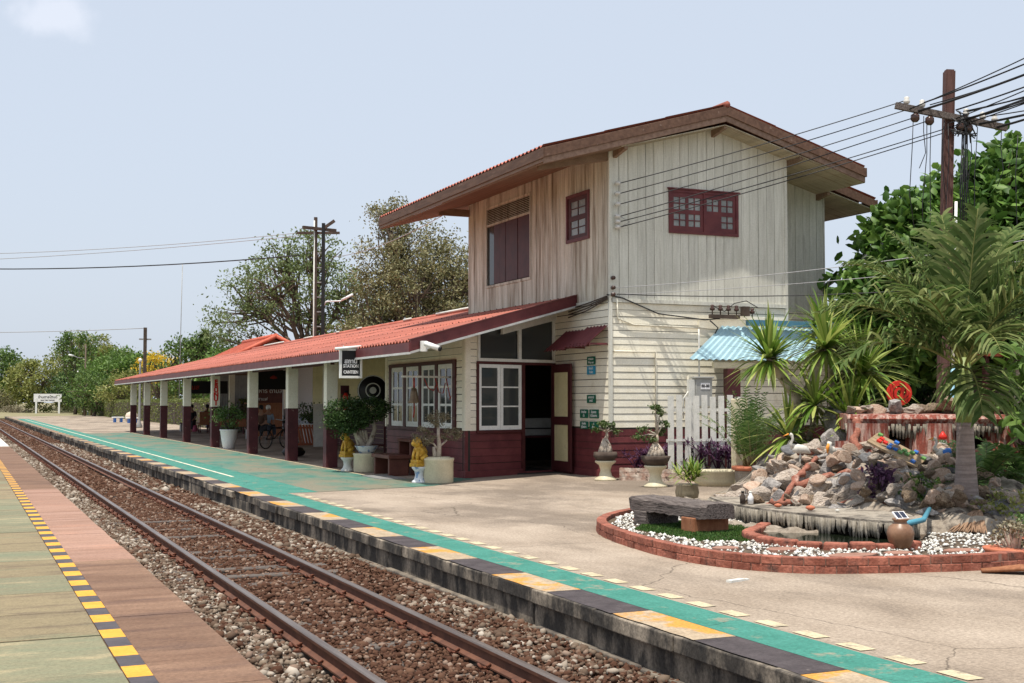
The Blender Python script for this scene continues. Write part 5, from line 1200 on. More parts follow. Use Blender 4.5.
mb.build('fronds',l_fern,pp); ms_.build('canes',l_olive,pp)
# picket fence, cream posts, meter box
pf_=thing('picket_fence','short off white picket fence in front of the gable wall','fence',(13.42,21.15,.26))
for k in range(9):
    x=-.74+k*.195; mb=MB(); mb.box(x,x+.125,-.012,.012,.02,1.66+.02*math.sin(k*2.1),rot=Matrix.Rotation(R(random.uniform(-.8,.8)),3,'Y')); mb.build('picket',m_offwhite,pf_)
for z in (.75,1.35): mb=MB(); mb.box(-.76,1.0,.013,.04,z,z+.06); mb.build('rail',m_offwhite,pf_)
mb=MB(); mb.tube([(-.76,-.02,.78),(1.1,-.02,.74)],.006,n=5); mb.build('wire',m_steelgrey,pf_)
gp=MB(); gp.box(12.93,13.13,19.2,19.36,.26,1.86); gp.box(13.16,13.42,19.5,19.66,.26,1.84); tag(gp.build('gate_posts',m_potcream,None,bevel=.02),'pair of cream timber gate posts standing close together right of the picket fence','gate posts')
mbx=thing('meter_box','grey meter box numbered 88-88 on a pale post behind the picket fence','meter box',(14.0,22.05,.26))
mb=MB(); mb.box(-.16,.22,-.10,.08,1.45,2.02); mb.box(-.19,.25,-.13,.09,2.02,2.06); mb.build('box_body',m_greypaint,mbx,bevel=.008)
mb=MB(); mb.box(-.06,.16,-.108,-.102,1.80,1.93); mb.build('number_plate',m_signwhite,mbx); text("88-88",.085,m_black,mbx,(.05,-.110,1.865),(R(90),0,0),bold=.002,ext=.001)
mb=MB(); mb.box(-.30,-.17,-.05,.05,0,2.0); mb.build('post',m_offwhite,mbx); mb=MB(); mb.tube([(-.3,0,1.75),(-.42,0,1.6),(-.42,0,1.2)],.012,n=6); mb.tube([(.0,.05,2.05),(.0,.05,3.05)],.018,n=6); mb.build('conduit',m_offwhite,mbx)
# blue sheet awning on the gable side
ba=thing('blue_sheet_shelter','sky blue corrugated lean-to sheet on a dark maroon post beside the gable wall','shelter',(14.5,21.5,2.6))
T1=Vector((14.75,22.36,3.40));T2_=Vector((17.5,22.36,3.40));B1=Vector((13.68,21.95,2.68));B2=Vector((16.9,21.95,2.68))
n=int(3/.02); vs=[];fs=[]
for i in range(n+1):
    t=i/n; wv=.014*math.cos(t*3/.15*6.283); a=T1.lerp(T2_,t)+Vector((0,0,wv)); b=B1.lerp(B2,t)+Vector((0,0,wv)); vs+=[a,b,b-Vector((0,0,.008)),a-Vector((0,0,.008))]
for i in range(n):
    for k in range(4): fs.append((i*4+k,i*4+(k+1)%4,(i+1)*4+(k+1)%4,(i+1)*4+k))
mb=MB(); mb.add(vs,fs+[(0,3,2,1),(n*4,n*4+1,n*4+2,n*4+3)],r=.5); world_child(mb.build('roof_sheet',m_skyblue),ba)
mb=MB(); mb.box(14.3,17.0,22.0,22.08,2.50,2.62); world_child(mb.build('beam',m_potcream),ba)
mb=MB(); mb.box(14.62,14.92,21.95,22.15,.26,2.49); world_child(mb.build('post',m_maroond,None,.01),ba)
mb=MB(); mb.box(15.3,17.5,22.15,22.3,3.42,3.54); world_child(mb.build('rear_blue_panel',m_blue2:=mat('dull_blue_sheet',(.07,.20,.30),(.10,.26,.36),scale=4,rough=.5)),ba)
# insulator rack on the gable wall
ir=thing('insulator_rack','dark insulator rack with loose cables on the gable wall above the blue sheet','insulator rack',(14.75,YG-.2,3.6))
mb=MB(); mb.box(-.40,.32,-.05,.05,-.05,.03); mb.build('rack_bar',m_barkd,ir)
for k in range(6):
    x=-.34+k*.20; mb=MB(); mb.lathe([(.012,0),(.012,.08),(.05,.09),(.055,.13),(.03,.15),(.045,.19),(.01,.21)],(x,0,.03-(.04 if k>3 else 0)),n=10); mb.build('insulator',m_brownins,ir)
mb=MB(); mb.box(.40,.56,-.06,.06,.02,.22); mb.build('junction_box',m_barkd,ir)
mb=MB(); mb.tube([(-.3,0,.2),(-.05,-.02,.1),(.2,-.02,.28),(.5,-.02,.34),(.8,-.02,.2)],.01,n=5); mb.tube([(-.4,0,-.1),(-.2,0,-.25),(-.3,.1,-.5)],.015,n=5); mb.build('cable_loop',m_wire,ir)
# brown hut with blue verge, further right
ht=thing('brown_hut','small brown gabled hut with a light blue verge board behind the sword plants','hut',(24.6,22.,.2))
def wc(mb,name,m,root,bevel=0): return world_child(mb.build(name,m,None,bevel),root)
hx,hy=20.4,24.8
mb=MB(); mb.add([(hx-2.4,hy,.2),(hx+2.3,hy,.2),(hx+2.3,hy,2.4),(hx,hy,4.05),(hx-2.4,hy,2.4)],[(0,1,2,3,4)]); mb.box(hx-2.4,hx+2.3,hy+.01,hy+4,.2,2.3); wc(mb,'wall',m_maroond,ht)
mb=MB()
for s_ in (-1,1): mb.hexa([(hx,hy-.35,4.12),(hx+s_*2.7,hy-.35,2.28),(hx+s_*2.7,hy+4.2,2.28),(hx,hy+4.2,4.12)],[(hx,hy-.35,4.18),(hx+s_*2.7,hy-.35,2.34),(hx+s_*2.7,hy+4.2,2.34),(hx,hy+4.2,4.18)])
wc(mb,'roof',m_maroond,ht)
mb=MB()
for s_ in (-1,1): mb.hexa([(hx,hy-.40,4.06),(hx+s_*2.72,hy-.40,2.22),(hx+s_*2.72,hy-.352,2.22),(hx,hy-.352,4.06)],[(hx,hy-.40,4.20),(hx+s_*2.72,hy-.40,2.36),(hx+s_*2.72,hy-.352,2.36),(hx,hy-.352,4.20)])
wc(mb,'verge_board',m_skyblue2:=mat('light_blue_board',(.25,.38,.45),rough=.5),ht)
# little orange-roofed stall and pale shed at far right
x_,y_=LD(10.2,26.5); st=thing('roadside_stall','low stall with a rusty orange roof seen behind the palm','stall',(x_,y_,.2))
mb=MB(); mb.box(-.75,.75,-.6,.6,2.60,2.70,rot=Matrix.Rotation(R(6),3,'X')); mb.build('roof',m_tile,st); mb=MB(); mb.box(-.7,.7,.2,.5,0,2.3); mb.build('wall',m_barkd,st)
for x in (-.65,.65): mb=MB(); mb.box(x-.05,x+.05,-.5,-.4,0,2.55); mb.build('post',m_maroond,st)
x_,y_=LD(11.6,26); sh=thing('pale_shed','pale block shed behind the palm at the edge of the garden','shed',(x_,y_,.2),R(-20))
mb=MB(); mb.box(-1.2,2.4,0,2.5,0,2.55); mb.build('wall',m_poolcem,sh); mb=MB(); mb.box(-1.5,2.7,-.4,2.8,2.56,2.66); mb.build('roof',m_barkd,sh)
# parked white car glimpsed behind the ledge
x_,y_=LD(9.9,34.5); car=thing('parked_car','white car half hidden behind the garden rocks','car',(x_,y_,.17),R(-30))
mb=MB(); pr=[(-2.0,.3),(-2.05,.75),(-1.7,.88),(-.95,.95),(-.45,1.38),(.95,1.40),(1.55,.98),(2.0,.9),(2.1,.45),(2.05,.3)]
n=len(pr); vs=[(x,-.82,z) for x,z in pr]+[(x,.82,z) for x,z in pr]; mb.add(vs,[(i,(i+1)%n,n+(i+1)%n,n+i) for i in range(n)]+[tuple(range(n-1,-1,-1)),tuple(range(n,2*n))]); mb.build('car_body',m_signwhite,car,bevel=.06)
mb=MB(); 
for y in (-.825,.825):
    mb.add([(-.80,y,.98),(-.40,y,1.30),(.05,y,1.32),(.05,y,.98)],[(0,1,2,3)]); mb.add([(.12,y,.98),(.12,y,1.32),(.88,y,1.33),(1.30,y,.98)],[(0,1,2,3)])
mb.add([(-.97,-.7,1.0),(-.97,.7,1.0),(-.55,.66,1.36),(-.55,-.66,1.36)],[(0,1,2,3)]); mb.build('windows',glass,car)
for x in (-1.3,1.3):
    for y in (-.82,.66): mb=MB(); mb.tube([(x,y,.31),(x,y+.16,.31)],.31,n=18); w_=mb.build('wheel',m_black,car); mb=MB(); mb.tube([(x,y-.005,.31),(x,y+.165,.31)],.17,n=12); o=mb.build('rim',m_steelgrey,car); o.parent=w_
for y in (-.6,.6): mb=MB(); mb.box(-2.08,-2.0,y-.15,y+.15,.62,.76); mb.build('headlight',m_ceramic,car)
# ================================================================== ROCK GARDEN
ringpts=[(9.75,9.15),(9.1,9.12),(8.19,9.38),(7.3,9.72),(6.84,10.4),(6.74,11.4),(6.92,12.7),(7.2,13.7),(7.65,14.45),(8.2,15.0),(8.9,15.5),(9.6,15.95)]
def resample(P,step):
    P=[Vector(p) for p in P]; out=[]; 
    # catmull-rom
    Q=[]
    for i in range(len(P)-1):
        p0=P[max(i-1,0)];p1=P[i];p2=P[i+1];p3=P[min(i+2,len(P)-1)]
        for k in range(12):
            t=k/12; Q.append(.5*((2*p1)+(p2-p0)*t+(2*p0-5*p1+4*p2-p3)*t*t+(3*p1-p0-3*p2+p3)*t**3))
    Q.append(P[-1]); out=[Q[0]]; acc=0
    for a,b in zip(Q[:-1],Q[1:]):
        L=(b-a).length
        while acc+L>=step:
            f=(step-acc)/L; a=a.lerp(b,f); out.append(a.copy()); L=(b-a).length; acc=0
        acc+=L
    return out
rk=thing('brick_kerb_ring','low curved red brick kerb around the white pebble garden','kerb',(8.2,11.5,.19))
mb=MB(); mm=MB(); rr=random.Random(2)
pts=resample(ringpts,.205)
for i in range(len(pts)-1):
    a,b=pts[i],pts[i+1]; d=(b-a).normalized(); n=Vector((-d.y,d.x)); z0=gz(a.x)
    for j,(zz0,zz1) in enumerate(((-.02,.070),(.075,.148))):
        if j==1: a2=a.lerp(b,.5); b2=b.lerp(pts[min(i+2,len(pts)-1)],.5)
        else: a2,b2=a,b
        o=rr.uniform(-.006,.006); g=(b2-a2)*.03
        if (b2-a2).length<.02: continue
        P=[a2+g-n*(-.0+o),b2-g-n*(-.0+o),b2-g+n*-.12,a2+g+n*-.12]
        P=[(p.x,p.y) for p in P]
        mb.hexa([(*P[3],z0+zz0),(*P[2],z0+zz0),(*P[1],z0+zz0),(*P[0],z0+zz0)],[(*P[3],z0+zz1+rr.uniform(-.004,.004)),(*P[2],z0+zz1),(*P[1],z0+zz1),(*P[0],z0+zz1)],0,rr.random())
    P=[a-n*.012,b-n*.012,b-n*.108,a-n*.108]
    mm.hexa([(P[3].x,P[3].y,z0-.02),(P[2].x,P[2].y,z0-.02),(P[1].x,P[1].y,z0-.02),(P[0].x,P[0].y,z0-.02)],[(P[3].x,P[3].y,z0+.142),(P[2].x,P[2].y,z0+.142),(P[1].x,P[1].y,z0+.142),(P[0].x,P[0].y,z0+.142)])
world_child(mb.build('bricks',m_brick,None,.006),rk); world_child(mm.build('mortar',m_mortar),rk)
# fill
inner=resample([(p[0]+(9.6-p[0])*.03,p[1]+(12.4-p[1])*.03) for p in ringpts],.3)
mb=MB(); vs=[(p.x,p.y,.28) for p in inner]+[(11.6,14.2,.28),(11.2,10.2,.28)]
mb.add([(10,12.5,.285)]+vs,[(0,i,i+1) for i in range(1,len(vs))]+[(0,len(vs),1)]); S(mb.build('garden_soil',m_soil))
# inner brick row
IB=[LD(3.05,15.1),LD(2.75,14.4),LD(2.62,13.9),LD(2.80,13.3),LD(3.3,12.95),LD(3.75,12.9),LD(4.25,13.1)]
ib=thing('inner_brick_row','inner curved row of worn red bricks at the pond edge','kerb',(*LD(2.9,13.6),.33))
mb=MB(); pts=resample(IB,.27)
for a,b in zip(pts[:-1],pts[1:]):
    d=(b-a).normalized(); n=Vector((-d.y,d.x)); g=d*.012; P=[a+g-n*.07,b-g-n*.07,b-g+n*.07,a+g+n*.07]; h=.36+rr.uniform(-.01,.01)
    mb.hexa([(p.x,p.y,.26) for p in P],[(p.x,p.y,h) for p in P],0,rr.random())
world_child(mb.build('bricks',m_brick,None,.02),ib)
# pond basin dark water + overhanging rim with fringe
pd=thing('pond_shelf','cement pond shelf with a dripping stalactite fringe over dark water','pond',(*LD(3.7,15),.33))
RIM=[LD(2.72,17.3),LD(2.76,16.5),LD(2.95,15.7),LD(3.25,15.0),LD(3.62,14.4),LD(4.0,13.9),LD(4.32,13.75),LD(4.52,14.05),LD(4.62,14.6)]
pts=resample(RIM,.035)
mb=MB(); c=Vector(LD(4.6,16.6)); vs=[];m_=len(pts)
for p in pts: vs+= [(p.x,p.y,.50),(p.x,p.y,.46)]
vs+=[(c.x,c.y,.54)]
mb.add(vs,[(2*i,2*i+2,2*m_) for i in range(m_-1)]+[(2*i+1,2*i+3,2*i+2,2*i) for i in range(m_-1)]); 
world_child(mb.build('shelf_top',m_poolcem),pd)
mb=MB(); rr=random.Random(6)
for i,p in enumerate(pts):
    ln=.10+.06*abs(math.sin(i*.23))+rr.uniform(0,.08); o=Vector((rr.uniform(-.02,.02),rr.uniform(-.02,.02)))
    mb.tube([(p.x+o.x,p.y+o.y,.475),(p.x+o.x,p.y+o.y,.475-ln*.6),(p.x+o.x*1.5,p.y+o.y*1.5,.475-ln)],[.026,.02,.005],n=5,r=rr.random())
    if i%2: mb.tube([(p.x+o.x+.02,p.y+.02,.47),(p.x+.02,p.y+.03,.40-ln*.3)],[.025,.008],n=5,r=rr.random())
world_child(mb.build('fringe',m_fringe),pd)
mb=MB(); P=[LD(2.6,14.2),LD(3.0,13.2),LD(4.3,13.2),LD(4.6,14.2),LD(4.2,16),LD(2.9,16.5)]; mb.add([(*p,.292) for p in P],[tuple(range(6))]); world_child(mb.build('water',m_pondin),pd)
mb=MB(); pin=[c.lerp(p,.93) for p in pts[::5]]; vs=[]
for p in pin: vs+=[(p.x,p.y,.33),(p.x,p.y,.48)]
mb.add(vs,[(2*i,2*i+2,2*i+3,2*i+1) for i in range(len(pin)-1)]); world_child(mb.build('inner_wall',m_dark),pd)
# turf, flagstones, pebbles
def inpoly(x,y,P):
    r_=False; n=len(P)
    for i in range(n):
        x1,y1=P[i][0],P[i][1];x2,y2=P[(i+1)%n][0],P[(i+1)%n][1]
        if (y1>y)!=(y2>y) and x<(x2-x1)*(y-y1)/(y2-y1)+x1: r_=not r_
    return r_
ringin=[(9.72,9.32),(9.1,9.28),(8.25,9.53),(7.4,9.86),(7.0,10.46),(6.9,11.4),(7.07,12.65),(7.34,13.6),(7.78,14.35),(8.3,14.87),(8.95,15.35)]
pondP=[tuple(p) for p in IB]+[LD(4.7,14.2),LD(5.4,16.5),LD(3.3,17.3)]
grassP=[LD(1.45,14.9),LD(2.05,13.65),LD(2.65,13.6),LD(2.75,14.2),LD(2.95,15.2),LD(1.8,16.1)]
flags=[(LD(3.35,12.35),.62,.24),(LD(3.85,12.55),.4,.2),(LD(4.55,12.75),.45,.2),(LD(1.75,16.2),.5,.26),(LD(2.75,12.85),.4,.22),(LD(2.2,12.95),.3,.2)]
G=np.random.default_rng(4)
full=ringin+[(10.9,15.9),(12.0,13.5),(11.4,9.7)]
pb=[];tf=[]
while len(pb)<3300:
    x,y=G.uniform(6.8,11.6),G.uniform(9.2,15.9)
    if not inpoly(x,y,full) or inpoly(x,y,pondP) or inpoly(x,y,grassP): continue
    if any(((x-f[0][0])**2/(f[1]*.5)**2+(y-f[0][1])**2/(f[2]*.62)**2)<1 for f in flags): continue
    if math.sin(x*3.1+y*2.2)+math.sin(y*4.3-x)>1.25 and G.random()<.7: continue
    pb.append((x,y))
pb=np.array(pb)
ic=np.array([(1,0,0),(-1,0,0),(0,1,0),(0,-1,0),(0,0,1),(0,0,-1)],float); fc=np.array([(0,2,4),(2,1,4),(1,3,4),(3,0,4),(2,0,5),(1,2,5),(3,1,5),(0,3,5)])
n=len(pb); V=ic[None]*G.uniform(.7,1.3,(n,6,1))*(G.uniform(.013,.030,(n,1,1))*np.array([1,1,.7])); a=G.uniform(0,6.28,n); ca,sa=np.cos(a)[:,None],np.sin(a)[:,None]
V=np.stack([V[...,0]*ca-V[...,1]*sa,V[...,0]*sa+V[...,1]*ca,V[...,2]],2)+np.concatenate([pb,G.uniform(.290,.304,(n,1))],1)[:,None]
o=npmesh('white_pebbles',V.reshape(-1,3),(fc[None]+(np.arange(n)*6)[:,None,None]).reshape(-1,3),np.repeat(G.random(n),6),m_pebble); tag(o,'loose white pebbles filling the brick ring','pebbles',kind='stuff')
while len(tf)<9000:
    x,y=G.uniform(6.8,10),G.uniform(10.5,15.5)
    if inpoly(x,y,grassP) and inpoly(x,y,full): tf.append((x,y,.29))
tf=np.array(tf); d=unit(len(tf),G)*.5; d[:,2]=1
o=leafcards('turf_patch',tf+np.array([0,0,.012]),.035,.012,m_turf,None,G,dirs=d); tag(o,'small patch of green turf under the log bench','grass',kind='stuff')
for i,(c,a,b) in enumerate(flags):
    mb=MB(); k=7; r0=[G.uniform(.8,1.1) for _ in range(k)]; 
    top=[(c[0]+a*.5*r0[j]*math.cos(j/k*6.283),c[1]+b*.6*r0[j]*math.sin(j/k*6.283),.31) for j in range(k)]
    mb.add(top+[(x,y,.27) for x,y,z in top],[tuple(range(k))]+[(j,k+j,k+(j+1)%k,(j+1)%k) for j in range(k)])
    tag(mb.build('flagstone',m_flag,None,.006),['large flat red flagstone left of the brown jar in the pebbles','small red flagstone just left of the brown jar','red flagstone right of the brown jar by the palm','red flagstone at the far left end of the pebble ring','red flagstone among pebbles beside the log bench','small red flagstone near the front kerb by the bench'][i],'flagstone','red flagstones')
# log bench
lb=thing('log_bench','weathered grey railway sleeper bench resting on two short wooden blocks','bench',(7.98,13.05,.29),R(4))
mb=MB(); vs=[];fs=[];n=16; rr=random.Random(12)
for i in range(n+1):
    t=i/n; y=-.80+1.60*t; j=lambda s_=.012: rr.uniform(-s_,s_)
    e=.0 if 0<i<n else .03
    vs+=[(-.23+j()+e,y,.17+j()),(.23+j()-e,y,.17+j()),(.24+j()-e,y,.30+j(.01)),(.20-e,y,.335+j(.008)),(0,y,.34+j(.008)),(-.20+e,y,.335+j(.008)),(-.235+j()+e,y,.30+j(.01))]
for i in range(n):
    for k in range(7): fs.append((i*7+k,i*7+(k+1)%7,(i+1)*7+(k+1)%7,(i+1)*7+k))
fs+= [tuple(range(7)),tuple(n*7+k for k in range(6,-1,-1))]; mb.add(vs,fs); o=mb.build('seat',m_oldwood,lb)
for k in (-1,1):
    mb=MB(); mb.box(-.25,.25,k*.50-.13,k*.50+.13,-.01,.172); o=mb.build('leg',m_redwood if k<0 else m_oldwood,lb,bevel=.012); o['label']='orange brown block leg' if k<0 else 'grey weathered block leg'
# brown jar with a solar lamp
jr=thing('glazed_jar','brown glazed water jar topped with a small solar panel on white pebbles','jar',(*LD(4.0,12.95),.29)); jr.scale=(.84,.84,.88)
mb=MB(); mb.lathe([(.09,0),(.12,.03),(.155,.12),(.165,.19),(.14,.26),(.085,.30),(.075,.32),(.10,.345),(.095,.36),(.07,.355)],n=26); mb.build('jar_body',m_jar,jr)
mb=MB(); mb.box(-.09,.09,-.06,.06,.385,.40,rot=Matrix.Rotation(R(38),3,'X')); mb.build('lamp_frame',m_signwhite,jr); mb=MB()
for k in (-1,1): mb.box(k*.04-.034,k*.04+.034,-.05,.05,.397,.403,rot=Matrix.Rotation(R(38),3,'X'),c=(0,0,.3925))
mb.build('solar_panel',m_solar,jr)
bp_=MB(); bp_.tube([(*LD(4.2,13.6),.47),(*LD(4.55,13.9),.50),(*LD(4.85,14.6),.56)],[.035,.03,.025],n=10); tag(bp_.build('blue_pipe',m_bluepvc),'blue plastic pipe lying behind the jar towards the palm trunk','pipe')
# rock mound
def mound(l,d):
    d0=15.6-1.1*min(max((l-3.5)/.8,0),1); t=min(max((d-d0)/(18.2-d0),0),1); e=min(max((l-3.0)/1.45,0),1); e=e*e*(3-2*e); r_=min(max((7.6-l)/1.2,0),1)
    return .30+(.13+.74*t**.95)*e*r_
md=thing('rock_garden_mound','rough cement mound holding the rock garden and waterfall','mound',(*LD(4.8,17),.26))
V=[];F=[];nl,nd=64,40
for j in range(nd+1):
    for i in range(nl+1):
        l=2.6+(7.7-2.6)*i/nl; d=14.4+(20.2-14.4)*j/nd; z=mound(l,d)+.03*math.sin(l*9+d*5)+.02*math.sin(l*17-d*11)-(.5 if d>19.7 else 0)-(.25 if (i in(0,nl) or j==0) else 0); V.append((*LD(l,d),z))
mb=MB(); mb.add(V,[(j*(nl+1)+i,j*(nl+1)+i+1,(j+1)*(nl+1)+i+1,(j+1)*(nl+1)+i) for j in range(nd) for i in range(nl)],smooth=True)
world_child(mb.build('mound_body',m_mound),md)
# rock meshes
def rockmesh(seed,cuts=7,rough=.18,pits=0):
    rg=np.random.default_rng(seed); bm=bmesh.new(); bmesh.ops.create_icosphere(bm,subdivisions=3,radius=1)
    V=np.array([v.co for v in bm.verts])
    ns=unit(cuts,rg); dd=rg.uniform(.42,.78,cuts)
    for n_,d_ in zip(ns,dd):
        k=V@n_; m_=k>d_; V[m_]-=np.outer((k[m_]-d_)*.97,n_)
    for f,a in ((1.7,rough),(3.7,rough*.5),(8,rough*.25)):
        q=rg.normal(size=(3,3))*f; ph=rg.uniform(0,6,3); V*=1+a*(np.sin(V@q+ph).sum(1)/3)[:,None]
    if pits:
        for _ in range(pits):
            c=unit(1,rg)[0]; r_=rg.uniform(.18,.35); q=np.linalg.norm(V/np.linalg.norm(V,axis=1,keepdims=True)-c,axis=1); m_=q<r_; V[m_]*=(1-.35*(1-(q[m_]/r_)**2))[:,None]
    for v,p in zip(bm.verts,V): v.co=p
    me=bpy.data.meshes.new('rock'); bm.to_mesh(me); bm.free(); return me
pool={'g':[rockmesh(s,14,.12) for s in range(5)],'w':[rockmesh(20+s,9,.25,16) for s in range(4)],'b':[rockmesh(40+s,4,.25,18) for s in range(2)],'d':[rockmesh(60+s,14,.1) for s in range(3)],'c':[rockmesh(80+s,7,.12,3) for s in range(3)]}
rm={'g':m_rockg,'w':m_rockw,'b':m_rockb,'d':m_rockd,'c':m_rockc}
rl={'g':('grey angular rock set in the rock garden heap','grey rocks of the garden heap'),'w':('whitish pitted coral rock in the rock garden heap','coral rocks of the garden heap'),'b':('brown craggy rock full of holes in the rock garden heap','craggy rocks of the garden heap'),'d':('dark slate coloured rock in the rock garden heap','dark rocks of the garden heap'),'c':('smooth pinkish cream sandstone rock in the rock garden heap','cream rocks of the garden heap')}
meshes={}
for k,L in pool.items():
    for i,me in enumerate(L): me.materials.append(rm[k])
rk_rng=random.Random(19)
def rock(x,y,z,w_,h_,k,label=None,dep=None,rz=None,tilt=.25):
    kk={'tall':'g','flat':'g'}.get(k,k); me=rk_rng.choice(pool[kk])
    o=bpy.data.objects.new({'g':'grey_rock','w':'coral_rock','b':'craggy_rock','d':'slate_rock','c':'sandstone_rock'}[kk],me); COL.objects.link(o)
    o.location=(x,y,z); o.scale=(w_*.55,(dep or w_*.8)*.5,h_*.58); o.rotation_euler=(rk_rng.uniform(-tilt,tilt),rk_rng.uniform(-tilt,tilt),R(-24)+rk_rng.uniform(-.5,.5) if rz is None else rz)
    tag(o,label or rl[kk][0],'rock',None if label else rl[kk][1]); return o
HERO=[(12.21,15.28,1.45,0.72,1.0,'tall','tall pale grey rock standing upright at the left end of the waterfall ledge'),(11.72,14.93,1.22,0.38,0.50,'g','grey rock leaning at the foot of the tall upright rock'),(12.10,14.75,1.27,0.20,0.17,'w','small white rock tucked beside the tall upright rock'),(11.10,14.28,0.99,0.56,0.22,'g'),(11.43,14.17,1.00,0.45,0.27,'g'),(11.74,14.08,1.01,0.34,0.23,'d'),(10.70,13.47,0.68,0.88,0.24,'flat','broad flat grey slab rock in the middle of the heap front'),(10.01,13.07,0.46,0.36,0.28,'g'),(10.06,13.44,0.56,0.29,0.26,'d'),(9.76,13.46,0.53,0.39,0.29,'g'),(10.43,12.95,0.52,0.34,0.30,'b','brown honeycombed rock under the broad flat slab'),(10.14,13.01,0.46,0.33,0.26,'d'),(10.27,13.94,0.75,0.46,0.27,'w'),(9.62,13.70,0.58,0.39,0.24,'w'),(9.95,13.95,0.70,0.35,0.24,'g'),(9.31,13.48,0.50,0.32,0.2,'b','brown craggy rock at the left tip of the heap'),(10.58,13.88,0.77,0.41,0.22,'w'),(11.18,13.61,0.80,0.41,0.26,'c','cream rounded rock above the red figurine'),(11.71,13.73,0.92,0.70,0.35,'w','long pale coral boulder below the tilted number board'),(11.68,13.39,0.77,0.46,0.24,'b'),(12.23,13.72,0.96,0.34,0.25,'g'),(12.67,13.87,1.09,0.34,0.25,'g'),(13.06,14.13,1.25,0.40,0.28,'c','cream boulder right of the tilted number board'),(12.86,14.28,1.27,0.25,0.24,'g'),(12.40,13.50,0.91,0.47,0.31,'w'),(11.36,12.93,0.58,0.42,0.29,'d'),(11.81,13.05,0.68,0.40,0.29,'d'),(12.19,13.10,0.75,0.41,0.32,'d'),(10.83,12.95,0.53,0.42,0.23,'g'),(10.96,12.76,0.49,0.31,0.23,'g'),(11.78,12.57,0.53,0.31,0.26,'d'),(11.27,13.22,0.66,0.32,0.19,'b'),(10.73,14.34,0.95,0.36,0.20,'w'),(10.42,14.37,0.91,0.33,0.19,'w'),
 (13.4,13.6,1.0,.5,.4,'d'),(13.9,13.9,1.1,.5,.4,'b'),(13.1,13.2,.85,.45,.4,'d'),(12.6,12.7,.6,.45,.35,'d'),(13.3,12.6,.6,.5,.4,'d')]
for h in HERO:
    tall=h[5]=='tall'; rock(*h[:6],label=h[6] if len(h)>6 else None,dep=(.7 if h[5]=='flat' else None),tilt=.12 if (tall or h[5]=='flat') else .3,rz=R(-24) if (tall or h[5]=='flat') else None)
for i in range(90):
    l=rk_rng.uniform(2.95,4.1); d=rk_rng.uniform(16.2,18.6); z=mound(l,d); s_=rk_rng.choice([.2,.28,.36,.45]); x,y=LD(l,d); rock(x,y,z+s_*.05,s_*1.15,s_*rk_rng.uniform(.4,.75),rk_rng.choice('ggwwbc'),tilt=.5)
for i in range(250):
    l=rk_rng.uniform(2.95,6.3); d=rk_rng.uniform(14.6,18.0)+rk_rng.uniform(0,.3)
    if d<15.75 and (l<3.4 or d<15.9-(l-3.3)*1.15): continue
    z=mound(l,d)
    if z<.36: continue
    s_=rk_rng.choice([.12,.15,.18,.22,.27,.33,.4]); k=rk_rng.choice('ggwwwbcdg' if l<5.2 else 'gddbwdc')
    x,y=LD(l,d); rock(x,y,z+s_*.08,s_*1.15,s_*rk_rng.uniform(.35,.8),k,tilt=.5)
for i in range(70):
    l=rk_rng.uniform(3.3,6.0); d=rk_rng.uniform(14.8,17.4); 
    if d<15.9-(l-3.3)*1.15: continue
    z=mound(l,d); s_=rk_rng.uniform(.10,.2); x,y=LD(l,d-.15); rock(x,y,z+.16,s_*1.2,s_*.8,rk_rng.choice('ccbw'),tilt=.6)
# rocks lining ledge top
# waterfall ledge
wf_=thing('waterfall_ledge','red and grey cement waterfall ledge with rocks on its streaked top and dripping fringe','waterfall',(*LD(6,18.4),.8))
LP=[LD(4.86,18.2),LD(5.3,17.75),LD(6.2,17.65),LD(7.0,17.75),LD(7.6,18.0)]; pts=resample(LP,.045)
mb=MB(); back=[Vector(LD((Vector(p).x)*0+5,19)) for p in pts]
vs=[];m_=len(pts); dn=Vector(LD(0,1))
for p in pts:
    q=p+dn*.9
    vs+=[(p.x,p.y,1.50),(p.x-dn.x*.05,p.y-dn.y*.05,1.56),(p.x,p.y,1.62),(q.x,q.y,1.64),(q.x,q.y,1.40),(p.x,p.y,1.40)]
mb.add(vs,[(i*6+k,(i+1)*6+k,(i+1)*6+(k+1)%6,i*6+(k+1)%6) for i in range(m_-1) for k in range(6)]+[tuple(range(6)),tuple((m_-1)*6+k for k in range(5,-1,-1))],smooth=False)
world_child(mb.build('ledge_slab',m_redstreak),wf_)
mb=MB(); rr=random.Random(16)
for i,p in enumerate(pts):
    for q in range(2):
        ln=rr.uniform(.10,.22); ox,oy=rr.uniform(-.03,.03),rr.uniform(-.02,.03); mb.tube([(p.x+ox,p.y+oy,1.49-q*.03),(p.x+ox,p.y+oy,1.49-ln)],[.03,.010],n=5,r=rr.random())
world_child(mb.build('fringe',m_fringe),wf_)
def pillar(l,d,w_,z0,z1,flare=1.8):
    mb=MB(); n=18; vs=[];fs=[]; rows=9; rr=random.Random(int(l*100)); ph=[rr.uniform(.82,1.18) for _ in range(n)]
    for j in range(rows+1):
        t=j/rows; rad=w_*(1+(flare-1)*(1-t)**2.2)
        for k in range(n):
            a=k/n*6.283; x,y=LD(l+rad*ph[k]*math.cos(a),d+rad*.8*ph[k]*math.sin(a)); vs.append((x,y,z0+(z1-z0)*t))
    for j in range(rows):
        for k in range(n): fs.append((j*n+k,j*n+(k+1)%n,(j+1)*n+(k+1)%n,(j+1)*n+k))
    mb.add(vs,fs,smooth=True); world_child(mb.build('flow_column',m_redstreak),wf_)
pillar(5.08,17.85,.26,.70,1.50,1.9); pillar(5.98,17.85,.33,.70,1.50,1.4); pillar(7.1,18.0,.34,.7,1.5,1.6); pillar(4.75,17.7,.16,.65,1.25,2.2)
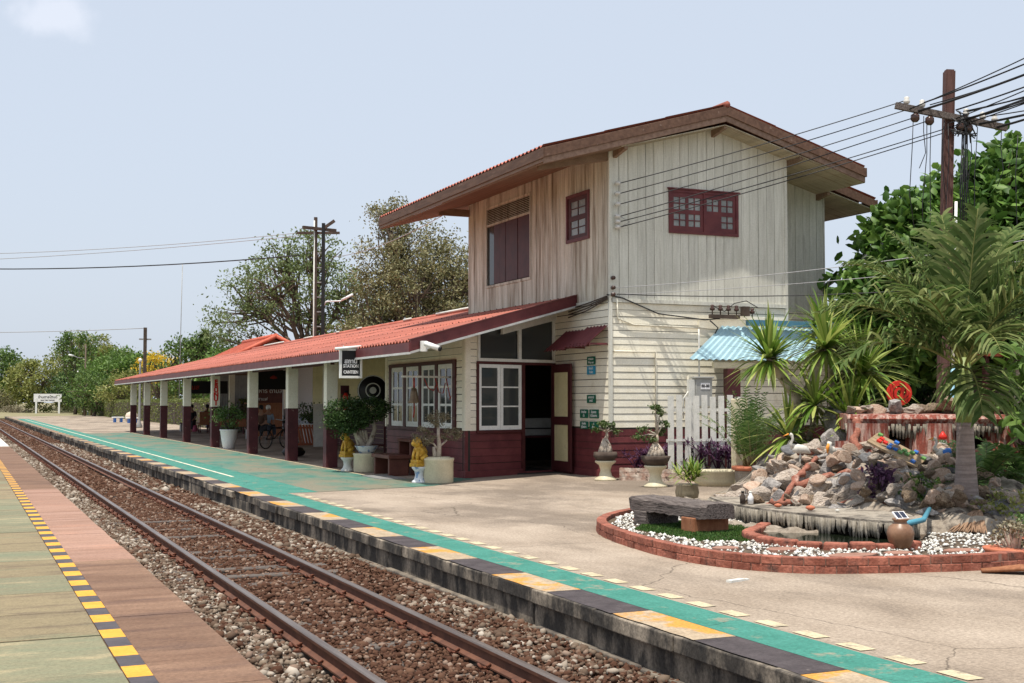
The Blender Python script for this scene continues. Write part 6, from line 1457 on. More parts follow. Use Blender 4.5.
mb=MB(); a=LD(5.0,18.5);b=LD(7.6,18.5); mb.slab(a,b,0,.2,.4,1.45); world_child(mb.build('dark_recess',m_dark),wf_)
for i in range(22):
    l=4.95+i*.125; x,y=LD(l,18.2+rk_rng.uniform(-.12,.25)); s_=rk_rng.uniform(.16,.34); rock(x,y,1.68,s_,s_*.55,rk_rng.choice('gwcbw'))
x,y=LD(5.52,18.05); rock(x,y,1.74,.36,.27,'g','smooth grey boulder on top of the ledge in front of the red sign'); x,y=LD(6.35,18.15); rock(x,y,1.72,.62,.22,'b','long rough brown rock lying on top of the ledge')
# red cement roots winding through the rocks
roots=[([(3.35,15.9,.45),(3.6,16.3,.62),(3.85,16.7,.80),(4.15,17.1,.98)],.055),([(3.15,16.1,.42),(3.4,15.95,.46),(3.62,15.85,.48)],.045),([(3.7,16.4,.66),(4.1,16.5,.76),(4.5,16.6,.82),(4.75,16.75,.86)],.06),([(3.95,17.4,1.03),(4.4,17.5,1.08),(4.75,17.6,1.0),(5.0,17.7,.95)],.07),([(4.3,16.1,.62),(4.7,16.15,.66),(5.1,16.2,.70),(5.45,16.35,.74)],.055),([(6.0,17.0,.95),(6.2,17.3,1.10),(6.35,17.6,1.3)],.09),([(6.05,16.9,.9),(6.3,17.05,1.0),(6.6,17.3,1.15)],.08),([(4.75,17.3,.98),(4.85,17.7,1.3),(4.95,17.9,1.5)],.08),([(3.2,15.75,.50),(3.5,15.6,.50)],.04),([(4.05,15.5,.52),(4.2,15.42,.52)],.05),([(4.4,15.3,.52),(4.55,15.25,.52)],.045)]
def sag_pts(P):
    P=[Vector(p) for p in P]; out=[]
    for a,b in zip(P[:-1],P[1:]):
        for k in range(5): out.append(a.lerp(b,k/5)+Vector((rk_rng.uniform(-.03,.03),rk_rng.uniform(-.03,.03),rk_rng.uniform(-.035,.01))))
    return out+[P[-1]]
for pth,rad in roots:
    mb=MB(); P=[(*LD(l,d),z+.06) for l,d,z in pth]; P=[tuple(v) for v in sag_pts(P)]; mb.tube(P,[rad*.8*rk_rng.uniform(.5,1.3) for k in range(len(P))],n=7); world_child(mb.build('red_root',m_redcement),md)
# tilted board with coloured numerals
tb=thing('number_board','tilted plank board with red blue and green blocks lying on the rocks','board',(*LD(5.42,16.95),1.02))
a=Vector((*LD(4.86,17.15),1.27)); b=Vector((*LD(5.40,16.75),.93)); c_=Vector((*LD(5.68,17.15),1.03)); d_=Vector((*LD(5.12,17.55),1.37))
nrm=(b-a).cross(d_-a).normalized()
if nrm.z<0: nrm=-nrm
mb=MB()
for k in range(4):
    p0=a.lerp(d_,k/4+.01); p1=a.lerp(d_,(k+1)/4-.01); q0=b.lerp(c_,k/4+.01); q1=b.lerp(c_,(k+1)/4-.01)
    mb.hexa([p0-nrm*.03,q0-nrm*.03,q1-nrm*.03,p1-nrm*.03],[p0,q0,q1,p1])
m_plank=mat('old_tan_plank',(.24,.17,.10),(.34,.25,.16),scale=6,rough=.9,stretch=(4,4,1)); world_child(mb.build('planks',m_plank),tb)
def blk_(u,v,du,dv,m,nm):
    P=lambda u,v:a.lerp(b,u).lerp(d_.lerp(c_,u),v); mb=MB(); q=[P(u,v),P(u+du,v),P(u+du,v+dv),P(u,v+dv)]; mb.hexa([p+nrm*.002 for p in q],[p+nrm*.03 for p in q]); world_child(mb.build(nm,m),tb)
for u,v,m in ((.12,.30,m_red),(.12,.55,m_red),(.22,.42,m_red),(.34,.22,m_blue),(.34,.45,m_blue),(.44,.34,m_blue),(.04,.80,m_grn),(.55,.3,m_grn),(.58,.55,m_grn),(.66,.42,m_grn),(.70,.70,m_grn),(.36,.84,m_blue),(.84,.12,m_blue),(.92,.72,m_grn),(.74,.88,m_blue)): blk_(u,v,.08,.15,m,'coloured_block')
# birds and figurines
def stork(name,loc,rz,label,s_,extra=None,up=True):
    T=thing(name,label,'bird statue',loc,rz,'plaster bird statues'); 
    mb=MB(); mb.tube([(-.17*s_,0,.30*s_),(-.08*s_,0,.36*s_),(.05*s_,0,.38*s_),(.14*s_,0,.36*s_)],[.02*s_,.075*s_,.085*s_,.04*s_],n=10)
    mb.tube([(.12*s_,0,.39*s_),(.17*s_,0,.47*s_),(.13*s_,0,.55*s_),(.15*s_,0,.62*s_),(.18*s_,0,.64*s_)],[.045*s_,.028*s_,.024*s_,.03*s_,.032*s_],n=8)
    mb.build('bird_body',m_stork,T); mb=MB(); mb.tube([(.20*s_,0,.64*s_),(.30*s_,0,.60*s_)],[.018*s_,.004*s_],n=6); mb.build('beak',m_orange,T)
    for k in (-1,1): mb=MB(); mb.tube([(.0,k*.03*s_,.32*s_),(.01,k*.03*s_,.15*s_),(-.01,k*.03*s_,0)],.010*s_,n=5); mb.build('leg',m_stork,T)
    if extra: mb=MB(); mb.box(-.12*s_,.06*s_,-.09*s_,.09*s_,.34*s_,.44*s_,rot=Matrix.Rotation(.3,3,'Y')); mb.build('wing',extra,T,bevel=.02)
    return T
x,y=LD(3.98,17.3); stork('bird_statue',(x,y,.86),R(150),'white long necked heron statue standing at the left of the rock heap',.78)
x,y=LD(5.75,16.7); stork('bird_statue',(x,y,.86),R(160),'white and blue bird statue below the tilted number board',.72,m_blue)
x,y=LD(4.42,17.3); T=thing('pelican_statue','small white pelican statue with orange pouch left of the red cement column','bird statue',(x,y,1.06),R(200))
T.scale=(.62,.62,.62); mb=MB(); mb.tube([(-.12,0,.08),(0,0,.11),(.1,0,.12),(.13,0,.24),(.10,0,.30)],[.03,.10,.09,.05,.055],n=10); mb.build('bird_body',m_stork,T); mb=MB(); mb.tube([(.13,0,.28),(.20,0,.18),(.19,0,.05)],[.03,.04,.01],n=7); mb.build('pouch',m_orange,T)
x,y=LD(4.78,16.35); T=thing('garden_figurine','small seated figurine with a dark head and red clothes on the rocks','figurine',(x,y,.70),R(180))
mb=MB(); mb.lathe([(.05,0),(.085,.02),(.08,.10),(.05,.16),(.03,.2)],n=12); mb.tube([(0,.05,.12),(.0,.1,.04)],.03,n=6); mb.build('figurine_body',m_red,T); mb=MB(); mb.lathe([(.01,.17),(.06,.20),(.07,.26),(.05,.31),(.01,.33)],n=12); mb.build('figurine_head',m_black,T)
x,y=LD(6.0,17.45); T=thing('red_cap_figurine','tiny figurine with a red cap beside the right cement column','figurine',(x,y,1.15),0); mb=MB(); mb.lathe([(.05,0),(.06,.08),(.03,.14)],n=10); mb.build('figurine_body',m_stork,T); mb=MB(); mb.lathe([(.05,.13),(.06,.17),(.01,.24)],n=10); mb.build('cap',m_red,T)
x,y=LD(3.02,15.9); T=thing('white_bottle','small white bottle standing on the pond shelf beside a dark one','bottle',(x,y,.51)); mb=MB(); mb.lathe([(.035,0),(.038,.09),(.02,.12),(.018,.14)],n=12); mb.build('bottle_body',m_signwhite,T); mb=MB(); mb.lathe([(.02,.141),(.02,.16)],n=10); mb.build('cap',m_offwhite,T)
x,y=LD(2.93,15.95); T=thing('dark_bottle','small dark bottle standing on the pond shelf beside a white one','bottle',(x,y,.51)); mb=MB(); mb.lathe([(.035,0),(.038,.09),(.02,.12),(.018,.14)],n=12); mb.build('bottle_body',m_barkd,T); mb=MB(); mb.lathe([(.02,.141),(.02,.16)],n=10); mb.build('cap',m_black,T)
for i,(l,d,r_,m,lab) in enumerate(((3.82,14.75,.03,m_pebblew:=m_stork,'lone white egg shaped stone on the pond shelf'),(3.55,14.95,.06,m_clay,'flat orange clay lump on the pond shelf'),(3.25,15.35,.05,m_clay,'second small clay lump at the left of the pond shelf'))):
    x,y=LD(l,d); mb=MB(); mb.lathe([(r_*.4,0),(r_,r_*.4),(r_*.8,r_*.8),(r_*.1,r_)],n=12); o=mb.build('shelf_stone',m); o.location=(x,y,.515); tag(o,lab,'stone')
# red @ sign behind the ledge
x,y=LD(5.80,18.75); T=thing('red_round_sign','round red sign with a pale at symbol standing behind the ledge','sign',(x,y,1.55),R(-24)); T.scale=(.72,1,.72)
mb=MB(); n=40
for (r0,r1) in ((.20,.26),): 
    vs=[]
    for k in range(n):
        a=k/n*6.283
        for rr_,yy in ((r0,-.03),(r1,-.03),(r1,.03),(r0,.03)): vs.append((rr_*math.cos(a),yy,.53+rr_*math.sin(a)))
    mb.add(vs,[(k*4+j,k*4+(j+1)%4,((k+1)%n)*4+(j+1)%4,((k+1)%n)*4+j) for k in range(n) for j in range(4)])
mb.build('ring',m_red,T,bevel=.006); text('@',.42,m_red,T,(0,-.0,.55),(R(90),0,0),bold=.012,ext=.03); mb=MB(); mb.box(-.02,.02,-.015,.015,-.6,.27); mb.build('stake',m_redd,T)
print('rocks done')
# ================================================================== PLANTS NEAR THE GARDEN
rg=np.random.default_rng(31)
# sword plant clump (multi stemmed)
x,y=LD(4.5,19.4); sw=thing('sword_plant','tall multi stemmed plant with yellow edged sword leaves behind the rocks','plant',(x,y,.26))
mb=MB(); ms_=MB(); e1,e2=Vector((math.cos(R(23.84)),-math.sin(R(23.84)),0)),Vector((math.sin(R(23.84)),math.cos(R(23.84)),0))
def loc_(l,d,z): return e1*(l-4.5)+e2*(d-19.4)+Vector((0,0,z-.26))
heads=[((3.98,19.3,2.45),130,.70),((4.85,19.3,2.60),150,.78),((5.45,19.4,2.25),130,.80),((4.95,19.8,2.95),70,.62),((4.6,19.0,1.75),80,.70),((5.1,18.9,1.45),100,.80),((5.5,19.6,1.75),60,.70),((4.2,19.0,1.25),80,.72),((5.0,19.2,.95),90,.8),((5.3,19.0,1.0),70,.8)]
for (p,n_,L) in heads: spiky(mb,loc_(*p),int(n_*1.1),L*1.22,.075,rg,up=.35,droop=.75,seg=5,sd_=.62)
for pth,r_ in (([(4.5,19.4,.2),(4.45,19.4,1.2),(4.42,19.4,1.85),(4.1,19.3,2.3),(3.95,19.3,2.55)],.10),([(4.5,19.4,1.5),(4.6,19.4,2.0),(4.75,19.35,2.4),(4.85,19.3,2.72)],.085),([(4.9,19.5,.2),(5.1,19.5,1.3),(5.35,19.6,2.35)],.08),([(4.55,19.4,1.1),(4.6,19.2,1.4),(4.6,19.0,1.75)],.05),([(5.0,19.6,.3),(5.05,19.8,2),(5.1,19.9,3.05)],.06),([(5.0,19.3,.3),(5.5,19.2,1.85)],.05)):
    ms_.tube([loc_(*q) for q in pth],[r_*(1-.35*k/len(pth)) for k in range(len(pth))],n=8)
ms_.build('stems',m_caudex,sw); mb.build('sword_leaves',l_drac,sw)
x,y=LD(5.75,20.8); T=thing('yucca_plant','small spiky yucca head on a thin stem behind the red round sign','plant',(x,y,.26)); mb=MB(); spiky(mb,(0,0,1.95),60,.42,.05,rg,up=.5,droop=.6); mb.build('sword_leaves',l_yel,T); mb=MB(); mb.tube([(0,0,0),(0,0,1.95)],.05,n=7); mb.build('stems',m_caudex,T)
# palm
x,y=LD(5.57,15.4); pm=thing('garden_palm','short palm with a ringed grey trunk and arching fronds right of the rock garden','palm tree',(x,y,.30))
mb=MB(); mb.lathe([(.25,-.05),(.20,.06),(.165,.20),(.14,.45),(.115,.8),(.10,1.15),(.095,1.3)],n=22); mb.build('trunk',m_palmtrunk,pm)
mb=MB(); mb.lathe([(.10,1.25),(.115,1.4),(.10,1.75),(.07,2.05)],n=16); mb.build('crownshaft',m_palmgreen,pm)
mb=MB(); ms_=MB(); rgp=np.random.default_rng(8)
F_=[(-175,.85,2.35,1.5),(170,1.15,2.3,1.6),(-160,.55,2.1,1.4),(150,1.3,2.2,1.2),(-130,.9,2.2,1.5),(-95,.7,1.9,1.7),(-60,1.0,2.2,1.4),(-30,1.2,2.5,1.2),(-15,.75,2.5,1.4),(10,.9,2.4,1.4),(35,1.25,2.4,1.2),(60,1.0,2.2,1.3),(90,1.35,2.4,1.0),(120,1.1,2.2,1.3),(-75,1.45,2.2,.8),(-100,.1,1.5,1.6)]
for az,el,L,dr in F_: frond(mb,(0,0,1.9),R(az-24),el,L*.9,42,.046,.78,rgp,droop=dr*.95,ms=ms_,curl=.38,rw=.02,jit=.14,fwd=.95)
mb.build('fronds',l_palm,pm); ms_.build('frond_stems',l_yel,pm)
# dry sheath, ferns, bush, red pots
x,y=LD(5.35,14.6); T=thing('dry_palm_sheath','dry brown palm sheath lying on the pebbles at the palm foot','palm sheath',(x,y,.32),R(35)); T.scale=(.72,.72,.72)
mb=MB(); rr=random.Random(3)
for k in range(26): a=(k-13)/13; mb.tube([(0.42,a*.05,.28),(.15,a*.12,.22+rr.uniform(-.02,.02)),(-.25,a*.24,.03+rr.uniform(0,.05)),(-.45+rr.uniform(-.1,.1),a*.30,.0)],[.02,.022,.018,.006],n=5)
mb.build('sheath_fibres',m_drystraw,T)
def bush(name,label,cat,l,d,z,blobs,per,cr,L,W,lm,seed,group=None,stem=True):
    g_=np.random.default_rng(seed); x,y=LD(l,d); T=thing(name,label,cat,(x,y,z),R(-24),group); cc_,P=clumps(blobs,per,cr,g_,shell=.4)
    mb=MB()
    for c in cc_[::2]: mb.tube([(c[0]*.2,c[1]*.2,0),(c[0]*.6,c[1]*.6,c[2]*.5),tuple(c)],[.02,.012,.006],n=4,caps=False)
    mb.build('stems',m_barkd,T); leafcards('foliage',P,L,W,lm,T,g_); return T
bush('green_bush','low yellow green bush at the right edge beside the palm','bush',5.95,14.9,.30,[(0,0,.22,.42,.35,.22,44),(.5,.1,.25,.3,.3,.22,24)],30,.10,.05,.04,l_yel,51)
bush('garden_shrub','small green shrub with dark leaves left of the palm trunk','bush',4.98,15.3,.42,[(0,0,.25,.32,.2,.22,26)],24,.10,.06,.045,l_mid,52)
bush('purple_shrub','purple leaved shrub in the rocks above the jar','bush',4.55,15.6,.5,[(0,0,.28,.25,.2,.24,22)],22,.09,.09,.035,l_purp,53)
for k,(l,d,lab) in enumerate(((6.2,16.4,'large fern with pale arching fronds right of the palm trunk'),(6.9,16.9,'second fern behind the yellow green bush at the right edge'))):
    x,y=LD(l,d); T=thing('fern',lab,'fern',(x,y,.6)); mb=MB(); ms_=MB()
    for j in range(22): frond(mb,(0,0,.1),rg.uniform(0,6.28),rg.uniform(.3,1.2),rg.uniform(.7,1.1),24,.03,.16,rg,droop=1.3,ms=ms_,curl=.2,rw=.006)
    mb.build('fronds',l_fern,T); ms_.build('frond_stems',m_barkd,T)
def redpot(l,d,label,rad,dry):
    x,y=LD(l,d); T=thing('terracotta_bowl',label,'potted plant',(x,y,gz(x))); mb=MB(); mb.lathe([(rad*.5,0),(rad*.8,.06),(rad,.12),(rad*1.04,.15),(rad*.95,.15)],n=24); mb.build('bowl',m_clay,T)
    g_=np.random.default_rng(int(l*100)); cc_,P=clumps([(0,0,.28,rad*.7,rad*.7,.14,26)],20,.09,g_,shell=.3); mb=MB()
    for c in cc_: mb.tube([(c[0]*.3,c[1]*.3,.12),(c[0]*.8,c[1]*.6,c[2]*.7),tuple(c)],[.02,.014,.006],n=5,caps=False)
    mb.build('stems',m_caudex,T); leafcards('foliage',P,.04,.03,l_dry if dry else l_fern,T,g_)
redpot(4.98,12.45,'wide terracotta bowl with a dry twiggy plant at the right end of the brick kerb',.30,True); redpot(5.5,13.3,'terracotta bowl with a green plant behind the dry twiggy one',.28,False)
x,y=LD(4.75,11.75); T=thing('fallen_palm_leaf','reddish brown fallen palm leaf lying on the platform below the terracotta bowl','dead leaf',(x,y,.21),R(-40))
mb=MB()
for k in range(7): a=(k-3)/3; mb.tube([(-.35,a*.05,.01),(0,a*.10,.05),(.4,a*.22+rr.uniform(-.04,.04),.02)],[.015,.022,.005],n=5)
mb.build('leaf_blades',m_redwood,T)
for k,(px_,py_,lab) in enumerate(((7.0,10.0,'pale broken scrap of cement on the platform before the brick kerb'),)):
    mb=MB(); mb.box(-.10,.10,-.03,.03,0,.02); mb.box(.12,.17,-.02,.02,0,.012); o=mb.build('cement_scrap',m_offwhite); o.location=(6.42,9.55,.19); o.rotation_euler=(0,0,.3); tag(o,lab,'debris')
# ================================================================== TREES
# glossy big leaf tree at the right
def LDt(name,label,cat,l,d,zb,fork,r0,blobs,per,cr,L,W,lm,bm,seed,**k):
    x,y=LD(l,d); T=tree(name,label,cat,(x,y,zb),fork,r0,blobs,per,cr,L,W,lm,bm,seed,**k); T.rotation_euler=(0,0,R(-23.84)); return T
LDt('big_leaf_tree','dense tree with large glossy leaves behind the utility pole','tree',10.3,27.5,.1,1.9,.24,[(0,0,4.9,2.6,2.2,1.8,220),(-1.5,-.4,3.9,1.6,1.6,1.3,110),(1.2,0,6.1,2.0,1.9,1.4,150),(-.3,0,3.2,2.6,2.0,1.0,110),(2.6,0,4.3,1.6,1.6,1.9,90),(-.9,-.4,5.3,1.2,1.2,.8,50)],26,.38,.30,.15,l_big,m_barkd,61,nl=9,fold=True,shell=.55,up=.5)
LDt('leafy_tree','dark tree filling the gap behind the palm and the pole','tree',9.3,31,.1,1.0,.2,[(0,0,2.2,2.6,1.6,1.5,120),(2.8,0,2.2,2.2,1.6,1.5,90)],40,.45,.22,.10,l_dark,m_barkd,62,nl=6)
LDt('garden_tree','olive green bushes behind the garden between hut and palm','tree',12.6,43,.1,.6,.15,[(0,0,1.3,3.6,1.2,1.1,90),(4.2,0,1.6,3,1.2,1.4,80)],40,.4,.16,.08,l_hedge,m_barkd,63,nl=5)
LDt('broad_leaf_shrub','bright broad leaved shrub at the right edge beside the palm fronds','bush',7.35,17.6,.4,.6,.06,[(0,0,1.4,.5,.5,.8,34),(.3,0,2.1,.4,.4,.5,20)],14,.22,.34,.09,l_bright,m_barkd,64,nl=4,fold=True,droop=.5)
# grey green sparse tree behind the canopy
LDt('sparse_tree','airy grey green tree with visible branches behind the double rail pole','tree',-12.6,76,.0,4.2,.36,[(-.6,0,8.6,4.6,3.4,2.4,170),(-4.2,0,6.6,2.0,2,1.6,40),(2.6,0,7.4,2.6,2.4,2.6,70),(0,0,10.8,2.6,2,1.4,50),(-2.6,0,4.3,1.6,1.6,1.2,22)],34,.75,.22,.12,l_ltree,m_bark,71,nl=9,shell=.35,tw=.022,flat=.55)
# olive tree behind the main roof
LDt('olive_tree','dry olive brown tree with fine foliage behind the upper house','tree',-4.6,62,.0,3.4,.40,[(-.3,0,7.5,3.3,3,3.3,250),(2.4,0,6.6,2.4,2.4,2.8,110),(-1.4,0,10.9,1.5,1.4,1.0,26),(-2.3,0,4.6,2.0,2,1.7,90)],90,.60,.17,.08,l_olive,m_bark,72,nl=11,shell=.2,tw=.012)
LDt('leafy_tree','dull green tree between the sparse tree and the olive tree','tree',-9.2,70,.0,2.6,.25,[(0,0,4.6,2.2,2,1.8,80),(1.6,0,3.9,1.8,1.8,1.4,50)],50,.55,.16,.07,l_hedge,m_bark,73,nl=7,shell=.3,tw=.03)
# far belt on the left
far=[
 ('dark round tree farthest left beyond the platform end',-98,232,6.5,[(0,0,7.6,7.2,5,4.6,110),(4,0,4.2,5,4,3,50)],60,1.5,.55,.32,l_mid,81),
 ('yellowish tree beside the line left of the station name board',-76,200,3,[(0,0,5.2,4.8,4,3.4,80),(1,0,2.4,4,3,2,30)],60,1.2,.5,.28,l_yel,82),
 ('dark tree with spreading layered branches above the name board',-64,190,4,[(0,0,4.9,5.4,4,2.2,70),(2.5,0,7.0,3.8,3,1.1,36),(-2,0,3.0,5,3,1.4,46)],60,1.2,.45,.26,l_dark,83),
 ('tall rounded pale green tree towering over the far belt',-73,214,5,[(0,0,9.4,6.2,5,4.2,120),(3,0,8.5,5,4,3.6,50)],60,1.4,.45,.22,l_yel,84),
 ('mid green tree just right of the lamp pole',-50.5,160,3.4,[(0,0,5.2,4.2,3.4,3.6,90),(-2,0,3.0,3,3,2,30)],60,1.2,.45,.26,l_bright,85),
 ('loose leafy tree with open top behind the far posts',-60,172,5,[(0,0,9.4,2.6,2.4,2.4,26),(1.5,0,7.0,3.4,3,2.6,40)],50,.9,.4,.24,l_mid,86),
 ('bright green tree right behind the end of the canopy',-42,136,3,[(0,0,4.4,3.8,3,2.9,90),(2.4,0,5.2,3,3,2.0,46)],60,1.0,.38,.2,l_bright,87),
 ('dull green tree between lamp pole and canopy end',-47,150,3,[(0,0,4.6,3.6,3,3.2,80)],60,1.0,.38,.2,l_mid,88),
 ('tree in golden blossom above the canopy end',-31.5,112,3,[(0,0,5.0,2.0,2.0,1.4,38)],44,.7,.26,.14,l_gold,89),
 ('bushy green tree left of the clay tile roof',-27.5,108,3,[(0,0,4.6,3.0,2.6,3.0,90),(1.5,0,6.4,2.2,2,1.3,40)],60,.9,.32,.16,l_mid,90),
 ('green tree with dense crown seen under the sparse tree',-22.5,100,3,[(0,0,3.7,3.0,2.6,2.3,80)],60,.9,.3,.16,l_bright,91),
 ('yellow green tree beyond the hedge seen below the canopy roof',-36,122,2,[(0,0,3.0,4.2,2.6,1.8,90)],60,1.0,.3,.16,l_yel,92),
 ('thin stemmed bushy tree behind the hedge by the first bench',-44,132,2,[(0,0,2.8,4.0,2.6,1.8,80)],60,1.0,.3,.16,l_mid,93),
 ('low scrub tree at the far bend of the line',-90,214,1.5,[(0,0,2.2,6,3,1.9,60)],60,1.2,.4,.22,l_olive,94),
 ('dark bushy tree right behind the name board',-72,216,1.5,[(0,0,2.4,6.5,3,2.2,80)],60,1.2,.4,.22,l_dark,95),
]
for lab,l,d,fork,bl,per,cr,L,W,lm,seed in far:
    LDt('far_tree',lab,'tree',l,d,-.1,max(1.2,fork*.6),.22,bl,per,cr,L,W,lm,m_bark,seed,nl=7,tw=.05,group='trees beyond the hedge')
# fan palm crown above the trees
x,y=LD(-26.3,107); T=thing('fan_palm','small fan palm head rising above the trees behind the canopy','palm tree',(x,y,0)); mb=MB(); mb.tube([(0,0,0),(0,0,7.4)],.16,n=7); mb.build('trunk',m_bark,T); mb=MB()
spiky(mb,(0,0,7.5),150,1.1,.14,rg,up=.35,droop=1.0,seg=4); mb.build('fronds',l_ltree,T)
# bamboo-like thin trunks behind the hedge: young trees
for k in range(16):
    x,y=LD(-49+k*.62+rg.uniform(-.2,.2),140+rg.uniform(-4,4)); T=thing('young_tree','thin bare stemmed young tree behind the trimmed hedge','tree',(x,y,0),0,'thin young trees behind the hedge')
    mb=MB(); mb.tube([(0,0,0),(rg.normal()*.1,0,2.2),(rg.normal()*.25,0,4.4)],[.09,.07,.04],n=5); mb.build('trunk',m_bark,T)
    cc_,P=clumps([(0,0,4.6,.8,.8,.9,8)],26,.5,rg,shell=.2); leafcards('crown',P,.3,.15,l_mid,T,rg)
# trimmed hedge in sections
def hedge(x0,y0,x1,y1,h,wd,label,seed):
    g_=np.random.default_rng(seed); T=thing('trimmed_hedge',label,'hedge',((x0+x1)/2,(y0+y1)/2,.15),math.atan2(y1-y0,x1-x0),'trimmed hedge sections'); L_=math.hypot(x1-x0,y1-y0)
    n=int(L_*320); u=g_.random(n); P=np.stack([(g_.random(n)-.5)*L_,(g_.random(n)-.5)*wd,g_.random(n)*h],1)
    f=g_.integers(0,3,n); P[f==0,1]=wd/2*np.sign(P[f==0,1]); P[f==1,2]=h; P+=g_.normal(size=P.shape)*.05
    leafcards('foliage',P,.13,.08,l_hedge,T,g_); mb=MB(); mb.box(-L_/2+.05,L_/2-.05,-wd/2+.12,wd/2-.12,0,h-.12); mb.build('twig_core',m_barkd,T)
hedge(13.6,60,13.7,86,1.72,.9,'trimmed hedge section seen between the canopy posts',1)
hedge(13.7,86.6,13.9,113,1.72,.9,'trimmed hedge section behind the painted benches',2)
hedge(13.9,113.6,14.4,150,1.72,.9,'trimmed hedge section reaching the lamp pole',3)
hedge(14.4,151,15.5,186,1.5,.9,'farthest trimmed hedge section beyond the lamp pole',4)
# dry scrub at bend
bushy=[(-80,204,'dry yellow scrub at the foot of the name board'),(-90,206,'dry brown scrub left of the name board'),(-72,204,'low dull green scrub under the name board')]
for k,(l,d,lab) in enumerate(bushy): bush('dry_scrub',lab,'bush',l,d,0.,[(0,0,.5,3.6,2.5,.5,60)],40,.8,.3,.08,[l_dry,l_olive,l_hedge][k],200+k)
print('trees done')
# ================================================================== FAR FURNITURE, POLES, WIRES
nb=thing('station_name_board','white station name board on two white legs at the far platform end','sign',(*LD(-69.2,186.5),.1),R(-4))
mb=MB(); mb.box(-1.95,1.95,-.05,.05,1.65,2.85); mb.build('board_panel',m_signwhite,nb)
for x in (-1.6,1.6): mb=MB(); mb.box(x-.13,x+.13,-.09,.09,-.2,2.2); mb.build('leg',m_white,nb)
text("บ้านตาลโตนด",.50,m_black,nb,(0,-.056,2.35),(R(90),0,0),bold=.012); text("BAN TAN TANOD",.24,m_black,nb,(0,-.056,1.88),(R(90),0,0),bold=.012)
def bench2(x,y,label):
    T=thing('painted_bench',label,'bench',(x,y,.2),R(10),'small white and blue concrete benches'); mb=MB(); mb.box(-.42,.42,-.22,.22,.36,.45); mb.build('seat',m_white,T,bevel=.02)
    for xx in (-.24,.24): mb=MB(); mb.box(xx-.07,xx+.07,-.17,.17,0,.36); mb.build('leg',m_blue,T)
bench2(11.0,98.5,'small white and blue concrete bench left of the round white stone'); bench2(11.55,94.5,'small white and blue concrete bench right of the round white stone'); bench2(14.0,158,'small white and blue concrete bench near the far lamp pole')
mb=MB(); mb.lathe([(.5,0),(.85,.2),(.9,.6),(.7,.95),(.2,1.1)],n=16); o=mb.build('round_stone',mat('peach_stone',(.55,.45,.36),(.62,.53,.44),scale=2)); o.location=(12.3,101,.2); o.scale=(.55,.55,.75); tag(o,'rounded pale cream stone between the two painted benches','stone')
# lamp poles
lp=thing('lamp_pole','tall thin lamp pole with two lamp arms at the far platform end','lamp pole',(*LD(-51.2,150),.1)); mb=MB(); mb.tube([(0,0,0),(0,0,8.6)],[.12,.08],n=8); mb.build('pole',m_bark,lp)
for a,z,L in ((0,4.9,.5),(0,6.9,1.5)): mb=MB(); mb.tube([(0,0,z),(-L*.6,-.2,z+.05),(-L,-.3,z+.3)],.045,n=6); o=mb.build('lamp_arm',m_steelgrey,lp); mb=MB(); mb.tube([(-L+.1,-.3,z+.25),(-L-.45,-.4,z+.36)],.11,n=8); q=mb.build('lamp_head',m_white,lp)
l2=thing('lamp_pole','short grey lamp post with round base just beyond the last canopy post','lamp pole',(9.95,78,.19)); mb=MB(); mb.lathe([(.16,0),(.2,.1),(.1,.35),(.07,.5),(.06,3.6),(.05,4.0)],n=12); mb.build('pole',m_steelgrey,l2); mb=MB(); mb.lathe([(.06,4.0),(.11,4.05),(.11,4.16),(.04,4.22)],n=12); mb.build('lamp_head',m_white,l2)
def cross(mb,x,y,z,L,ax='x',w_=.06): mb.box(x-L/2,x+L/2,y-w_,y+w_,z-w_,z+w_)
u1=thing('utility_pole','slim utility pole with a short crossarm beyond the canopy end','utility pole',(*LD(-31.0,105.5),0)); mb=MB(); mb.box(-.13,.13,-.13,.13,0,8.05); mb.build('pole',m_barkd,u1); mb=MB(); mb.box(-.5,.5,-.06,.06,7.0,7.12); mb.build('crossarm',m_steelgrey,u1)
# double rail pole
dpx=thing('double_rail_pole','dark pole of two upright rails with crossarms behind the canopy roof','utility pole',(*LD(-8.1,52.3),.2),R(-24))
for x in (-.17,.16):
    mb=MB(); mb.box(x-.055,x+.075,-.07,.07,0,9.35 if x<0 else 9.1); mb.build('upright_rail',m_black if x>0 else m_barkd,dpx)
mb=MB(); mb.tube([(-.20,-.1,0),(-.20,-.1,9.2)],.03,n=6); mb.build('white_conduit',m_offwhite,dpx)
mb=MB(); mb.box(-.95,.85,-.05,.05,8.64,8.74); mb.build('crossarm',m_barkd,dpx); mb=MB(); mb.box(-.06,.06,-.8,.8,8.8,8.92,rot=Matrix.Rotation(R(-50),3,'Z')); mb.box(.0,.7,-.05,.05,8.95,9.07,rot=Matrix.Rotation(R(-35),3,'Y')); mb.build('upper_crossarm',m_barkd,dpx)
mb=MB(); 
for k in range(12): mb.box(-.095,.105,-.02,.02,1+k*.62,1.05+k*.62)
mb.build('lattice_plates',m_steelgrey,dpx); mb=MB(); mb.tube([(.15,0,4.6),(1.4,0,2.2)],.06,n=6); mb.build('brace',m_maroond,dpx)
mb=MB(); mb.tube([(.2,0,5.6),(.3,0,5.8),(.9,0,5.82),(1.1,0,5.92)],.03,n=6); o=mb.build('lamp_arm',m_signwhite,dpx); mb=MB(); mb.tube([(.95,0,5.86),(1.42,0,6.1)],.05,n=8); o2=mb.build('lamp_head',m_signwhite,dpx)
an=MB(); an.tube([(*LD(-24.5,92),1),(*LD(-24.35,92),12.0)],.03,n=5); tag(an.build('radio_mast',m_steelgrey),'thin radio mast rising above the canopy ridge','mast')
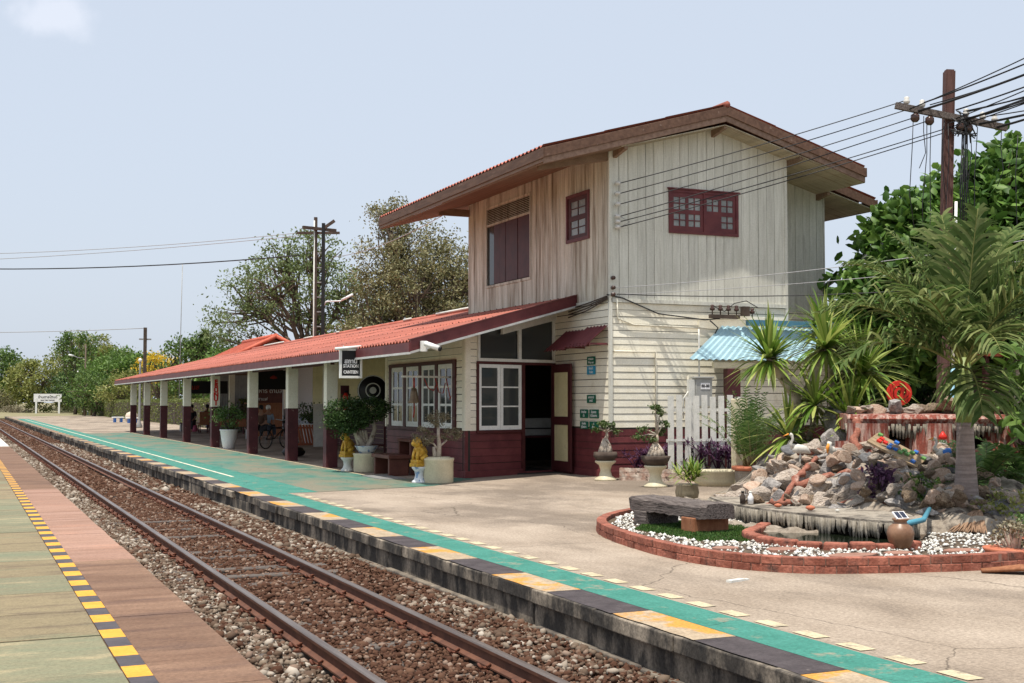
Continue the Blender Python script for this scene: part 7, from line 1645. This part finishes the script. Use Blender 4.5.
# main utility pole right
UX,UY=LD(8.2,24); up_=thing('utility_pole','tall brown utility pole with a tilted crossarm crowded by cables','utility pole',(UX,UY,.26)); UM=Matrix.Translation((UX,UY,.26))@Matrix.Rotation(R(-24),4,'Z')@Matrix.Rotation(R(2.1),4,'Y'); up_.rotation_euler=UM.to_euler()
mb=MB(); mb.box(-.075,.075,-.07,.07,0,7.98); mb.box(-.092,-.075,-.09,.09,0,7.95); mb.box(.075,.092,-.09,.09,0,7.95); mb.build('pole',m_polewood,up_)
mb=MB(); mb.tube([(.15,-.1,2.2),(.15,-.1,5.4)],.028,n=6); mb.tube([(.15,-.1,0),(.15,-.1,2.2)],.04,n=6,mi=1); mb.build('conduit',[m_white,m_bluepvc2:=mat('pale_blue_pipe',(.25,.45,.55),rough=.4)],up_)
tilt=Matrix.Rotation(R(9.5),3,'Y')
mb=MB(); mb.box(-1.08,1.1,-.17,-.085,6.98,7.10,rot=tilt,c=(0,0,7.04)); mb.build('crossarm',m_oldwood,up_)
armz=lambda x:7.04-math.tan(R(9.5))*x
for k,x in enumerate((-.85,-.55,.62,.85,.3)):
    mb=MB(); mb.lathe([(.02,0),(.06,.02),(.065,.07),(.04,.09),(.055,.13),(.02,.15)],(x,-.12,armz(x)+.07),n=10); mb.build('insulator',m_ceramic,up_)
for x in (-.68,-.40,.2,.35): 
    mb=MB(); mb.lathe([(.03,0),(.085,-.04),(.09,-.12),(.05,-.17)],(x,-.12,armz(x)-.07),n=10); mb.build('hanging_insulator',m_brownins,up_)
mb=MB(); rr=random.Random(9)
for x in (-.72,-.52,-.46,-.38,-.12,-.05,.25,.32,.38,.52,.98,1.3):
    L=rr.uniform(1.0,3.6); z=armz(x)-.1; mb.tube([(x,-.14,z),(x+rr.uniform(-.05,.05),-.15,z-L*.3),(x+rr.uniform(-.06,.06),-.15,z-L*.7),(x+rr.uniform(-.08,.08),-.15,z-L)],.009,n=4)
for k in range(14): a=rr.uniform(0,6.28); mb.tube([(.12+.15*math.cos(a),-.16,6.9+.25*math.sin(a)),(.3,-.2,6.85+rr.uniform(-.2,.2)),(.3+.2*math.cos(a+2),-.18,6.8+.3*math.sin(a+2))],.014,n=4)
for k in range(4): mb.tube([(.24+k*.03,-.12,6.9),(.22+k*.04,-.12,5.5),(.25+k*.03,-.12,4.2)],.014,n=4)
mb.build('hanging_cables',m_wire,up_)
def sag(a,b,s_,n=18): a=Vector(a);b=Vector(b); return [a.lerp(b,i/n)-Vector((0,0,s_*4*(i/n)*(1-i/n))) for i in range(n+1)]
def wire(a,b,s_,r_,m,label,group):
    mb=MB(); mb.tube(sag(a,b,s_),r_,n=5); tag(mb.build('overhead_wire',m),label,'wire',group)
def armp(x,dz=.15): return UM@Vector((x,-.12,armz(x)+dz))
# insulators at the gable corner
gi=thing('corner_insulators','column of small white insulators screwed to the gable corner board','insulator',(12.2,YG-.06,5.6))
zi=[6.26,6.05,5.83,5.58,5.47,5.36]
for z in zi: mb=MB(); mb.tube([(0,0,z-5.6),(.0,-.05,z-5.6),(.06,-.09,z-5.6)],[.035,.045,.03],n=8); mb.build('insulator',m_ceramic,gi)
for z in (4.32,4.12,3.98): mb=MB(); mb.tube([(-.08,0,z-5.6),(-.08,-.06,z-5.6)],[.045,.04],n=8); mb.build('insulator',m_brownins,gi)
mb=MB(); mb.tube([(.05,-.08,-.02),(.3,-.05,-.12),(.05,-.08,-.25)],.008,n=4); mb.build('jumper_wire',m_wiregrey,gi)
att=[(-.85,.15),(-.55,.12),(-.68,-.15),(-.40,-.15),(.2,-.1),(.3,-.12)]
nm=['topmost','second','third','fourth','fifth','lowest']
for z,(ax,dz),n_ in zip(zi,att,nm): wire((12.26,YG-.15,z),armp(ax,dz),.05,.010,m_wire,f'{n_} of the six dark wires from the gable corner to the pole','wires from the gable corner to the pole')
Rr_=LD(13.2,18.0)
for k in range(16):
    x=[-.85,-.55,-.68,-.4,.05,.1,.2,.3,.35,.62,.85,1.0,.15,.25,.5,.7][k]; end=Vector((*LD(14.0+(k%3)*.3,17.5+(k%4)*.5),8.6+.16*(15-k)*(.75))) ; wire(armp(x,.15 if k%2 else -.05),end,.25+.05*(k%4),[.012,.016,.024,.012][k%4],m_wire,'black cable running from the crowded pole out past the right edge','cables leaving the pole to the right')
wire((12.2,YG-.08,4.12),(*LD(14,22),5.6),.25,.007,m_wiregrey,'pale thin wire from the lower gable corner rising to the right','pale wires across the lower gable')
wire((12.2,YG-.08,3.98),(*LD(14,22),5.0),.2,.006,m_wiregrey,'second pale thin wire from the lower gable corner to the right','pale wires across the lower gable')
wire((12.2,YG-.08,3.99),(*LD(14,22),4.6),.35,.010,m_wire,'dark thin wire sagging from the lower gable corner to the right','dark wires across the lower gable')
mb=MB(); mb.tube([(12.0,YG-.03,3.98),(12.35,YG-.05,3.92),(13.2,YG-.05,3.62),(14.3,YG-.1,3.52),(14.6,YG-.2,3.55)],.013,n=6); mb.tube([(12.22,YG-.05,3.9),(12.24,YG-.05,3.5),(12.6,YG-.05,3.38),(15.5,YG-.05,3.32)],.016,n=6,mi=1); tag(mb.build('wall_cable',[m_wire,m_cream]),'thick dark and cream cables clipped along the top of the lap boards','cable')
mb=MB()
for k in range(4): mb.tube([(12.02,YG,3.95-k*.02),(12.02,23.3,3.86-k*.05),(12.03,24.2,3.80-k*.06)],.014,n=5)
tag(mb.build('wall_cable',m_barkd),'bundle of thin cables under the eave of the front wall','cable')
sp=MB(); a=Vector((*LD(8.1,31),4.9)); b=Vector((*LD(9.6,29),6.5)); a=Vector((18.3,24.2,4.2)); b=Vector((*LD(8.1,27),5.25)); sp.tube([a,b],.06,n=8); tag(sp.build('stay_pole',m_steelgrey),'grey slanting stay pole between the house and the big leaf tree','pole')
# wires on the left sky
P0=Vector((*LD(-8.9,52.3),8.9))
wire(P0,(*LD(-36,60),9.0),.45,.014,m_wiregrey,'upper thin wire leading left from the double rail pole','wires leading left from the double rail pole')
wire(P0+Vector((0,0,-.12)),(*LD(-36,60),8.35),.3,.014,m_wiregrey,'second thin wire leading left from the double rail pole','wires leading left from the double rail pole')
wire(P0+Vector((0,0,-.95)),(*LD(-36,60),8.7),.55,.026,m_wire,'thick dark cable leading left from the double rail pole','wires leading left from the double rail pole')
wire(P0+Vector((1.5,0,-.95)),(12.3,YB+.2,7.2),.3,.014,m_wiregrey,'wire between the double rail pole and the upper house','wires leading right from the double rail pole')
wire((*LD(-31,105.5),8.0),(*LD(-72,112),8.6),.5,.03,m_wiregrey,'thin wire from the slim pole towards the left edge','wires of the slim pole')
print('all done')
